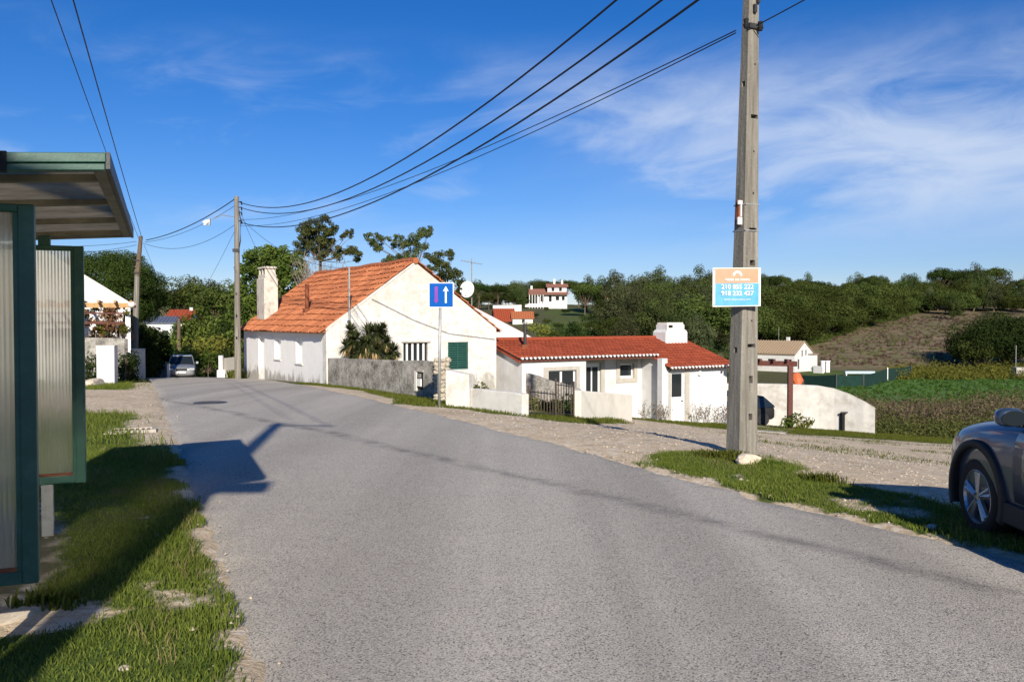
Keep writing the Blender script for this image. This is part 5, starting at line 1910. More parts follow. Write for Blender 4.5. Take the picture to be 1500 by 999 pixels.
    MB().bx(-.26, .26, -2.175, -2.13, .60, .71).build('number_plate', M['white_paint'], car)
    return car


wc = ground_at(1430, 783)
KC = wc.y / 7.4
suv((wc.x + KC * (.88 - 1.3 * .035), wc.y - KC * (1.3 + .03), wc.z - .01), -R(2.0)).scale = (KC, KC, KC)

# silver car coming up the road, far away
fc = thing('oncoming_car', 'small silver estate car coming over the crest', 'car', (at(266.5, 550, 55).x, 55, float(h_road(55)) + .02), R(180 + 20))
st = [(2.0, .60, .34, .66, .02), (1.9, .76, .24, .76, .03), (1.5, .83, .20, .84, .05), (.9, .84, .20, .92, .04), (-1.2, .84, .20, .96, 0), (-1.9, .82, .24, .95, 0), (-2.0, .70, .34, .88, 0)]
loft(st).build('body', M['car_silver'], fc, smooth=True, subsurf=1)
vs, fs = [], []
for y, w, z0, zt in ((.95, .74, .90, .93), (.2, .62, .90, 1.40), (-1.5, .62, .90, 1.42), (-1.95, .68, .90, .98)):
    vs += [(-.78, y, z0), (-w, y, zt), (w, y, zt), (.78, y, z0)]
for i in range(3):
    for k in range(3):
        fs.append((i * 4 + k, i * 4 + k + 1, i * 4 + 5 + k, i * 4 + 4 + k))
MB().add(vs, fs).build('windscreen', M['glass'], fc)
MB().bx(-.60, .60, -1.5, .2, 1.405, 1.445).build('roof', M['car_silver'], fc, bevel=.02)
MB().tube([(-.76, .95, .93), (-.63, .2, 1.41)], .03, 6).tube([(.76, .95, .93), (.63, .2, 1.41)], .03, 6).build('pillar', M['car_silver'], fc)
for s_ in (-1, 1):
    MB().obox((s_ * .62, 1.92, .66), (.30, .12, .14), Matrix.Rotation(-s_ * R(18), 3, 'Z')).build('headlight', M['lamp_glass'], fc, bevel=.02)
    MB().bx(s_ * .86, s_ * 1.0, .75, .85, .95, 1.08).build('door_mirror', M['car_silver'], fc)
    for y in (1.25, -1.3):
        w_ = MB()
        disc(w_, s_ * .74, y, .30, .30, .19, 20)
        w_.build('wheel', M['black'], fc)
MB().bx(-.34, .34, 1.97, 2.03, .58, .70).build('grille', M['cladding'], fc)
MB().bx(-.26, .26, 2.02, 2.06, .42, .52).build('number_plate', M['white_paint'], fc)

# black car behind the tall pole by the carport
bc_ = at(1112, 611, 40)
bcar = thing('parked_car', 'black car parked under the carport half hidden by the pole', 'car', on_ground(bc_.x - 1.35, 39.6), R(100))
st2 = [(y * .9, w * .92, z0, zt * .92, cr) for y, w, z0, zt, cr in st]
loft(st2).build('body', M['black'], bcar, smooth=True, subsurf=1)
vs, fs = [], []
for y, w, z0, zt in ((.7, .68, .84, .87), (.1, .58, .84, 1.30), (-1.3, .58, .84, 1.30), (-1.75, .62, .84, .92)):
    vs += [(-.72, y, z0), (-w, y, zt), (w, y, zt), (.72, y, z0)]
MB().add(vs, [(i * 4 + k, i * 4 + k + 1, i * 4 + 5 + k, i * 4 + 4 + k) for i in range(3) for k in range(3)]).build('windows', M['glass'], bcar)
MB().bx(-.56, .56, -1.3, .1, 1.302, 1.34).build('roof', M['black'], bcar, bevel=.02)
for s_ in (-1, 1):
    for y in (1.1, -1.15):
        w_ = MB()
        disc(w_, s_ * .68, y, .29, .29, .18, 18)
        w_.build('wheel', M['cladding'], bcar)
MB().bx(-.25, .25, -1.85, -1.78, .52, .63).build('number_plate', M['white_paint'], bcar)


# ------------------------------------------------------------------ far buildings
def simple_house(name, label, loc, rz, w, d, h, rise, roof_mat, wall_mat, wins=(), ridge='x', over=.25, cat='house', chim=None, wins_side=()):
    """w along local x (front faces -y), gable ends on x sides when ridge runs along x"""
    t_ = thing(name, label, cat, loc, rz)
    holes = [rect(a_, b_, z0, z1) for a_, b_, z0, z1 in wins]
    if ridge == 'x':
        MB().wall(rect(0, w, -1.5, h), holes, (0, 0, 0), EX, EZ, -EY, .25).build('front_wall', wall_mat, t_)
        sh_ = [rect(a_, b_, z0, z1) for a_, b_, z0, z1 in wins_side]
        for x, n_ in ((w, EX), (0, -EX)):
            MB().wall([(.25, -1.5), (d, -1.5), (d, h), (d / 2, h + rise), (.25, h)], sh_ if x else [], (x, 0, 0), EY, EZ, n_, .25).build('gable_wall', wall_mat, t_)
        for a_, b_, z0, z1 in wins_side:
            f_ = MB().bx(w - .13, w - .09, a_, b_, z0, z1).build('window', M['dark_steel'], t_)
            MB().bx(w - .09, w - .08, a_ + .06, b_ - .06, z0 + .06, z1 - .06).build('pane', M['glass'], f_)
        MB().bx(.25, w - .25, d - .25, d, -1.5, h).build('rear_wall', wall_mat, t_)
        sl_ = rise / (d / 2)
        MB().prism([(-over, h - over * sl_ + .02), (d / 2, h + rise + .05), (d + over, h - over * sl_ + .02), (d + over, h - over * sl_ - .08), (d / 2, h + rise - .05), (-over, h - over * sl_ - .08)], (-over, 0, 0), EY, EZ, -EX, (w + 2 * over)).build('roof', roof_mat, t_)
        # rows of tiles as shallow ribs
        rb_ = MB()
        nr = int((w + 2 * over) / .35)
        for q in range(nr):
            x = -over + (q + .5) * (w + 2 * over) / nr
            rb_.tube([(x, -over, h - over * sl_ + .03), (x, d / 2, h + rise + .06)], .07, 4, caps=False)
        rb_.build('tile_ribs', roof_mat, t_)['kind'] = 'stuff'
    else:
        MB().wall([(0, -1.5), (w, -1.5), (w, h), (w / 2, h + rise), (0, h)], holes, (0, 0, 0), EX, EZ, -EY, .25).build('gable_wall', wall_mat, t_)
        MB().bx(w - .25, w, .25, d, -1.5, h).bx(0, .25, .25, d, -1.5, h).bx(.25, w - .25, d - .25, d, -1.5, h).build('side_wall', wall_mat, t_)
        sl_ = rise / (w / 2)
        MB().prism([(-over, h - over * sl_ + .02), (w / 2, h + rise + .05), (w + over, h - over * sl_ + .02), (w + over, h - over * sl_ - .08), (w / 2, h + rise - .05), (-over, h - over * sl_ - .08)], (0, -over, 0), EX, EZ, -EY, d + 2 * over).build('roof', roof_mat, t_)
    for a_, b_, z0, z1 in wins:
        f_ = MB().bx(a_, b_, .10, .14, z0, z1).build('window', M['dark_steel'], t_)
        MB().bx(a_ + .06, b_ - .06, .085, .10, z0 + .06, z1 - .06).build('pane', M['glass'], f_)
    if chim:
        for cx__, cy__, cw_, chh in chim:
            MB().bx(cx__ - cw_ / 2, cx__ + cw_ / 2, cy__ - cw_ / 2, cy__ + cw_ / 2, h, chh).build('chimney', M['white_wall'], t_)
    return t_


# white house with brown roof in the valley: long side left, gable end turned to the right
p = at(1164, 546, 104)
bz = p.z + .3
ze_, zt_ = at(1164, 518, 104).z - bz, at(1184, 500, 106).z - bz
VW, VD = 6.6, 4.9
wh = simple_house('valley_house', 'white two storey house with pale brown tiled roof in the valley', (p.x - .707 * VW, 104 + .707 * VW, bz), R(-45), VW, VD, ze_, zt_ - ze_, M['tile_brown'], M['white_wall'],
                  wins=[(.8, 1.6, .5, 1.3), (3.0, 3.8, .5, 1.3), (5.4, 6.2, .5, 1.3)], chim=[(4.2, 3.0, .35, zt_ + .5)],
                  wins_side=[(.8, 1.3, .1, 1.3), (1.8, 2.2, 1.6, 2.4), (2.8, 3.2, 1.7, 2.4), (3.5, 4.1, .0, 1.3)], over=.15)
MB().bx(VW, VW + .6, 3.5, 4.8, -1.5, 1.8).build('annexe', M['white_wall'], wh)
MB().prism([(3.4, 1.82), (4.9, 1.82), (4.9, 1.92), (3.4, 1.92)], (VW, 0, 0), EY, EZ, -EX, .75).build('annexe_roof', M['tile_brown'], wh)
MB().tube([(2.9, 3.0, zt_), (2.9, 3.0, zt_ + 1.7)], .03, 5).build('aerial', M['galv'], wh)
# garden bits round it
q = at(1213, 545, 104)
wall_along('terrace_wall', 'low white terrace wall at the right of the valley house', 'wall', (at(1192, 545, 103).x, 103, 0), (at(1206, 545, 102).x, 102, 0), .9, .8, .3, M['white_wall'], sub=2)
for k, (px, lab) in enumerate(((1205, 'left white gate post beside the valley house'), (1212, 'right white gate post beside the valley house'))):
    q = thing('garden_post', lab, 'post', on_ground(at(px, 540, 104).x, 104))
    MB().bx(-.22, .22, -.22, .22, -.3, 1.35).build('post_shaft', M['white_wall'], q)
    MB().bx(-.27, .27, -.27, .27, 1.352, 1.45).build('post_cap', M['white_wall'], q)
bq = at(1258, 545, 98)
bqt = thing('garden_bench', 'long pale blue bench or tarp frame on the valley lawn', 'bench', on_ground(at(1237, 540, 98).x, 98))
MB().bx(0, 3.4, -.3, .3, .25, .52).build('bench_top', plain('pale_blue_paint', (.42, .56, .62), .6, bump=0), bqt)
for x in (.1, 3.4):
    MB().bx(x, x + .1, -.25, .25, -.2, .25).build('leg', M['white_paint'], bqt)
oq = at(1166, 550, 48)
oc = thing('orange_barrow', 'orange plastic cement mixer drum behind the white wall', 'mixer', on_ground(at(1167, 555, 50).x, 50))
zo = at(1167, 556, 50).z - oc.location.z
MB().tube([(0, -.3, zo - .35), (0, -.1, zo - .1), (0, .1, zo + .3)], [.16, .36, .24], 10).build('drum', M['orange'], oc)
MB().bx(-.4, -.34, -.1, 0, -.2, zo).bx(.34, .4, -.1, 0, -.2, zo).build('frame_leg', M['dark_steel'], oc)

# green netting fence round the plot
fpts = [at(1168, 552, 90), at(1225, 555, 80), at(1262, 556, 76), at(1300, 551, 82), at(1318, 546, 86)]
nf_ = thing('netting_fence', 'dark green shade netting fence on posts round the garden plot', 'fence', (0, 0, 0))
tops = [(1168, 546), (1225, 549), (1262, 549), (1300, 540), (1335, 535)]
pts = [(at(1165, 549, 84)), (at(1225, 549, 80)), (at(1265, 549, 80)), (at(1300, 540, 88)), (at(1335, 536, 96))]
for i, p in enumerate(pts):
    g = hz(p.x, p.y)
    MB().bx(p.x - .05, p.x + .05, p.y - .05, p.y + .05, g - .2, p.z + .12).build('fence_post', M['white_paint'] if i in (3,) else M['dark_steel'], nf_)
    if i:
        o_ = pts[i - 1]
        g0 = hz(o_.x, o_.y)
        vs = []
        for f0 in (0, .25, .5, .75, 1):
            x, y = o_.x + (p.x - o_.x) * f0, o_.y + (p.y - o_.y) * f0
            g_ = g0 + (g - g0) * f0
            zt2 = o_.z + (p.z - o_.z) * f0 - .10 * math.sin(math.pi * f0)
            for dy_ in (-.02, .02):
                vs += [(x, y + dy_, g_ - .3), (x, y + dy_, zt2)]
        fs = []
        for k in range(4):
            a_, b_ = k * 4, k * 4 + 4
            fs += [(a_, b_, b_ + 1, a_ + 1), (a_ + 2, a_ + 3, b_ + 3, b_ + 2), (a_ + 1, b_ + 1, b_ + 3, a_ + 3)]
        MB().add(vs, fs).build('netting_panel', M['mesh_green'], nf_)
wall_along('concrete_shed', 'small grey concrete well house at the right edge', 'well house', (at(1485, 550, 95).x, 95, 0), (at(1500, 550, 95).x, 95, 0), at(1490, 538, 95).z - hz(at(1490, 550, 95).x, 95), at(1490, 538, 95).z - hz(at(1490, 550, 95).x, 95), 1.0, M['concrete'], sub=2)
q = thing('garden_pole', 'thin bare pole standing by the concrete well house', 'pole', on_ground(at(1488, 540, 96).x, 96))
MB().tube([(0, 0, -.2), (0, 0, at(1488, 506, 96).z - q.location.z)], .04, 6).build('pole_shaft', M['galv'], q)
MB().bx(-.06, .06, -.06, .06, -.1, .25).build('pole_foot', M['concrete'], q)

# villa on the hill
vp = at(786, 444, 215)
vz = hz(at(812, 444, 215).x, 215)
vb = at(812, 444, 215).z
vl = thing('hill_villa', 'white two storey villa with red roofs on the wooded hill', 'villa', (at(786, 444, 215).x, 215, vb))
vl.scale = (.86, .86, .86)
px1 = 215 / F
W_ = 52 * px1
MB().wall(rect(0, W_, -4, 2.9), [rect(1.2, 2.2, .4, 2.0), rect(3.6, 4.4, .4, 2.2), rect(5.6, 6.6, .8, 1.9), rect(7.4, 8.2, .8, 1.9)], (0, 0, 0), EX, EZ, -EY, .3).build('lower_wall', M['white_wall'], vl)
MB().wall(rect(0, 5.6, 2.9, 5.0), [rect(1.2, 2.0, 3.5, 4.5), rect(3.4, 4.2, 3.5, 4.5)], (W_ - 5.7, 1.2, 0), EX, EZ, -EY, .3).build('upper_wall', M['white_wall'], vl)
MB().bx(.3, W_ - .3, .35, 6, -4, 2.8).bx(W_ - 5.4, W_ - .4, 1.6, 6, 2.9, 4.9).build('interior', M['dark'], vl)
MB().bx(W_ - .28, W_, .3, 6, -4, 2.9).bx(W_ - .38, W_ - .1, 1.5, 6, 2.9, 5.0).build('side_wall', M['white_wall'], vl)
MB().prism([(-1.2, 2.55), (1.3, 3.3), (1.3, 3.15), (-1.2, 2.4)], (-2.4, 0, 0), EY, EZ, -EX, (W_ + 2.7)).build('porch_roof', M['tile_dusty'], vl)
MB().prism([(.6, 4.85), (3.6, 5.8), (6.6, 4.85), (6.6, 4.7), (.6, 4.7)], (W_ - 6.1, 0, 0), EY, EZ, -EX, 6.5).build('roof', M['tile_dusty'], vl)
MB().prism([(1.2, 3.3), (3.6, 4.3), (6.3, 3.2), (6.3, 3.1), (1.2, 3.1)], (-2.2, 0, 0), EY, EZ, -EX, 4.9).build('roof', M['tile_dusty'], vl)
for x, zt2 in ((W_ - 3.6, 7.2), (W_ - 1.3, 6.9), (-1.4, 5.2)):
    MB().bx(x - .3, x + .3, 3.2, 3.8, 3.2, zt2).build('chimney', M['white_wall'], vl)
for q in range(6):
    MB().bx(-2.2 + q * .8, -2.0 + q * .8, -1.15, -.95, -3, 2.45).build('porch_post', M['white_wall'], vl)
MB().bx(-3.4, 3.6, -1.3, .0, -1.2, -.2).build('terrace', M['white_wall'], vl)
# farmhouse roofs nearer
fz = at(755, 476, 142)
fh = simple_house('farmhouse', 'tiled farmhouse with pale stone end beyond the white gable', (at(751, 476, 140).x, 140, fz.z), R(3), 3.3, 3.2, 1.25, .95, M['tile_orange'], M['cream'], wins=[(1.5, 2.0, .3, .9)])
fh2 = simple_house('farmhouse', 'red roofed white farmhouse left of the stone walled one', (at(727, 474, 146).x, 146, at(730, 474, 146).z - 1), R(10), 3.3, 4.6, 1.6, 1.95, M['tile_red'], M['white_wall'], wins=[(.6, 1.3, .5, 1.2)])
wall_along('hillside_wall', 'long white wall in front of the dark trees above the farmhouse roofs', 'wall', (at(722, 446, 190).x, 190, 0), (at(764, 446, 190).x, 190, 0), 1.4, 1.5, .4, M['white_wall'], sub=3)
q = at(891, 441, 170)
simple_house('hill_hut', 'tiny white hut among the pines right of the umbrella tree', (q.x - .5, 170, at(890, 438, 170).z - 1.0), 0, .85, 1.2, 1.3, .2, M['tile_red'], M['white_wall'], wins=[(.2, .5, .4, .9)], over=.08)

# houses beyond the dip on the left
hA = at(232, 492, 100)
simple_house('roadside_house', 'white house with red roof beyond the dip on the left', (at(243, 490, 100).x, 100, at(250, 475, 100).z - 1.2), R(6), 2.6, 5.0, 1.75, 1.15, M['tile_red'], M['white_wall'], wins=[(.8, 1.4, .2, 1.2)], chim=[(2.3, 2.4, .35, 3.2)])
simple_house('roadside_house', 'farther long white house with low red roof seen over bushes', (at(274, 465, 112).x, 112, at(280, 462, 112).z - 1.0), R(4), 3.1, 4.5, 1.05, .55, M['tile_red'], M['white_wall'], wins=[(.5, 1.0, .1, .8), (1.9, 2.4, .1, .8)], chim=[(1.4, 1.8, .3, 2.3)])
simple_house('roadside_house', 'stepped white house with grey blue roof by the dark hedge', (at(214, 480, 90).x, 90, at(220, 480, 90).z - 1.6), R(12), 2.7, 4.4, 2.2, .55, plain('slate_blue_roof', (.10, .12, .17), .6, bump=0), M['white_wall'], wins=[(.5, 1.1, .4, 1.3), (1.6, 2.2, .4, 1.3)])


# ------------------------------------------------------------------ foliage
def rand_dirs(n, rng):
    d = rng.normal(size=(n, 3))
    return d / np.linalg.norm(d, axis=1, keepdims=True)


def leaf_quads(P, Nrm, size, rng, aspect=.55, tint=None):
    """pointed four cornered leaves at P facing Nrm"""
    n = len(P)
    t_ = np.cross(Nrm, rand_dirs(n, rng))
    t_ /= np.linalg.norm(t_, axis=1, keepdims=True) + 1e-9
    b_ = np.cross(Nrm, t_)
    s_ = (size * rng.uniform(.65, 1.35, n))[:, None]
    V = np.stack([P - t_ * s_, P + b_ * s_ * aspect, P + t_ * s_, P - b_ * s_ * aspect], 1).reshape(-1, 3)
    Fq = np.arange(n * 4).reshape(n, 4)
    T = np.repeat(np.clip(tint if tint is not None else rng.uniform(0, 1, n), 0, 1), 4)
    return V, Fq, T


def clump_cloud(clumps, per_area, size, rng, aspect=.55, fill=.35, up=.25):
    """leaves over the shells of a list of (centre, radii) clumps"""
    Ps, Ns, Ts = [], [], []
    for (c_, r_) in clumps:
        c_, r_ = np.array(c_), np.array(r_)
        n = max(12, int(per_area * (r_[0] * r_[1] + r_[1] * r_[2] + r_[0] * r_[2]) / 3))
        d = rand_dirs(n, rng)
        rad = np.where(rng.uniform(size=n) < fill, rng.uniform(.3, .9, n), rng.uniform(.82, 1.08, n))
        Ps.append(c_ + d * r_ * rad[:, None])
        nn = d * .9 + rand_dirs(n, rng) * .75 + np.array([0, 0, up])
        Ns.append(nn / np.linalg.norm(nn, axis=1, keepdims=True))
        base = rng.uniform(0, 1)
        Ts.append(base * .6 + rng.uniform(0, 1, n) * .4)
    P, Nn, T = np.concatenate(Ps), np.concatenate(Ns), np.concatenate(Ts)
    return leaf_quads(P, Nn, size, rng, aspect, T)


def crown_clumps(kind, rng, H, Rr, n):
    """clump centres of a tree of height H and crown radius Rr"""
    out = []
    for i in range(n):
        a_ = rng.uniform(0, 2 * math.pi)
        if kind == 'umbrella':
            rr = Rr * math.sqrt(rng.uniform(0, 1)) * .85
            zc_ = H * (.80 - .16 * (rr / Rr) ** 2) + rng.uniform(-.05, .06) * H
            s_ = Rr * rng.uniform(.20, .34)
            out.append(((rr * math.cos(a_), rr * math.sin(a_), zc_), (s_, s_, s_ * .62)))
        elif kind == 'dome':
            d = rand_dirs(1, rng)[0]
            d[2] = abs(d[2]) * 1.0 - .12
            k = rng.uniform(.50, .98)
            s_ = Rr * rng.uniform(.15, .36)
            out.append(((d[0] * Rr * k, d[1] * Rr * k, H * .42 + d[2] * H * .50 * k), (s_, s_, s_ * .8)))
        elif kind == 'tall':
            d = rand_dirs(1, rng)[0]
            k = rng.uniform(.35, 1.02)
            s_ = Rr * rng.uniform(.17, .44)
            out.append(((d[0] * Rr * k, d[1] * Rr * k, H * .52 + d[2] * H * .44 * k), (s_, s_, s_ * 1.0)))
        elif kind == 'pine':
            f0 = (i + .5) / n
            zc_ = H * (.22 + .74 * f0)
            rr = Rr * (1 - f0 ** 1.6) ** .6 * rng.uniform(.15, .85)
            s_ = Rr * rng.uniform(.22, .40) * (1 - .35 * f0)
            out.append(((rr * math.cos(a_), rr * math.sin(a_), zc_), (s_, s_, s_ * .8)))
        else:
            d = rand_dirs(1, rng)[0]
            k = rng.uniform(.3, .8)
            s_ = Rr * rng.uniform(.22, .42)
            out.append(((d[0] * Rr * k, d[1] * Rr * k, H * .55 + d[2] * H * .36 * k), (s_, s_, s_ * .85)))
    return out


def limbs(mb, clumps, H, r0, fork, rng, maxn=14):
    top = Vector((rng.normal() * .04 * H, rng.normal() * .04 * H, H * fork))
    mb.tube([(0, 0, -.6), top * .5 + Vector((rng.normal() * .03 * H, 0, 0)), top], [r0, r0 * .8, r0 * .6], 7)
    for c_, r_ in clumps[:maxn]:
        c_ = Vector(c_)
        st = top * min(.98, max(.35, c_.z / H * .75))
        md = (st + c_) * .5 + Vector((0, 0, -.04 * H))
        mb.tube([st, md, c_], [r0 * .38, r0 * .26, r0 * .10], 5, caps=False)


def tree_proto(kind, H, Rr, ncl, leaf_size, dens, mat, seed, fork=.6, r0=None, aspect=.5, fill=.3):
    rng = np.random.default_rng(seed)
    cl_ = crown_clumps(kind, rng, H, Rr, ncl)
    V, Fq, T = clump_cloud(cl_, dens, leaf_size, rng, aspect, fill)
    crown = mesh_np('crown', V, Fq, mat, T)
    mb = MB()
    limbs(mb, cl_, H, r0 or H * .022, fork, rng)
    trunk = mb.build('trunk', M['bark'], mesh_only=True)
    return crown, trunk


def plant_tree(name, label, cat, loc, proto, scale=1.0, rz=0.0, group=None, sz=None):
    t_ = thing(name, label, cat, loc, rz, group)
    for nm, me in (('trunk', proto[1]), ('crown', proto[0])):
        o_ = bpy.data.objects.new(nm, me)
        o_.scale = (scale, scale, sz or scale)
        finish(o_, t_)
    return t_


# prototypes, unit sizes in metres (far ones with larger leaves)
P_far_pine = [tree_proto('tall', 8.5, 2.9, 54, .135, 240, M['leaf_pine_grey'] if i % 2 else M['leaf_pine'], 100 + i) for i in range(4)]
P_far_dome = [tree_proto('dome', 6.0, 4.2, 60, .14, 200, M['leaf_stone'], 200 + i, fork=.4, fill=.15) for i in range(3)]
P_far_umb = [tree_proto('umbrella', 8.0, 3.6, 38, .14, 200, M['leaf_stone'] if i else M['leaf_dark'], 300 + i, fork=.72) for i in range(3)]
P_bush = [tree_proto('round', 2.6, 1.7, 14, .13, 210, [M['leaf_green'], M['leaf_dark'], M['leaf_yellow']][i], 400 + i, fork=.4, r0=.05) for i in range(3)]
P_leafy = [tree_proto('round', 6.0, 3.0, 30, .17, 130, [M['leaf_green'], M['leaf_dark']][i], 500 + i, fork=.5) for i in range(2)]

rnd = random.Random(42)


def tree_px(name, label, cat, px, py_base, py_top, Y, proto, H0_, group=None, wide=1.0, sink=0.0):
    """a tree whose top reaches the given row at distance Y, standing on the land there"""
    p = at(px, py_base, Y)
    g = hz(p.x, Y)
    top = at(px, py_top, Y).z
    k = max(.25, (top - g) / H0_)
    return plant_tree(name, label, cat, (p.x, Y, g - sink), proto, k * wide, rnd.uniform(0, 6.28), group, sz=k)


# the pine wood on the slope behind the red roof
def tree_h(name, label, cat, px, Y, h, proto, H0_, group, wide=1.0):
    p = at(px, 500, Y)
    g = hz(p.x, Y)
    k = h / H0_
    return plant_tree(name, label, cat, (p.x, Y, g - .1), proto, k * wide, rnd.uniform(0, 6.28), group, sz=k)


for i in range(84):
    px = 868 + (1105 - 868) * ((i * .7549 + .3) % 1) + rnd.uniform(-6, 6)
    Y = 92 + 88 * ((i * .5698 + .2) % 1)
    if px > 1055 and Y < 128:
        continue
    if px < 905 and Y < 172:
        continue
    if px < 905 and Y < 120:
        continue
    tree_h('pine_tree', 'grey green pine in the dense wood behind the red roofed house', 'pine tree', px, Y, rnd.uniform(4.2, 7.6) + (1.0 if Y > 150 else 0), P_far_pine[i % 4] if i % 5 else P_far_dome[i % 3], 8.5 if i % 5 else 6.2, 'pines in the wood behind the red roof', rnd.uniform(.85, 1.2))
# skyline pines with their own outlines
for px, top, Y in ((899, 394, 175), (930, 402, 178), (968, 391, 172), (1024, 390, 168), (1052, 396, 172), (1006, 405, 170), (945, 408, 176), (880, 405, 182), (860, 404, 190), (1080, 402, 172)):
    tree_px('pine_tree', 'taller pine standing out on the skyline of the middle wood', 'pine tree', px, 480, top, Y, P_far_pine[int(px) % 4], 8.5, 'skyline pines of the middle wood', wide=.9)
# dense stone pines right of the pole
gi = 0
for i in range(110):
    px = 1092 + (1350 - 1092) * ((i * .7549 + .13) % 1)
    Y = 118 + 104 * ((i * .5698) % 1)
    ymin = np.interp(px, [1100, 1200, 1240, 1330, 1350], [120, 138, 152, 188, 202])
    if Y < ymin:
        continue
    gi += 1
    front = Y < ymin + 14
    tree_h('stone_pine', 'broad low stone pine at the front edge of the right hand grove' if front else 'round topped stone pine within the dense grove on the right hillside', 'pine tree', px, Y, rnd.uniform(4.8, 7.8), P_far_dome[i % 3], 6.0, 'front stone pines of the grove' if front else 'stone pines on the right hillside', rnd.uniform(.85, 1.35))
# skyline on the right
for i in range(84):
    px = 1105 + i * 5.2 + rnd.uniform(-6, 6)
    Y = 212 + 55 * ((i * .5698) % 1)
    top = 411 + rnd.uniform(-13, 14) - (11 if 1370 < px < 1460 else 0)
    tree_px('pine_tree', 'dark pine along the skyline above the brown heath', 'pine tree', px, 470, top, Y, (P_far_pine + P_far_umb)[i % 7], 8.3 if i % 7 < 4 else 7.6, 'skyline pines above the heath', wide=.8)
for i, (px, h_, Y, wd) in enumerate(((1345, 6, 205, 1.0), (1372, 7, 205, 1.0), (1398, 8, 205, 1.1), (1425, 7, 205, 1.1), (1455, 7, 203, 1.1), (1482, 6, 203, 1.1), (1505, 7, 203, 1.1), (1385, 6, 192, .9), (1410, 6, 188, .9), (1487, 5, 192, 1.0), (1330, 6, 210, 1.0), (1360, 6, 197, .9), (1398, 5, 178, .8), (1520, 6, 195, 1.1), (1440, 6, 210, 1.1), (1468, 7, 208, 1.0), (1355, 7, 212, 1.0), (1412, 7, 210, 1.0))):
    tree_h('pine_tree', 'rounded pine at the upper edge of the brown heath', 'pine tree', px, Y, h_, (P_far_dome + P_far_pine)[i % 7], 6.0 if i % 7 < 3 else 8.3, 'pines at the upper edge of the heath', wd)
# big dark round tree at the right edge
big = tree_proto('dome', 6.6, 6.2, 110, .12, 300, M['leaf_dark'], 777, fork=.35, r0=.3, fill=.2)
tree_px('stone_pine', 'big dark round stone pine at the right edge of the valley', 'pine tree', 1475, 530, 468, 112, big, 6.0)
tree_px('stone_pine', 'lower dark stone pine joined to the left of the big round one', 'pine tree', 1436, 534, 486, 110, P_far_dome[1], 6.0, wide=.9)
# umbrella tree and bushes in the clearing
ut = tree_proto('umbrella', 8.0, 4.4, 36, .18, 150, M['leaf_stone'], 801, fork=.55)
tree_px('umbrella_tree', 'single umbrella pine on the grass clearing below the villa', 'pine tree', 857, 462, 414, 160, ut, 7.3, wide=.8)
tree_px('round_bush', 'dark round bush on the clearing just above the red roof', 'bush', 836, 495, 470, 104, P_leafy[1], 5.4, wide=1.1)
tree_px('round_bush', 'yellow green bush beside the farmhouse', 'bush', 790, 490, 472, 108, P_bush[2], 2.4, wide=1.2)
tree_px('round_bush', 'small olive bush between farmhouse and dark round bush', 'bush', 812, 492, 480, 108, P_bush[0], 2.4, wide=1.1)
for px, top, Y, pr_, H_ in ((772, 462, 150, 0, 2.4), (784, 458, 160, 1, 2.4), (800, 466, 140, 0, 2.4), (818, 472, 128, 1, 2.4), (845, 480, 118, 2, 2.4), (866, 470, 125, 0, 2.4), (872, 456, 150, 1, 2.4), (828, 452, 178, 1, 2.4), (800, 450, 190, 0, 2.4)):
    tree_px('round_bush', 'small bush scattered on the grass clearing below the villa', 'bush', px, 480, top, Y, P_bush[pr_], H_, 'bushes on the clearing', wide=1.4)
for px, top, Y in ((700, 408, 210), (728, 412, 215), (752, 415, 220), (776, 418, 226), (806, 406, 240), (828, 404, 238), (848, 408, 236), (716, 428, 200), (742, 430, 205), (766, 432, 208), (790, 410, 245), (690, 420, 205), (870, 418, 200)):
    tree_px('pine_tree', 'dark pine of the ridge around the hill villa', 'pine tree', px, 460, top, Y, (P_far_umb + P_far_pine)[px % 7], 8.3, 'pines of the ridge by the villa', wide=1.15)
for i in range(18):
    px = 682 + i * 7.2 + rnd.uniform(-3, 3)
    tree_px('pine_tree', 'dark pine of the ridge around the hill villa', 'pine tree', px, 460, rnd.uniform(408, 424), rnd.uniform(228, 262), (P_far_dome + P_far_pine)[i % 7], 6.0 if i % 7 < 3 else 8.4, 'pines of the ridge by the villa', wide=.9)
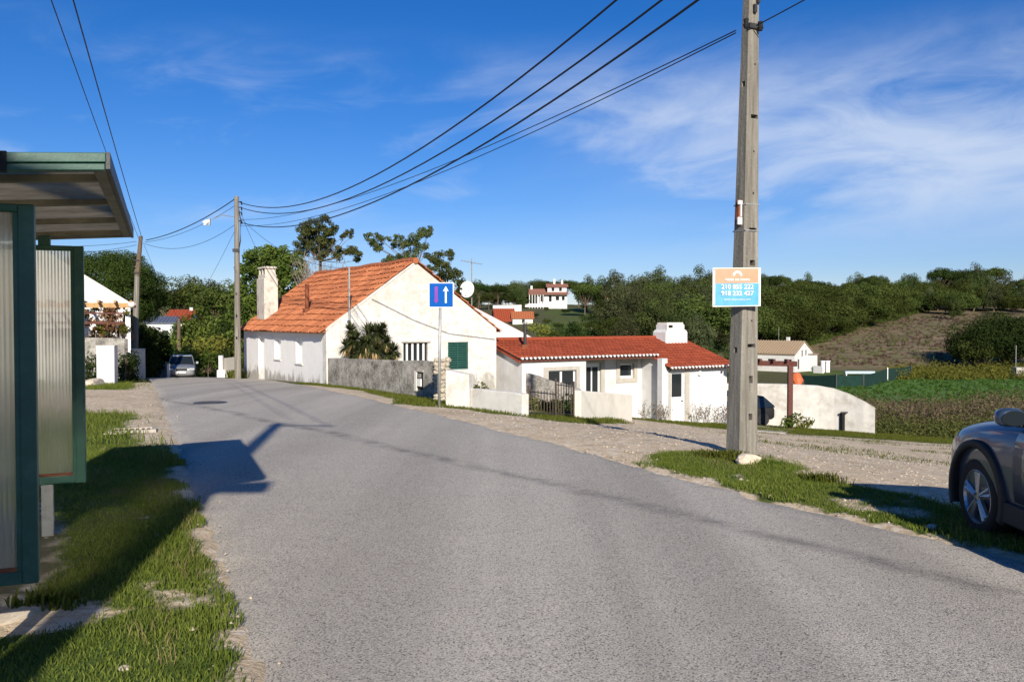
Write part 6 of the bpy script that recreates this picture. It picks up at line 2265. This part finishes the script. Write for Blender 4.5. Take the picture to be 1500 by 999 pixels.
# ridge on the left beyond the road
for i, (px, top, Y, wd) in enumerate(((256, 409, 150, 1.1), (275, 406, 150, 1.1), (293, 405, 152, 1.1), (312, 408, 150, 1.1), (330, 412, 148, 1.1), (240, 415, 145, 1.1))):
    tree_px('pine_tree', 'dark pine on the far ridge left of the cottage pole', 'pine tree', px, 480, top, Y, P_far_pine[i % 4], 8.5, 'far ridge pines on the left', wide=wd)
for i, (px, top, Y, wd) in enumerate(((262, 420, 110, .8), (292, 417, 112, .85), (322, 424, 108, .8))):
    tree_px('umbrella_tree', ['flat topped green pine left of three beyond the dip', 'flat topped green pine in the middle beyond the dip', 'flat topped green pine nearest the cottage pole'][i], 'pine tree', px, 480, top, Y, P_far_umb[1 + i % 2], 7.2, wide=wd * 1.2)
for i, (px, top, Y, pr, H_, wd) in enumerate(((300, 452, 74, P_leafy[0], 5.4, .85), (328, 448, 72, P_leafy[0], 5.4, .8), (278, 468, 76, P_leafy[1], 5.4, .8), (292, 488, 64, P_bush[2], 2.4, .9), (318, 490, 62, P_bush[2], 2.4, .9), (258, 478, 78, P_leafy[0], 5.4, .7), (340, 470, 66, P_leafy[1], 5.4, .8), (240, 500, 70, P_bush[1], 2.4, .8), (305, 508, 60, P_bush[0], 2.4, .9), (336, 505, 60, P_bush[1], 2.4, .9), (270, 512, 66, P_bush[0], 2.4, .9))):
    tree_px('leafy_bush', ['tall leafy bush in the dip', 'leafy bush beside the cottage pole', 'dark bush under the far red roof', 'yellowish bush in the sunny dip', 'yellow green bush above the low roadside wall', 'bush by the distant small pole', 'dark shrub hidden behind the cottage pole', 'dark shrub by the bluish wall', 'small green shrub over the road crest', 'small dark shrub above the white end post', 'low shrub behind the oncoming car'][i], 'bush', px, 530, top, Y, pr, H_, wide=wd)

# big smooth stone pine on the left, very dense and fine leaved
rng = np.random.default_rng(61)
p = at(160, 470, 50)
g = hz(p.x, 50)
cl_ = []
for i in range(300):
    d = rand_dirs(1, rng)[0]
    d[2] = d[2] * .9 + .1
    k = rng.uniform(.66, .95)
    c0 = Vector((d[0] * 3.3 * k, d[1] * 3.0 * k, at(160, 432, 50).z - g + d[2] * 2.5 * k))
    s_ = rng.uniform(.38, .62)
    cl_.append((tuple(c0), (s_, s_, s_ * .8)))
V, Fq, T = clump_cloud(cl_, 1900, .055, rng, .4, .15)
sp_t = thing('stone_pine', 'big dark smooth topped stone pine behind the left white house', 'pine tree', (p.x, 50, g))
mb = MB()
limbs(mb, cl_[:24], at(160, 432, 50).z - g, .22, .75, rng, 24)
mb.build('trunk', M['bark'], sp_t)
finish(bpy.data.objects.new('crown', mesh_np('crown', V, Fq, M['leaf_dark_pine'], T)), sp_t)


# trees whose clumps are placed one by one behind the cottage
def clump_tree(name, label, cat, Y, base_px, clumps_px, mat, leaf, dens, seed, aspect=.35, depth=1.0, bare=None, r0=.14, fill=.3):
    rng = np.random.default_rng(seed)
    b0 = at(base_px, 500, Y)
    g = hz(b0.x, Y)
    t_ = thing(name, label, cat, (b0.x, Y, g))
    cl2 = []
    for (px, py, rp_) in clumps_px:
        dY = rng.uniform(-depth, depth)
        q = at(px, py, Y + dY) - Vector((b0.x, Y, g))
        r_ = rp_ * Y / F
        # each clump is made of a few smaller tufts
        for k in range(8):
            d = rand_dirs(1, rng)[0] * r_ * .78
            s_ = r_ * rng.uniform(.40, .66)
            cl2.append(((q.x + d[0], q.y + d[1], q.z + d[2]), (s_, s_, s_ * .85)))
    V, Fq, T = clump_cloud(cl2, dens, leaf, rng, aspect, fill)
    finish(bpy.data.objects.new('crown', mesh_np('crown', V, Fq, mat, T)), t_)
    mb = MB()
    zmin = min(c_[0][2] for c_ in cl2)
    top = Vector((0, 0, max(zmin, 2.0)))
    mb.tube([(0, 0, -.5), top * .5, top], [r0, r0 * .85, r0 * .7], 7)
    for c_, r_ in cl2[::8]:
        c_ = Vector(c_)
        md = (top + c_) * .5 + Vector((rng.normal() * .15, rng.normal() * .1, -.15))
        mb.tube([top, md, c_], [r0 * .22, r0 * .13, r0 * .07], 5, caps=False)
    mb.build('trunk', M['bark'], t_)
    return t_


Z3 = lambda x, y, r_: (420 + x * .1733, 300 + y * .1733, r_ * .1733)
clump_tree('pine_tree', 'spreading pine with open tufts above the cottage roof, left of two', 'pine tree', 54, 470,
           [Z3(*q) for q in ((150, 190, 62), (215, 175, 55), (300, 150, 62), (295, 245, 75), (220, 265, 60), (145, 265, 48), (385, 195, 42), (360, 270, 55), (80, 365, 52), (150, 375, 58), (215, 370, 45), (300, 330, 55), (450, 405, 58), (530, 395, 58), (585, 430, 45), (590, 460, 30), (520, 250, 38), (480, 280, 30), (545, 225, 22), (420, 400, 40), (260, 320, 60), (330, 385, 52), (200, 320, 55), (375, 330, 45), (300, 420, 45), (250, 400, 45), (170, 230, 50))],
           M['leaf_pine_near'], .085, 1500, 31, depth=.9)
clump_tree('pine_tree', 'leaning pine with separate tufts above the cottage ridge, right of two', 'pine tree', 56, 612,
           [Z3(*q) for q in ((690, 270, 36), (720, 310, 40), (790, 255, 48), (785, 330, 56), (760, 370, 32), (860, 290, 26), (930, 290, 36), (915, 335, 34), (1000, 300, 46), (1010, 370, 56), (1070, 350, 60), (1110, 290, 62), (1150, 250, 52), (1195, 225, 44), (1160, 350, 36), (850, 465, 42), (900, 475, 50), (980, 455, 46), (1050, 430, 52))],
           M['leaf_pine_near'], .085, 1500, 32, depth=.8)
clump_tree('pine_tree', 'dark pine behind the right slope of the cottage gable', 'pine tree', 58, 655,
           [Z3(*q) for q in ((1220, 440, 52), (1290, 450, 58), (1370, 430, 44), (1390, 400, 22), (1240, 520, 60), (1320, 540, 62), (1390, 570, 52), (1440, 610, 52), (1330, 610, 60), (1470, 650, 40))],
           M['leaf_pine_near'], .09, 1300, 33, depth=.9)
clump_tree('leafy_tree', 'dark round leafy tree behind the cottage chimney', 'tree', 52, 395,
           [(372, 385, 18), (392, 374, 18), (410, 376, 18), (428, 392, 18), (362, 405, 18), (380, 405, 20), (402, 400, 20), (420, 412, 20), (356, 430, 18), (372, 432, 20), (425, 436, 20), (440, 412, 14), (362, 455, 18), (376, 462, 18), (352, 465, 14), (412, 425, 18), (432, 455, 16), (352, 488, 14), (366, 486, 14), (358, 512, 12), (385, 430, 22), (400, 380, 18), (442, 428, 12), (436, 388, 12)],
           M['leaf_green'], .095, 900, 34, aspect=.6, depth=1.0, r0=.2, fill=.45)
# bare twiggy crown between them
tb_ = at(468, 440, 50)
g = hz(tb_.x, 50)
bt = thing('bare_tree', 'leafless grey twiggy tree against the left pine', 'tree', (tb_.x, 50, g))
rng = np.random.default_rng(8)
mb = MB()
H_ = at(468, 372, 50).z - g
mb.tube([(0, 0, -.3), (0, 0, H_ * .45)], [.10, .07], 6)
for i in range(80):
    a_ = rng.uniform(0, 6.28)
    e_ = Vector((math.cos(a_) * rng.uniform(.3, 1.9), math.sin(a_) * rng.uniform(.2, 1.0), H_ * rng.uniform(.78, 1.0)))
    s_ = Vector((0, 0, H_ * rng.uniform(.3, .45)))
    m_ = (s_ + e_) * .5 + Vector((rng.normal() * .15, rng.normal() * .15, .1))
    mb.tube([s_, m_, e_], [.03, .018, .006], 4, caps=False)
    for k in range(7):
        f0 = rng.uniform(.3, 1)
        q = m_ + (e_ - m_) * f0
        d = Vector(rand_dirs(1, rng)[0]) * rng.uniform(.2, .55)
        d.z = abs(d.z)
        mb.tube([q, q + d], [.013, .005], 3, caps=False)
mb.build('twigs', M['twig'], bt)

# dark hedge and climbing plants on the left
def hedge(name, label, cat, a, b, h, th, mat, leaf, dens, seed, lump=.35):
    rng = np.random.default_rng(seed)
    a, b = Vector(a), Vector(b)
    n = max(4, int((b - a).length / (lump * .8)))
    cl2 = []
    for i in range(n):
        for lv in range(max(1, int(h / (lump * 1.1)))):
            f0 = (i + rng.uniform(0, 1)) / n
            p = a + (b - a) * f0
            g = hz(p.x, p.y)
            s_ = lump * rng.uniform(.75, 1.25)
            cl2.append(((p.x - a.x + rng.normal() * th * .3, p.y - a.y + rng.normal() * th * .3, g + min(h, (lv + .5) * lump * 1.1) + rng.normal() * .06), (s_, s_, s_)))
    V, Fq, T = clump_cloud(cl2, dens, leaf, rng, .55, .35)
    t_ = thing(name, label, cat, (a.x, a.y, 0))
    finish(bpy.data.objects.new('foliage', mesh_np('foliage', V, Fq, mat, T)), t_)
    mb = MB()
    for i in range(n):
        p = (b - a) * ((i + .5) / n)
        g = hz(a.x + p.x, a.y + p.y)
        mb.tube([(p.x, p.y, g - .2), (p.x + .05, p.y, g + h * .7)], [.03, .015], 5)
    mb.build('stem', M['bark'], t_)
    return t_


hedge('dark_hedge', 'tall shaded hedge along the left verge behind the leaning pole', 'hedge', (at(205, 540, 46).x, 46, 0), (at(233, 540, 58).x, 58, 0), 2.9, .8, M['leaf_dark'], .10, 420, 71, .5)
hedge('garden_hedge', 'dark green hedge between garden wall and white gate pier', 'hedge', (at(90, 540, 31).x, 31, 0), (at(146, 540, 30.4).x, 30.4, 0), 1.25, .4, M['leaf_dark'], .06, 700, 72, .3)
hedge('garden_hedge', 'small dark hedge filling the gap right of the gate pier', 'hedge', (at(182, 540, 31).x, 31, 0), (at(194, 540, 33).x, 33, 0), 1.3, .4, M['leaf_dark'], .06, 700, 73, .3)
rng = np.random.default_rng(74)
cl2 = []
for i in range(60):
    p = at(rng.uniform(118, 190), rng.uniform(450, 505), 34 + rng.uniform(-.3, 1.5))
    s_ = rng.uniform(.10, .24)
    cl2.append((tuple(p - Vector((pgp.x, 34, 0))), (s_, s_, s_)))
vn = thing('climbing_vine', 'half withered red brown vine hanging through the pergola', 'vine', (pgp.x, 34, 0))
V, Fq, T = clump_cloud(cl2[:38], 1500, .06, rng, .7, .5)
finish(bpy.data.objects.new('dry_foliage', mesh_np('dry_foliage', V, Fq, M['vine_dry'], T)), vn)
V, Fq, T = clump_cloud(cl2[38:], 1500, .06, rng, .7, .5)
finish(bpy.data.objects.new('green_foliage', mesh_np('green_foliage', V, Fq, M['leaf_yellow'], T)), vn)
mb = MB()
for i in range(16):
    p0 = Vector(cl2[i * 3][0])
    mb.tube([Vector((p0.x, .1, hz(pgp.x, 34))), p0 * .5 + Vector((p0.x * .5 + .1, .1, hz(pgp.x, 34) * .5)), p0], [.03, .02, .01], 4, caps=False)
mb.build('stem', M['twig'], vn)

# spiky yucca with a dry skirt behind the mossy wall
yp = at(540, 530, 31)
yc = thing('yucca_plant', 'spiky dark yucca with dry tan skirt behind the mossy wall', 'plant', on_ground(yp.x, 29.9))
g = yc.location.z
rng = np.random.default_rng(91)
heads = [(at(520, 498, 30), .52), (at(540, 490, 30), .6), (at(530, 512, 29.8), .55), (at(556, 500, 30.2), .5), (at(508, 508, 30), .42), (at(560, 482, 30.3), .34), (at(576, 514, 30.2), .42), (at(548, 512, 29.8), .45), (at(566, 520, 30), .40), (at(520, 520, 29.9), .42), (at(536, 504, 29.7), .5), (at(550, 488, 30), .5), (at(514, 484, 30.2), .38), (at(566, 502, 30.1), .42)]
Vs, Fs, Ts, off = [], [], [], 0
Vd, Fd, Td, offd = [], [], [], 0
mb = MB()
for hp_, L0 in heads:
    c0 = np.array(hp_ - yc.location)
    mb.tube([Vector((c0[0] * .4, c0[1] * .3, -.2)), Vector(c0) * .6, Vector(c0)], [.07, .06, .05], 6)
    for k in range(260):
        d = rand_dirs(1, rng)[0]
        dry = d[2] < -.62
        Lk = L0 * rng.uniform(.75, 1.1)
        side = np.cross(d, [0, 0, 1.0])
        side /= np.linalg.norm(side) + 1e-6
        w_ = .026
        tip = c0 + d * Lk + np.array([0, 0, -.12 * Lk])
        mid_ = c0 + d * Lk * .55
        vv = [c0 - side * w_ * .6, c0 + side * w_ * .6, mid_ + side * w_, mid_ - side * w_, tip]
        tgt = (Vd, Fd, Td) if dry else (Vs, Fs, Ts)
        o_ = len(tgt[0])
        tgt[0].extend(vv)
        tgt[1].extend([(o_, o_ + 1, o_ + 2, o_ + 3), (o_ + 3, o_ + 2, o_ + 4, o_ + 4)])
        tgt[2].extend([rng.uniform(0, 1)] * 5)


def mesh_mixed(name, vs_, fs_, mat, tint):
    me = bpy.data.meshes.new(name)
    me.from_pydata([tuple(q) for q in vs_], [], [f_ if f_[2] != f_[3] else f_[:3] for f_ in [tuple(dict.fromkeys(f_)) + (() if len(set(f_)) == 4 else (list(dict.fromkeys(f_))[-1],)) for f_ in fs_]])
    a_ = me.attributes.new('tint', 'FLOAT', 'POINT')
    a_.data.foreach_set('value', np.array(tint, np.float32))
    me.materials.append(mat)
    return me


finish(bpy.data.objects.new('leaves', mesh_mixed('leaves', Vs, Fs, M['leaf_yucca'], Ts)), yc)
finish(bpy.data.objects.new('dry_skirt', mesh_mixed('dry_skirt', Vd, Fd, M['leaf_dry'], Td)), yc)
mb.build('stem', M['bark'], yc)
# garden plants by the low wall
pots = [(694, 571, 25.0, 'little green bush between white pier and low garden wall', M['leaf_green'], .28), (718, 578, 24.2, 'small yellow green shrub rising over the low garden wall', M['leaf_yellow'], .30), (795, 588, 24.5, 'low olive shrub behind the railings', M['leaf_yellow'], .34), (822, 596, 24.0, 'dark brownish shrub behind the gate bars', M['leaf_dark'], .40), (835, 590, 24.6, 'greenish shrub at the right end of the railings', M['leaf_green'], .32)]
for k, (px, py, Y, lab, mt, s0) in enumerate(pots):
    p = at(px, py, Y)
    g = hz(p.x, Y)
    b_ = thing('garden_shrub', lab, 'shrub', (p.x, Y, g))
    rng = np.random.default_rng(130 + k)
    top = p.z - g
    cl2 = [((rng.normal() * s0 * .6, rng.normal() * s0 * .4, max(.15, top - .1 + rng.normal() * s0 * .4)), (s0 * .6, s0 * .6, s0 * .5)) for q in range(9)]
    V, Fq, T = clump_cloud(cl2, 1400, .05, rng, .6, .4)
    finish(bpy.data.objects.new('foliage', mesh_np('foliage', V, Fq, mt, T)), b_)
    mb = MB()
    for c_, r_ in cl2:
        mb.tube([(0, 0, -.1), c_], [.02, .008], 4)
    mb.build('stem', M['bark'], b_)
# plant at the carport foot and dry weeds along the white house
for k, (px, py, Y, lab, mt, s0) in enumerate(((1153, 612, 36.3, 'green plant climbing the foot of the carport post', M['leaf_green'], .28), (1172, 616, 37.6, 'reddish green shrub before the white retaining wall', M['leaf_yellow'], .34))):
    p = at(px, py, Y)
    g = hz(p.x, Y)
    b_ = thing('garden_shrub', lab, 'shrub', (p.x, Y, g))
    rng = np.random.default_rng(150 + k)
    cl2 = [((rng.normal() * s0 * .9, rng.normal() * s0 * .4, abs(rng.normal()) * s0 + .1), (s0 * .6, s0 * .6, s0 * .5)) for q in range(10)]
    V, Fq, T = clump_cloud(cl2, 1100, .06, rng, .6, .4)
    finish(bpy.data.objects.new('foliage', mesh_np('foliage', V, Fq, mt, T)), b_)
    MB().tube([(0, 0, -.1), (0, 0, s0)], [.02, .01], 4).build('stem', M['bark'], b_)
for k, xl_ in enumerate((12.9, 13.6, 14.1, 15.9, 16.6, 17.3, 17.8)):
    q = house_pt(xl_, -2.55)
    w_ = thing('dry_weed', 'thin dry weed growing against the white house wall', 'weed', on_ground(q.x, q.y), 0, 'dry weeds along the white house')
    rng = np.random.default_rng(170 + k)
    mb = MB()
    P_, N_ = [], []
    for i in range(14):
        e_ = Vector((rng.normal() * .28, rng.normal() * .1, rng.uniform(.35, .95)))
        mb.tube([(0, 0, 0), e_ * .5 + Vector((rng.normal() * .04, 0, .05)), e_], [.008, .006, .003], 3, caps=False)
        for j in range(9):
            P_.append(np.array(e_) * rng.uniform(.4, 1) + rng.normal(size=3) * .03)
    mb.build('stem', M['twig'], w_)
    V, Fq, T = leaf_quads(np.array(P_), rand_dirs(len(P_), rng), .035, rng)
    finish(bpy.data.objects.new('leaves', mesh_np('leaves', V, Fq, M['scrub_dry'], T)), w_)


# ------------------------------------------------------------------ grass, scrub and pebbles
def blades(n_try, x0, x1, y0, y1, dens_fn, hmin, hmax, width, rng):
    x = rng.uniform(x0, x1, n_try)
    y = rng.uniform(y0, y1, n_try)
    keep = rng.uniform(size=n_try) < dens_fn(x, y)
    x, y = x[keep], y[keep]
    n = len(x)
    z = height(x, y) + (fbm(x, y, .9, 21) - .5) * .07 + .005
    hmul = .55 + .9 * fbm(x, y, .7, 15)
    h = rng.uniform(hmin, hmax, n) * hmul
    a_ = rng.uniform(0, 2 * np.pi, n)
    la = rng.uniform(0, 2 * np.pi, n)
    lean_ = rng.uniform(.1, .9, n) * h
    sx__, sy__ = np.cos(a_) * width / 2, np.sin(a_) * width / 2
    lx, ly = np.cos(la) * lean_, np.sin(la) * lean_
    V = np.empty((n, 5, 3))
    V[:, 0] = np.stack([x - sx__, y - sy__, z - .01], 1)
    V[:, 1] = np.stack([x + sx__, y + sy__, z - .01], 1)
    V[:, 2] = np.stack([x + sx__ * .8 + lx * .35, y + sy__ * .8 + ly * .35, z + h * .6], 1)
    V[:, 3] = np.stack([x - sx__ * .8 + lx * .35, y - sy__ * .8 + ly * .35, z + h * .6], 1)
    V[:, 4] = np.stack([x + lx, y + ly, z + h], 1)
    b = np.arange(n) * 5
    Fq = np.concatenate([np.stack([b, b + 1, b + 2], 1), np.stack([b, b + 2, b + 3], 1), np.stack([b + 3, b + 2, b + 4], 1)])
    T = np.repeat(np.clip(.25 + .5 * fbm(x, y, .6, 61) + rng.normal(size=n) * .2, 0, 1), 5)
    return V.reshape(-1, 3), Fq, T


def clear_of(x, y):
    """no blades inside the pole, the walls and the car's wheels"""
    return (np.hypot(x - PB.x, y - PB.y) > .18)


def dens_g(x, y):
    gr, gv, he, fl = covers(x, y)
    return np.clip(gr * 1.15 - .12, 0, 1) * clear_of(x, y)


rng = np.random.default_rng(1234)
V, Fq, T = blades(420000, -7.2, .6, 2.2, 11.5, lambda x, y: dens_g(x, y) * (x < x_left(y) + .15) * (x > x_left(y) - 2.9), .016, .052, .0065, rng)
stuff(finish(bpy.data.objects.new('grass', mesh_np('grass', V, Fq, M['grass_blade'], T))), 'short green grass on the left verge around the shelter')
V, Fq, T = blades(26000, -7.2, .6, 2.2, 11.5, lambda x, y: dens_g(x, y) * (x < x_left(y) + .1) * (x > x_left(y) - 2.9) * sstep(fbm(x, y, .5, 19), .5, .62), .04, .13, .004, rng)
stuff(finish(bpy.data.objects.new('dry_grass', mesh_np('dry_grass', V, Fq, M['grass_dry'], T))), 'pale dry grass stalks on the left verge')
V, Fq, T = blades(110000, -16, -4, 11.5, 32, lambda x, y: dens_g(x, y) * (x < x_left(y) + .1) * (x > x_left(y) - 6), .04, .14, .012, rng)
stuff(finish(bpy.data.objects.new('grass', mesh_np('grass', V, Fq, M['grass_blade'], T))), 'grass farther along the left verge')
V, Fq, T = blades(230000, .5, 6.0, 4.5, 12.5, lambda x, y: dens_g(x, y) * (x > x_right(y) - .12) * (x < x_right(y) + 3.2), .014, .044, .007, rng)
stuff(finish(bpy.data.objects.new('grass', mesh_np('grass', V, Fq, M['grass_blade'], T))), 'short grass strip along the right road edge')
V, Fq, T = blades(9000, .5, 6.0, 4.5, 12.5, lambda x, y: dens_g(x, y) * (x > x_right(y) + .02) * (x < x_right(y) + 3.2) * sstep(fbm(x, y, .5, 19), .5, .62), .03, .10, .004, rng)
stuff(finish(bpy.data.objects.new('dry_grass', mesh_np('dry_grass', V, Fq, M['grass_dry'], T))), 'dry stalks in the right verge')
V, Fq, T = blades(420000, -9, 19, 12.5, 41, lambda x, y: dens_g(x, y) * (x > x_right(y) + .02) * (.4 + .6 * (y > 18)), .03, .10, .013, rng)
stuff(finish(bpy.data.objects.new('grass', mesh_np('grass', V, Fq, M['grass_blade'], T))), 'grass strips at the foot of the garden and house walls')
# taller tufts: at the pole's foot and beside the lot
rngT = np.random.default_rng(77)


def tuft(label, px, py, n, L0, w_, spread, mat=None, cat='grass tuft'):
    p = ground_at(px, py)
    x = p.x + rngT.normal(size=n) * spread
    y = p.y + rngT.normal(size=n) * spread * .7
    a_ = rngT.uniform(0, 2 * np.pi, n)
    h = L0 * rngT.uniform(.5, 1.1, n)
    z = height(x, y)
    le = h * rngT.uniform(.2, .9, n)
    V = np.empty((n, 5, 3))
    sx__, sy__ = -np.sin(a_) * w_ / 2, np.cos(a_) * w_ / 2
    lx, ly = np.cos(a_) * le, np.sin(a_) * le
    V[:, 0] = np.stack([x - sx__, y - sy__, z - .02], 1)
    V[:, 1] = np.stack([x + sx__, y + sy__, z - .02], 1)
    V[:, 2] = np.stack([x + sx__ + lx * .45, y + sy__ + ly * .45, z + h * .7], 1)
    V[:, 3] = np.stack([x - sx__ + lx * .45, y - sy__ + ly * .45, z + h * .7], 1)
    V[:, 4] = np.stack([x + lx, y + ly, z + h], 1)
    b = np.arange(n) * 5
    Fq = np.concatenate([np.stack([b, b + 1, b + 2], 1), np.stack([b, b + 2, b + 3], 1), np.stack([b + 3, b + 2, b + 4], 1)])
    V = V.reshape(-1, 3) - np.array([p.x, p.y, hz(p.x, p.y)])
    o_ = finish(bpy.data.objects.new('grass_tuft', mesh_np('grass_tuft', V, Fq, mat or M['grass_blade'], np.repeat(rngT.uniform(0, .8, n), 5))))
    o_.location = (p.x, p.y, hz(p.x, p.y))
    return tag(o_, label, cat)


tuft('leafy weeds growing round the foot of the concrete pole', 1062, 672, 420, .11, .014, .16)
tuft('weeds to the right of the limestone block', 1122, 682, 340, .08, .012, .09)
tuft('spiky dark tuft on the edge of the gravel lot', 1205, 708, 260, .12, .010, .11)
tuft('tuft of weeds at the foot of the cottage pole', 345, 555, 300, .42, .05, .2)
tuft('dark leafy weed on the bare sand under the shelter', 75, 890, 200, .10, .014, .10)

# brown and green scrub below the field
rng = np.random.default_rng(500)


def scrub_mass(n, x_fn, mat, name, lab, size, h0, per=36):
    P_, N_, T_ = [], [], []
    for i in range(n):
        px, Y, hh = x_fn(rng)
        p = at(px, 600, Y)
        g = hz(p.x, Y)
        k = per
        d = rand_dirs(k, rng)
        d[:, 2] = np.abs(d[:, 2])
        s_ = hh * rng.uniform(.6, 1.1)
        P_.append(np.array([p.x, Y, g]) + d * np.array([s_ * .75, s_ * .75, s_]) * rng.uniform(.35, 1.0, (k, 1)))
        nn = d + rand_dirs(k, rng) * .9
        N_.append(nn / np.linalg.norm(nn, axis=1, keepdims=True))
        T_.append(np.full(k, rng.uniform(.1, .6)) + rng.uniform(0, .4, k))
    V, Fq, T = leaf_quads(np.concatenate(P_), np.concatenate(N_), size, rng, .3, np.concatenate(T_))
    stuff(finish(bpy.data.objects.new(name, mesh_np(name, V, Fq, mat, T))), lab)


def brush(r_):
    px = r_.uniform(1205, 1640)
    Y = r_.uniform(40.5, 58)
    edge = 571 + (0 if px > 1300 else (1300 - px) * -.08)
    row = r_.uniform(edge, 600) if px < 1420 else r_.uniform(556, 600)
    zt_ = at(px, row, Y).z
    p = at(px, 600, Y)
    hh = max(.4, min(2.3, zt_ - hz(p.x, Y)))
    return px, Y, hh


scrub_mass(2300, brush, M['scrub_dry'], 'dry_scrub', 'brown dry bramble thicket below the green field', .085, 1)
scrub_mass(1000, brush, M['scrub_green'], 'green_scrub', 'dull green shoots through the bramble thicket', .085, 1)
scrub_mass(1700, lambda r_: (r_.uniform(1283, 1640), r_.uniform(38.8, 43), r_.uniform(.6, 1.25)), M['scrub_green'], 'green_scrub', 'green weeds at the front of the bramble thicket', .07, 1)
scrub_mass(380, lambda r_: (r_.uniform(1110, 1290), r_.uniform(42, 56), r_.uniform(.7, 1.6)), M['scrub_dry'], 'dry_scrub', 'brown scrub behind the white retaining wall', .09, 1)
scrub_mass(700, lambda r_: (r_.uniform(1300, 1520), r_.uniform(90, 110), r_.choice([.35, .5, .8, 1.2, 2.0])), M['leaf_yellow'], 'garden_plants', 'mixed olive bushes between field and heath', .15, 1)
scrub_mass(1500, lambda r_: (r_.uniform(1200, 1520), r_.uniform(114, 190), r_.uniform(.25, .6)), M['heather'], 'heather', 'brown heather on the hill', .14, 1, 26)
scrub_mass(260, lambda r_: (r_.uniform(1210, 1520), r_.uniform(116, 196), r_.uniform(.35, 1.1)), M['scrub_green'], 'green_scrub', 'scattered olive bushes on the brown hill', .15, 1, 40)
scrub_mass(1200, lambda r_: (r_.uniform(1232, 1520), r_.uniform(54, 94), r_.uniform(.12, .42)), M['crop'], 'crop_rows', 'low green crop on the valley field', .10, 1, 40)
scrub_mass(900, lambda r_: (r_.uniform(850, 1100), r_.uniform(84, 160), r_.uniform(.5, 1.4)), M['leaf_dark'], 'undergrowth', 'dark undergrowth beneath the pines', .2, 1, 30)
def grove_edge(r_):
    px = r_.uniform(1100, 1350)
    return px, float(np.interp(px, [1100, 1200, 1240, 1330, 1350], [120, 138, 152, 188, 202])) + r_.uniform(-3, 10), r_.uniform(.5, 1.9)


scrub_mass(420, grove_edge, M['leaf_stone'], 'undergrowth', 'dark bushes beneath the edge of the grove', .17, 1, 60)
scrub_mass(260, lambda r_: (r_.uniform(1010, 1085), r_.uniform(60, 75), r_.uniform(.6, 1.7)), M['scrub_dry'], 'dry_scrub', 'grey bramble behind the right end of the red roof', .11, 1)
scrub_mass(200, lambda r_: (r_.uniform(200, 345), r_.uniform(64, 90), r_.uniform(.6, 1.6)), M['leaf_green'], 'undergrowth', 'bushes filling the dip on the left', .15, 1)

# loose pebbles and chippings
def pebbles(n, x0, x1, y0, y1, fn, smin, smax, lab, rng):
    x = rng.uniform(x0, x1, n)
    y = rng.uniform(y0, y1, n)
    keep = rng.uniform(size=n) < fn(x, y)
    x, y = x[keep], y[keep]
    n = len(x)
    z = height(x, y) + (fbm(x, y, .9, 21) - .5) * .07 + .014
    s_ = rng.uniform(smin, smax, n) * rng.choice([.6, 1, 1, 1.6], n)
    a_ = rng.uniform(0, 6.28, n)
    base = np.array([(1, 0, 0), (0, 1, 0), (-1, 0, 0), (0, -1, 0), (.15, .1, .62), (0, 0, -.4)])
    V = np.empty((n, 6, 3))
    ca_, sa_ = np.cos(a_), np.sin(a_)
    ax_ = rng.uniform(.6, 1.3, n)
    for k, (bx_, by_, bz_) in enumerate(base):
        jx = bx_ * ax_ + rng.normal(size=n) * .15
        jy = by_ + rng.normal(size=n) * .15
        V[:, k] = np.stack([x + (jx * ca_ - jy * sa_) * s_, y + (jx * sa_ + jy * ca_) * s_, z + bz_ * s_], 1)
    b = np.arange(n) * 6
    tri = [(0, 1, 4), (1, 2, 4), (2, 3, 4), (3, 0, 4), (1, 0, 5), (2, 1, 5), (3, 2, 5), (0, 3, 5)]
    Fq = np.concatenate([np.stack([b + i, b + j, b + k], 1) for i, j, k in tri])
    stuff(finish(bpy.data.objects.new('gravel', mesh_np('gravel', V.reshape(-1, 3), Fq, M['pebble']))), lab)


rng = np.random.default_rng(900)
pebbles(42000, -3, 15, 6, 30, lambda x, y: (x > x_right(y) + .3) * (1 - dens_g(x, y)) * clear_of(x, y) * np.clip(1.5 - y / 24, .3, 1), .007, .021, 'loose stones on the gravel lot', rng)
pebbles(5000, -9, 5, 3, 26, lambda x, y: ((np.abs(x - x_left(y)) < .35) | (np.abs(x - x_right(y)) < .35)) * 1.0, .005, .016, 'chippings along the road edges', rng)
pebbles(5000, -13, 0, 3, 24, lambda x, y: (x < x_left(y) - .1) * (x > x_left(y) - 3) * (1 - np.clip(dens_g(x, y) * 1.5, 0, .97)), .006, .022, 'loose stones on the bare sand by the shelter', rng)
for o_ in list(bpy.data.objects):
    if o_.type == 'MESH' and not o_.data.materials:
        print('no material', o_.name)
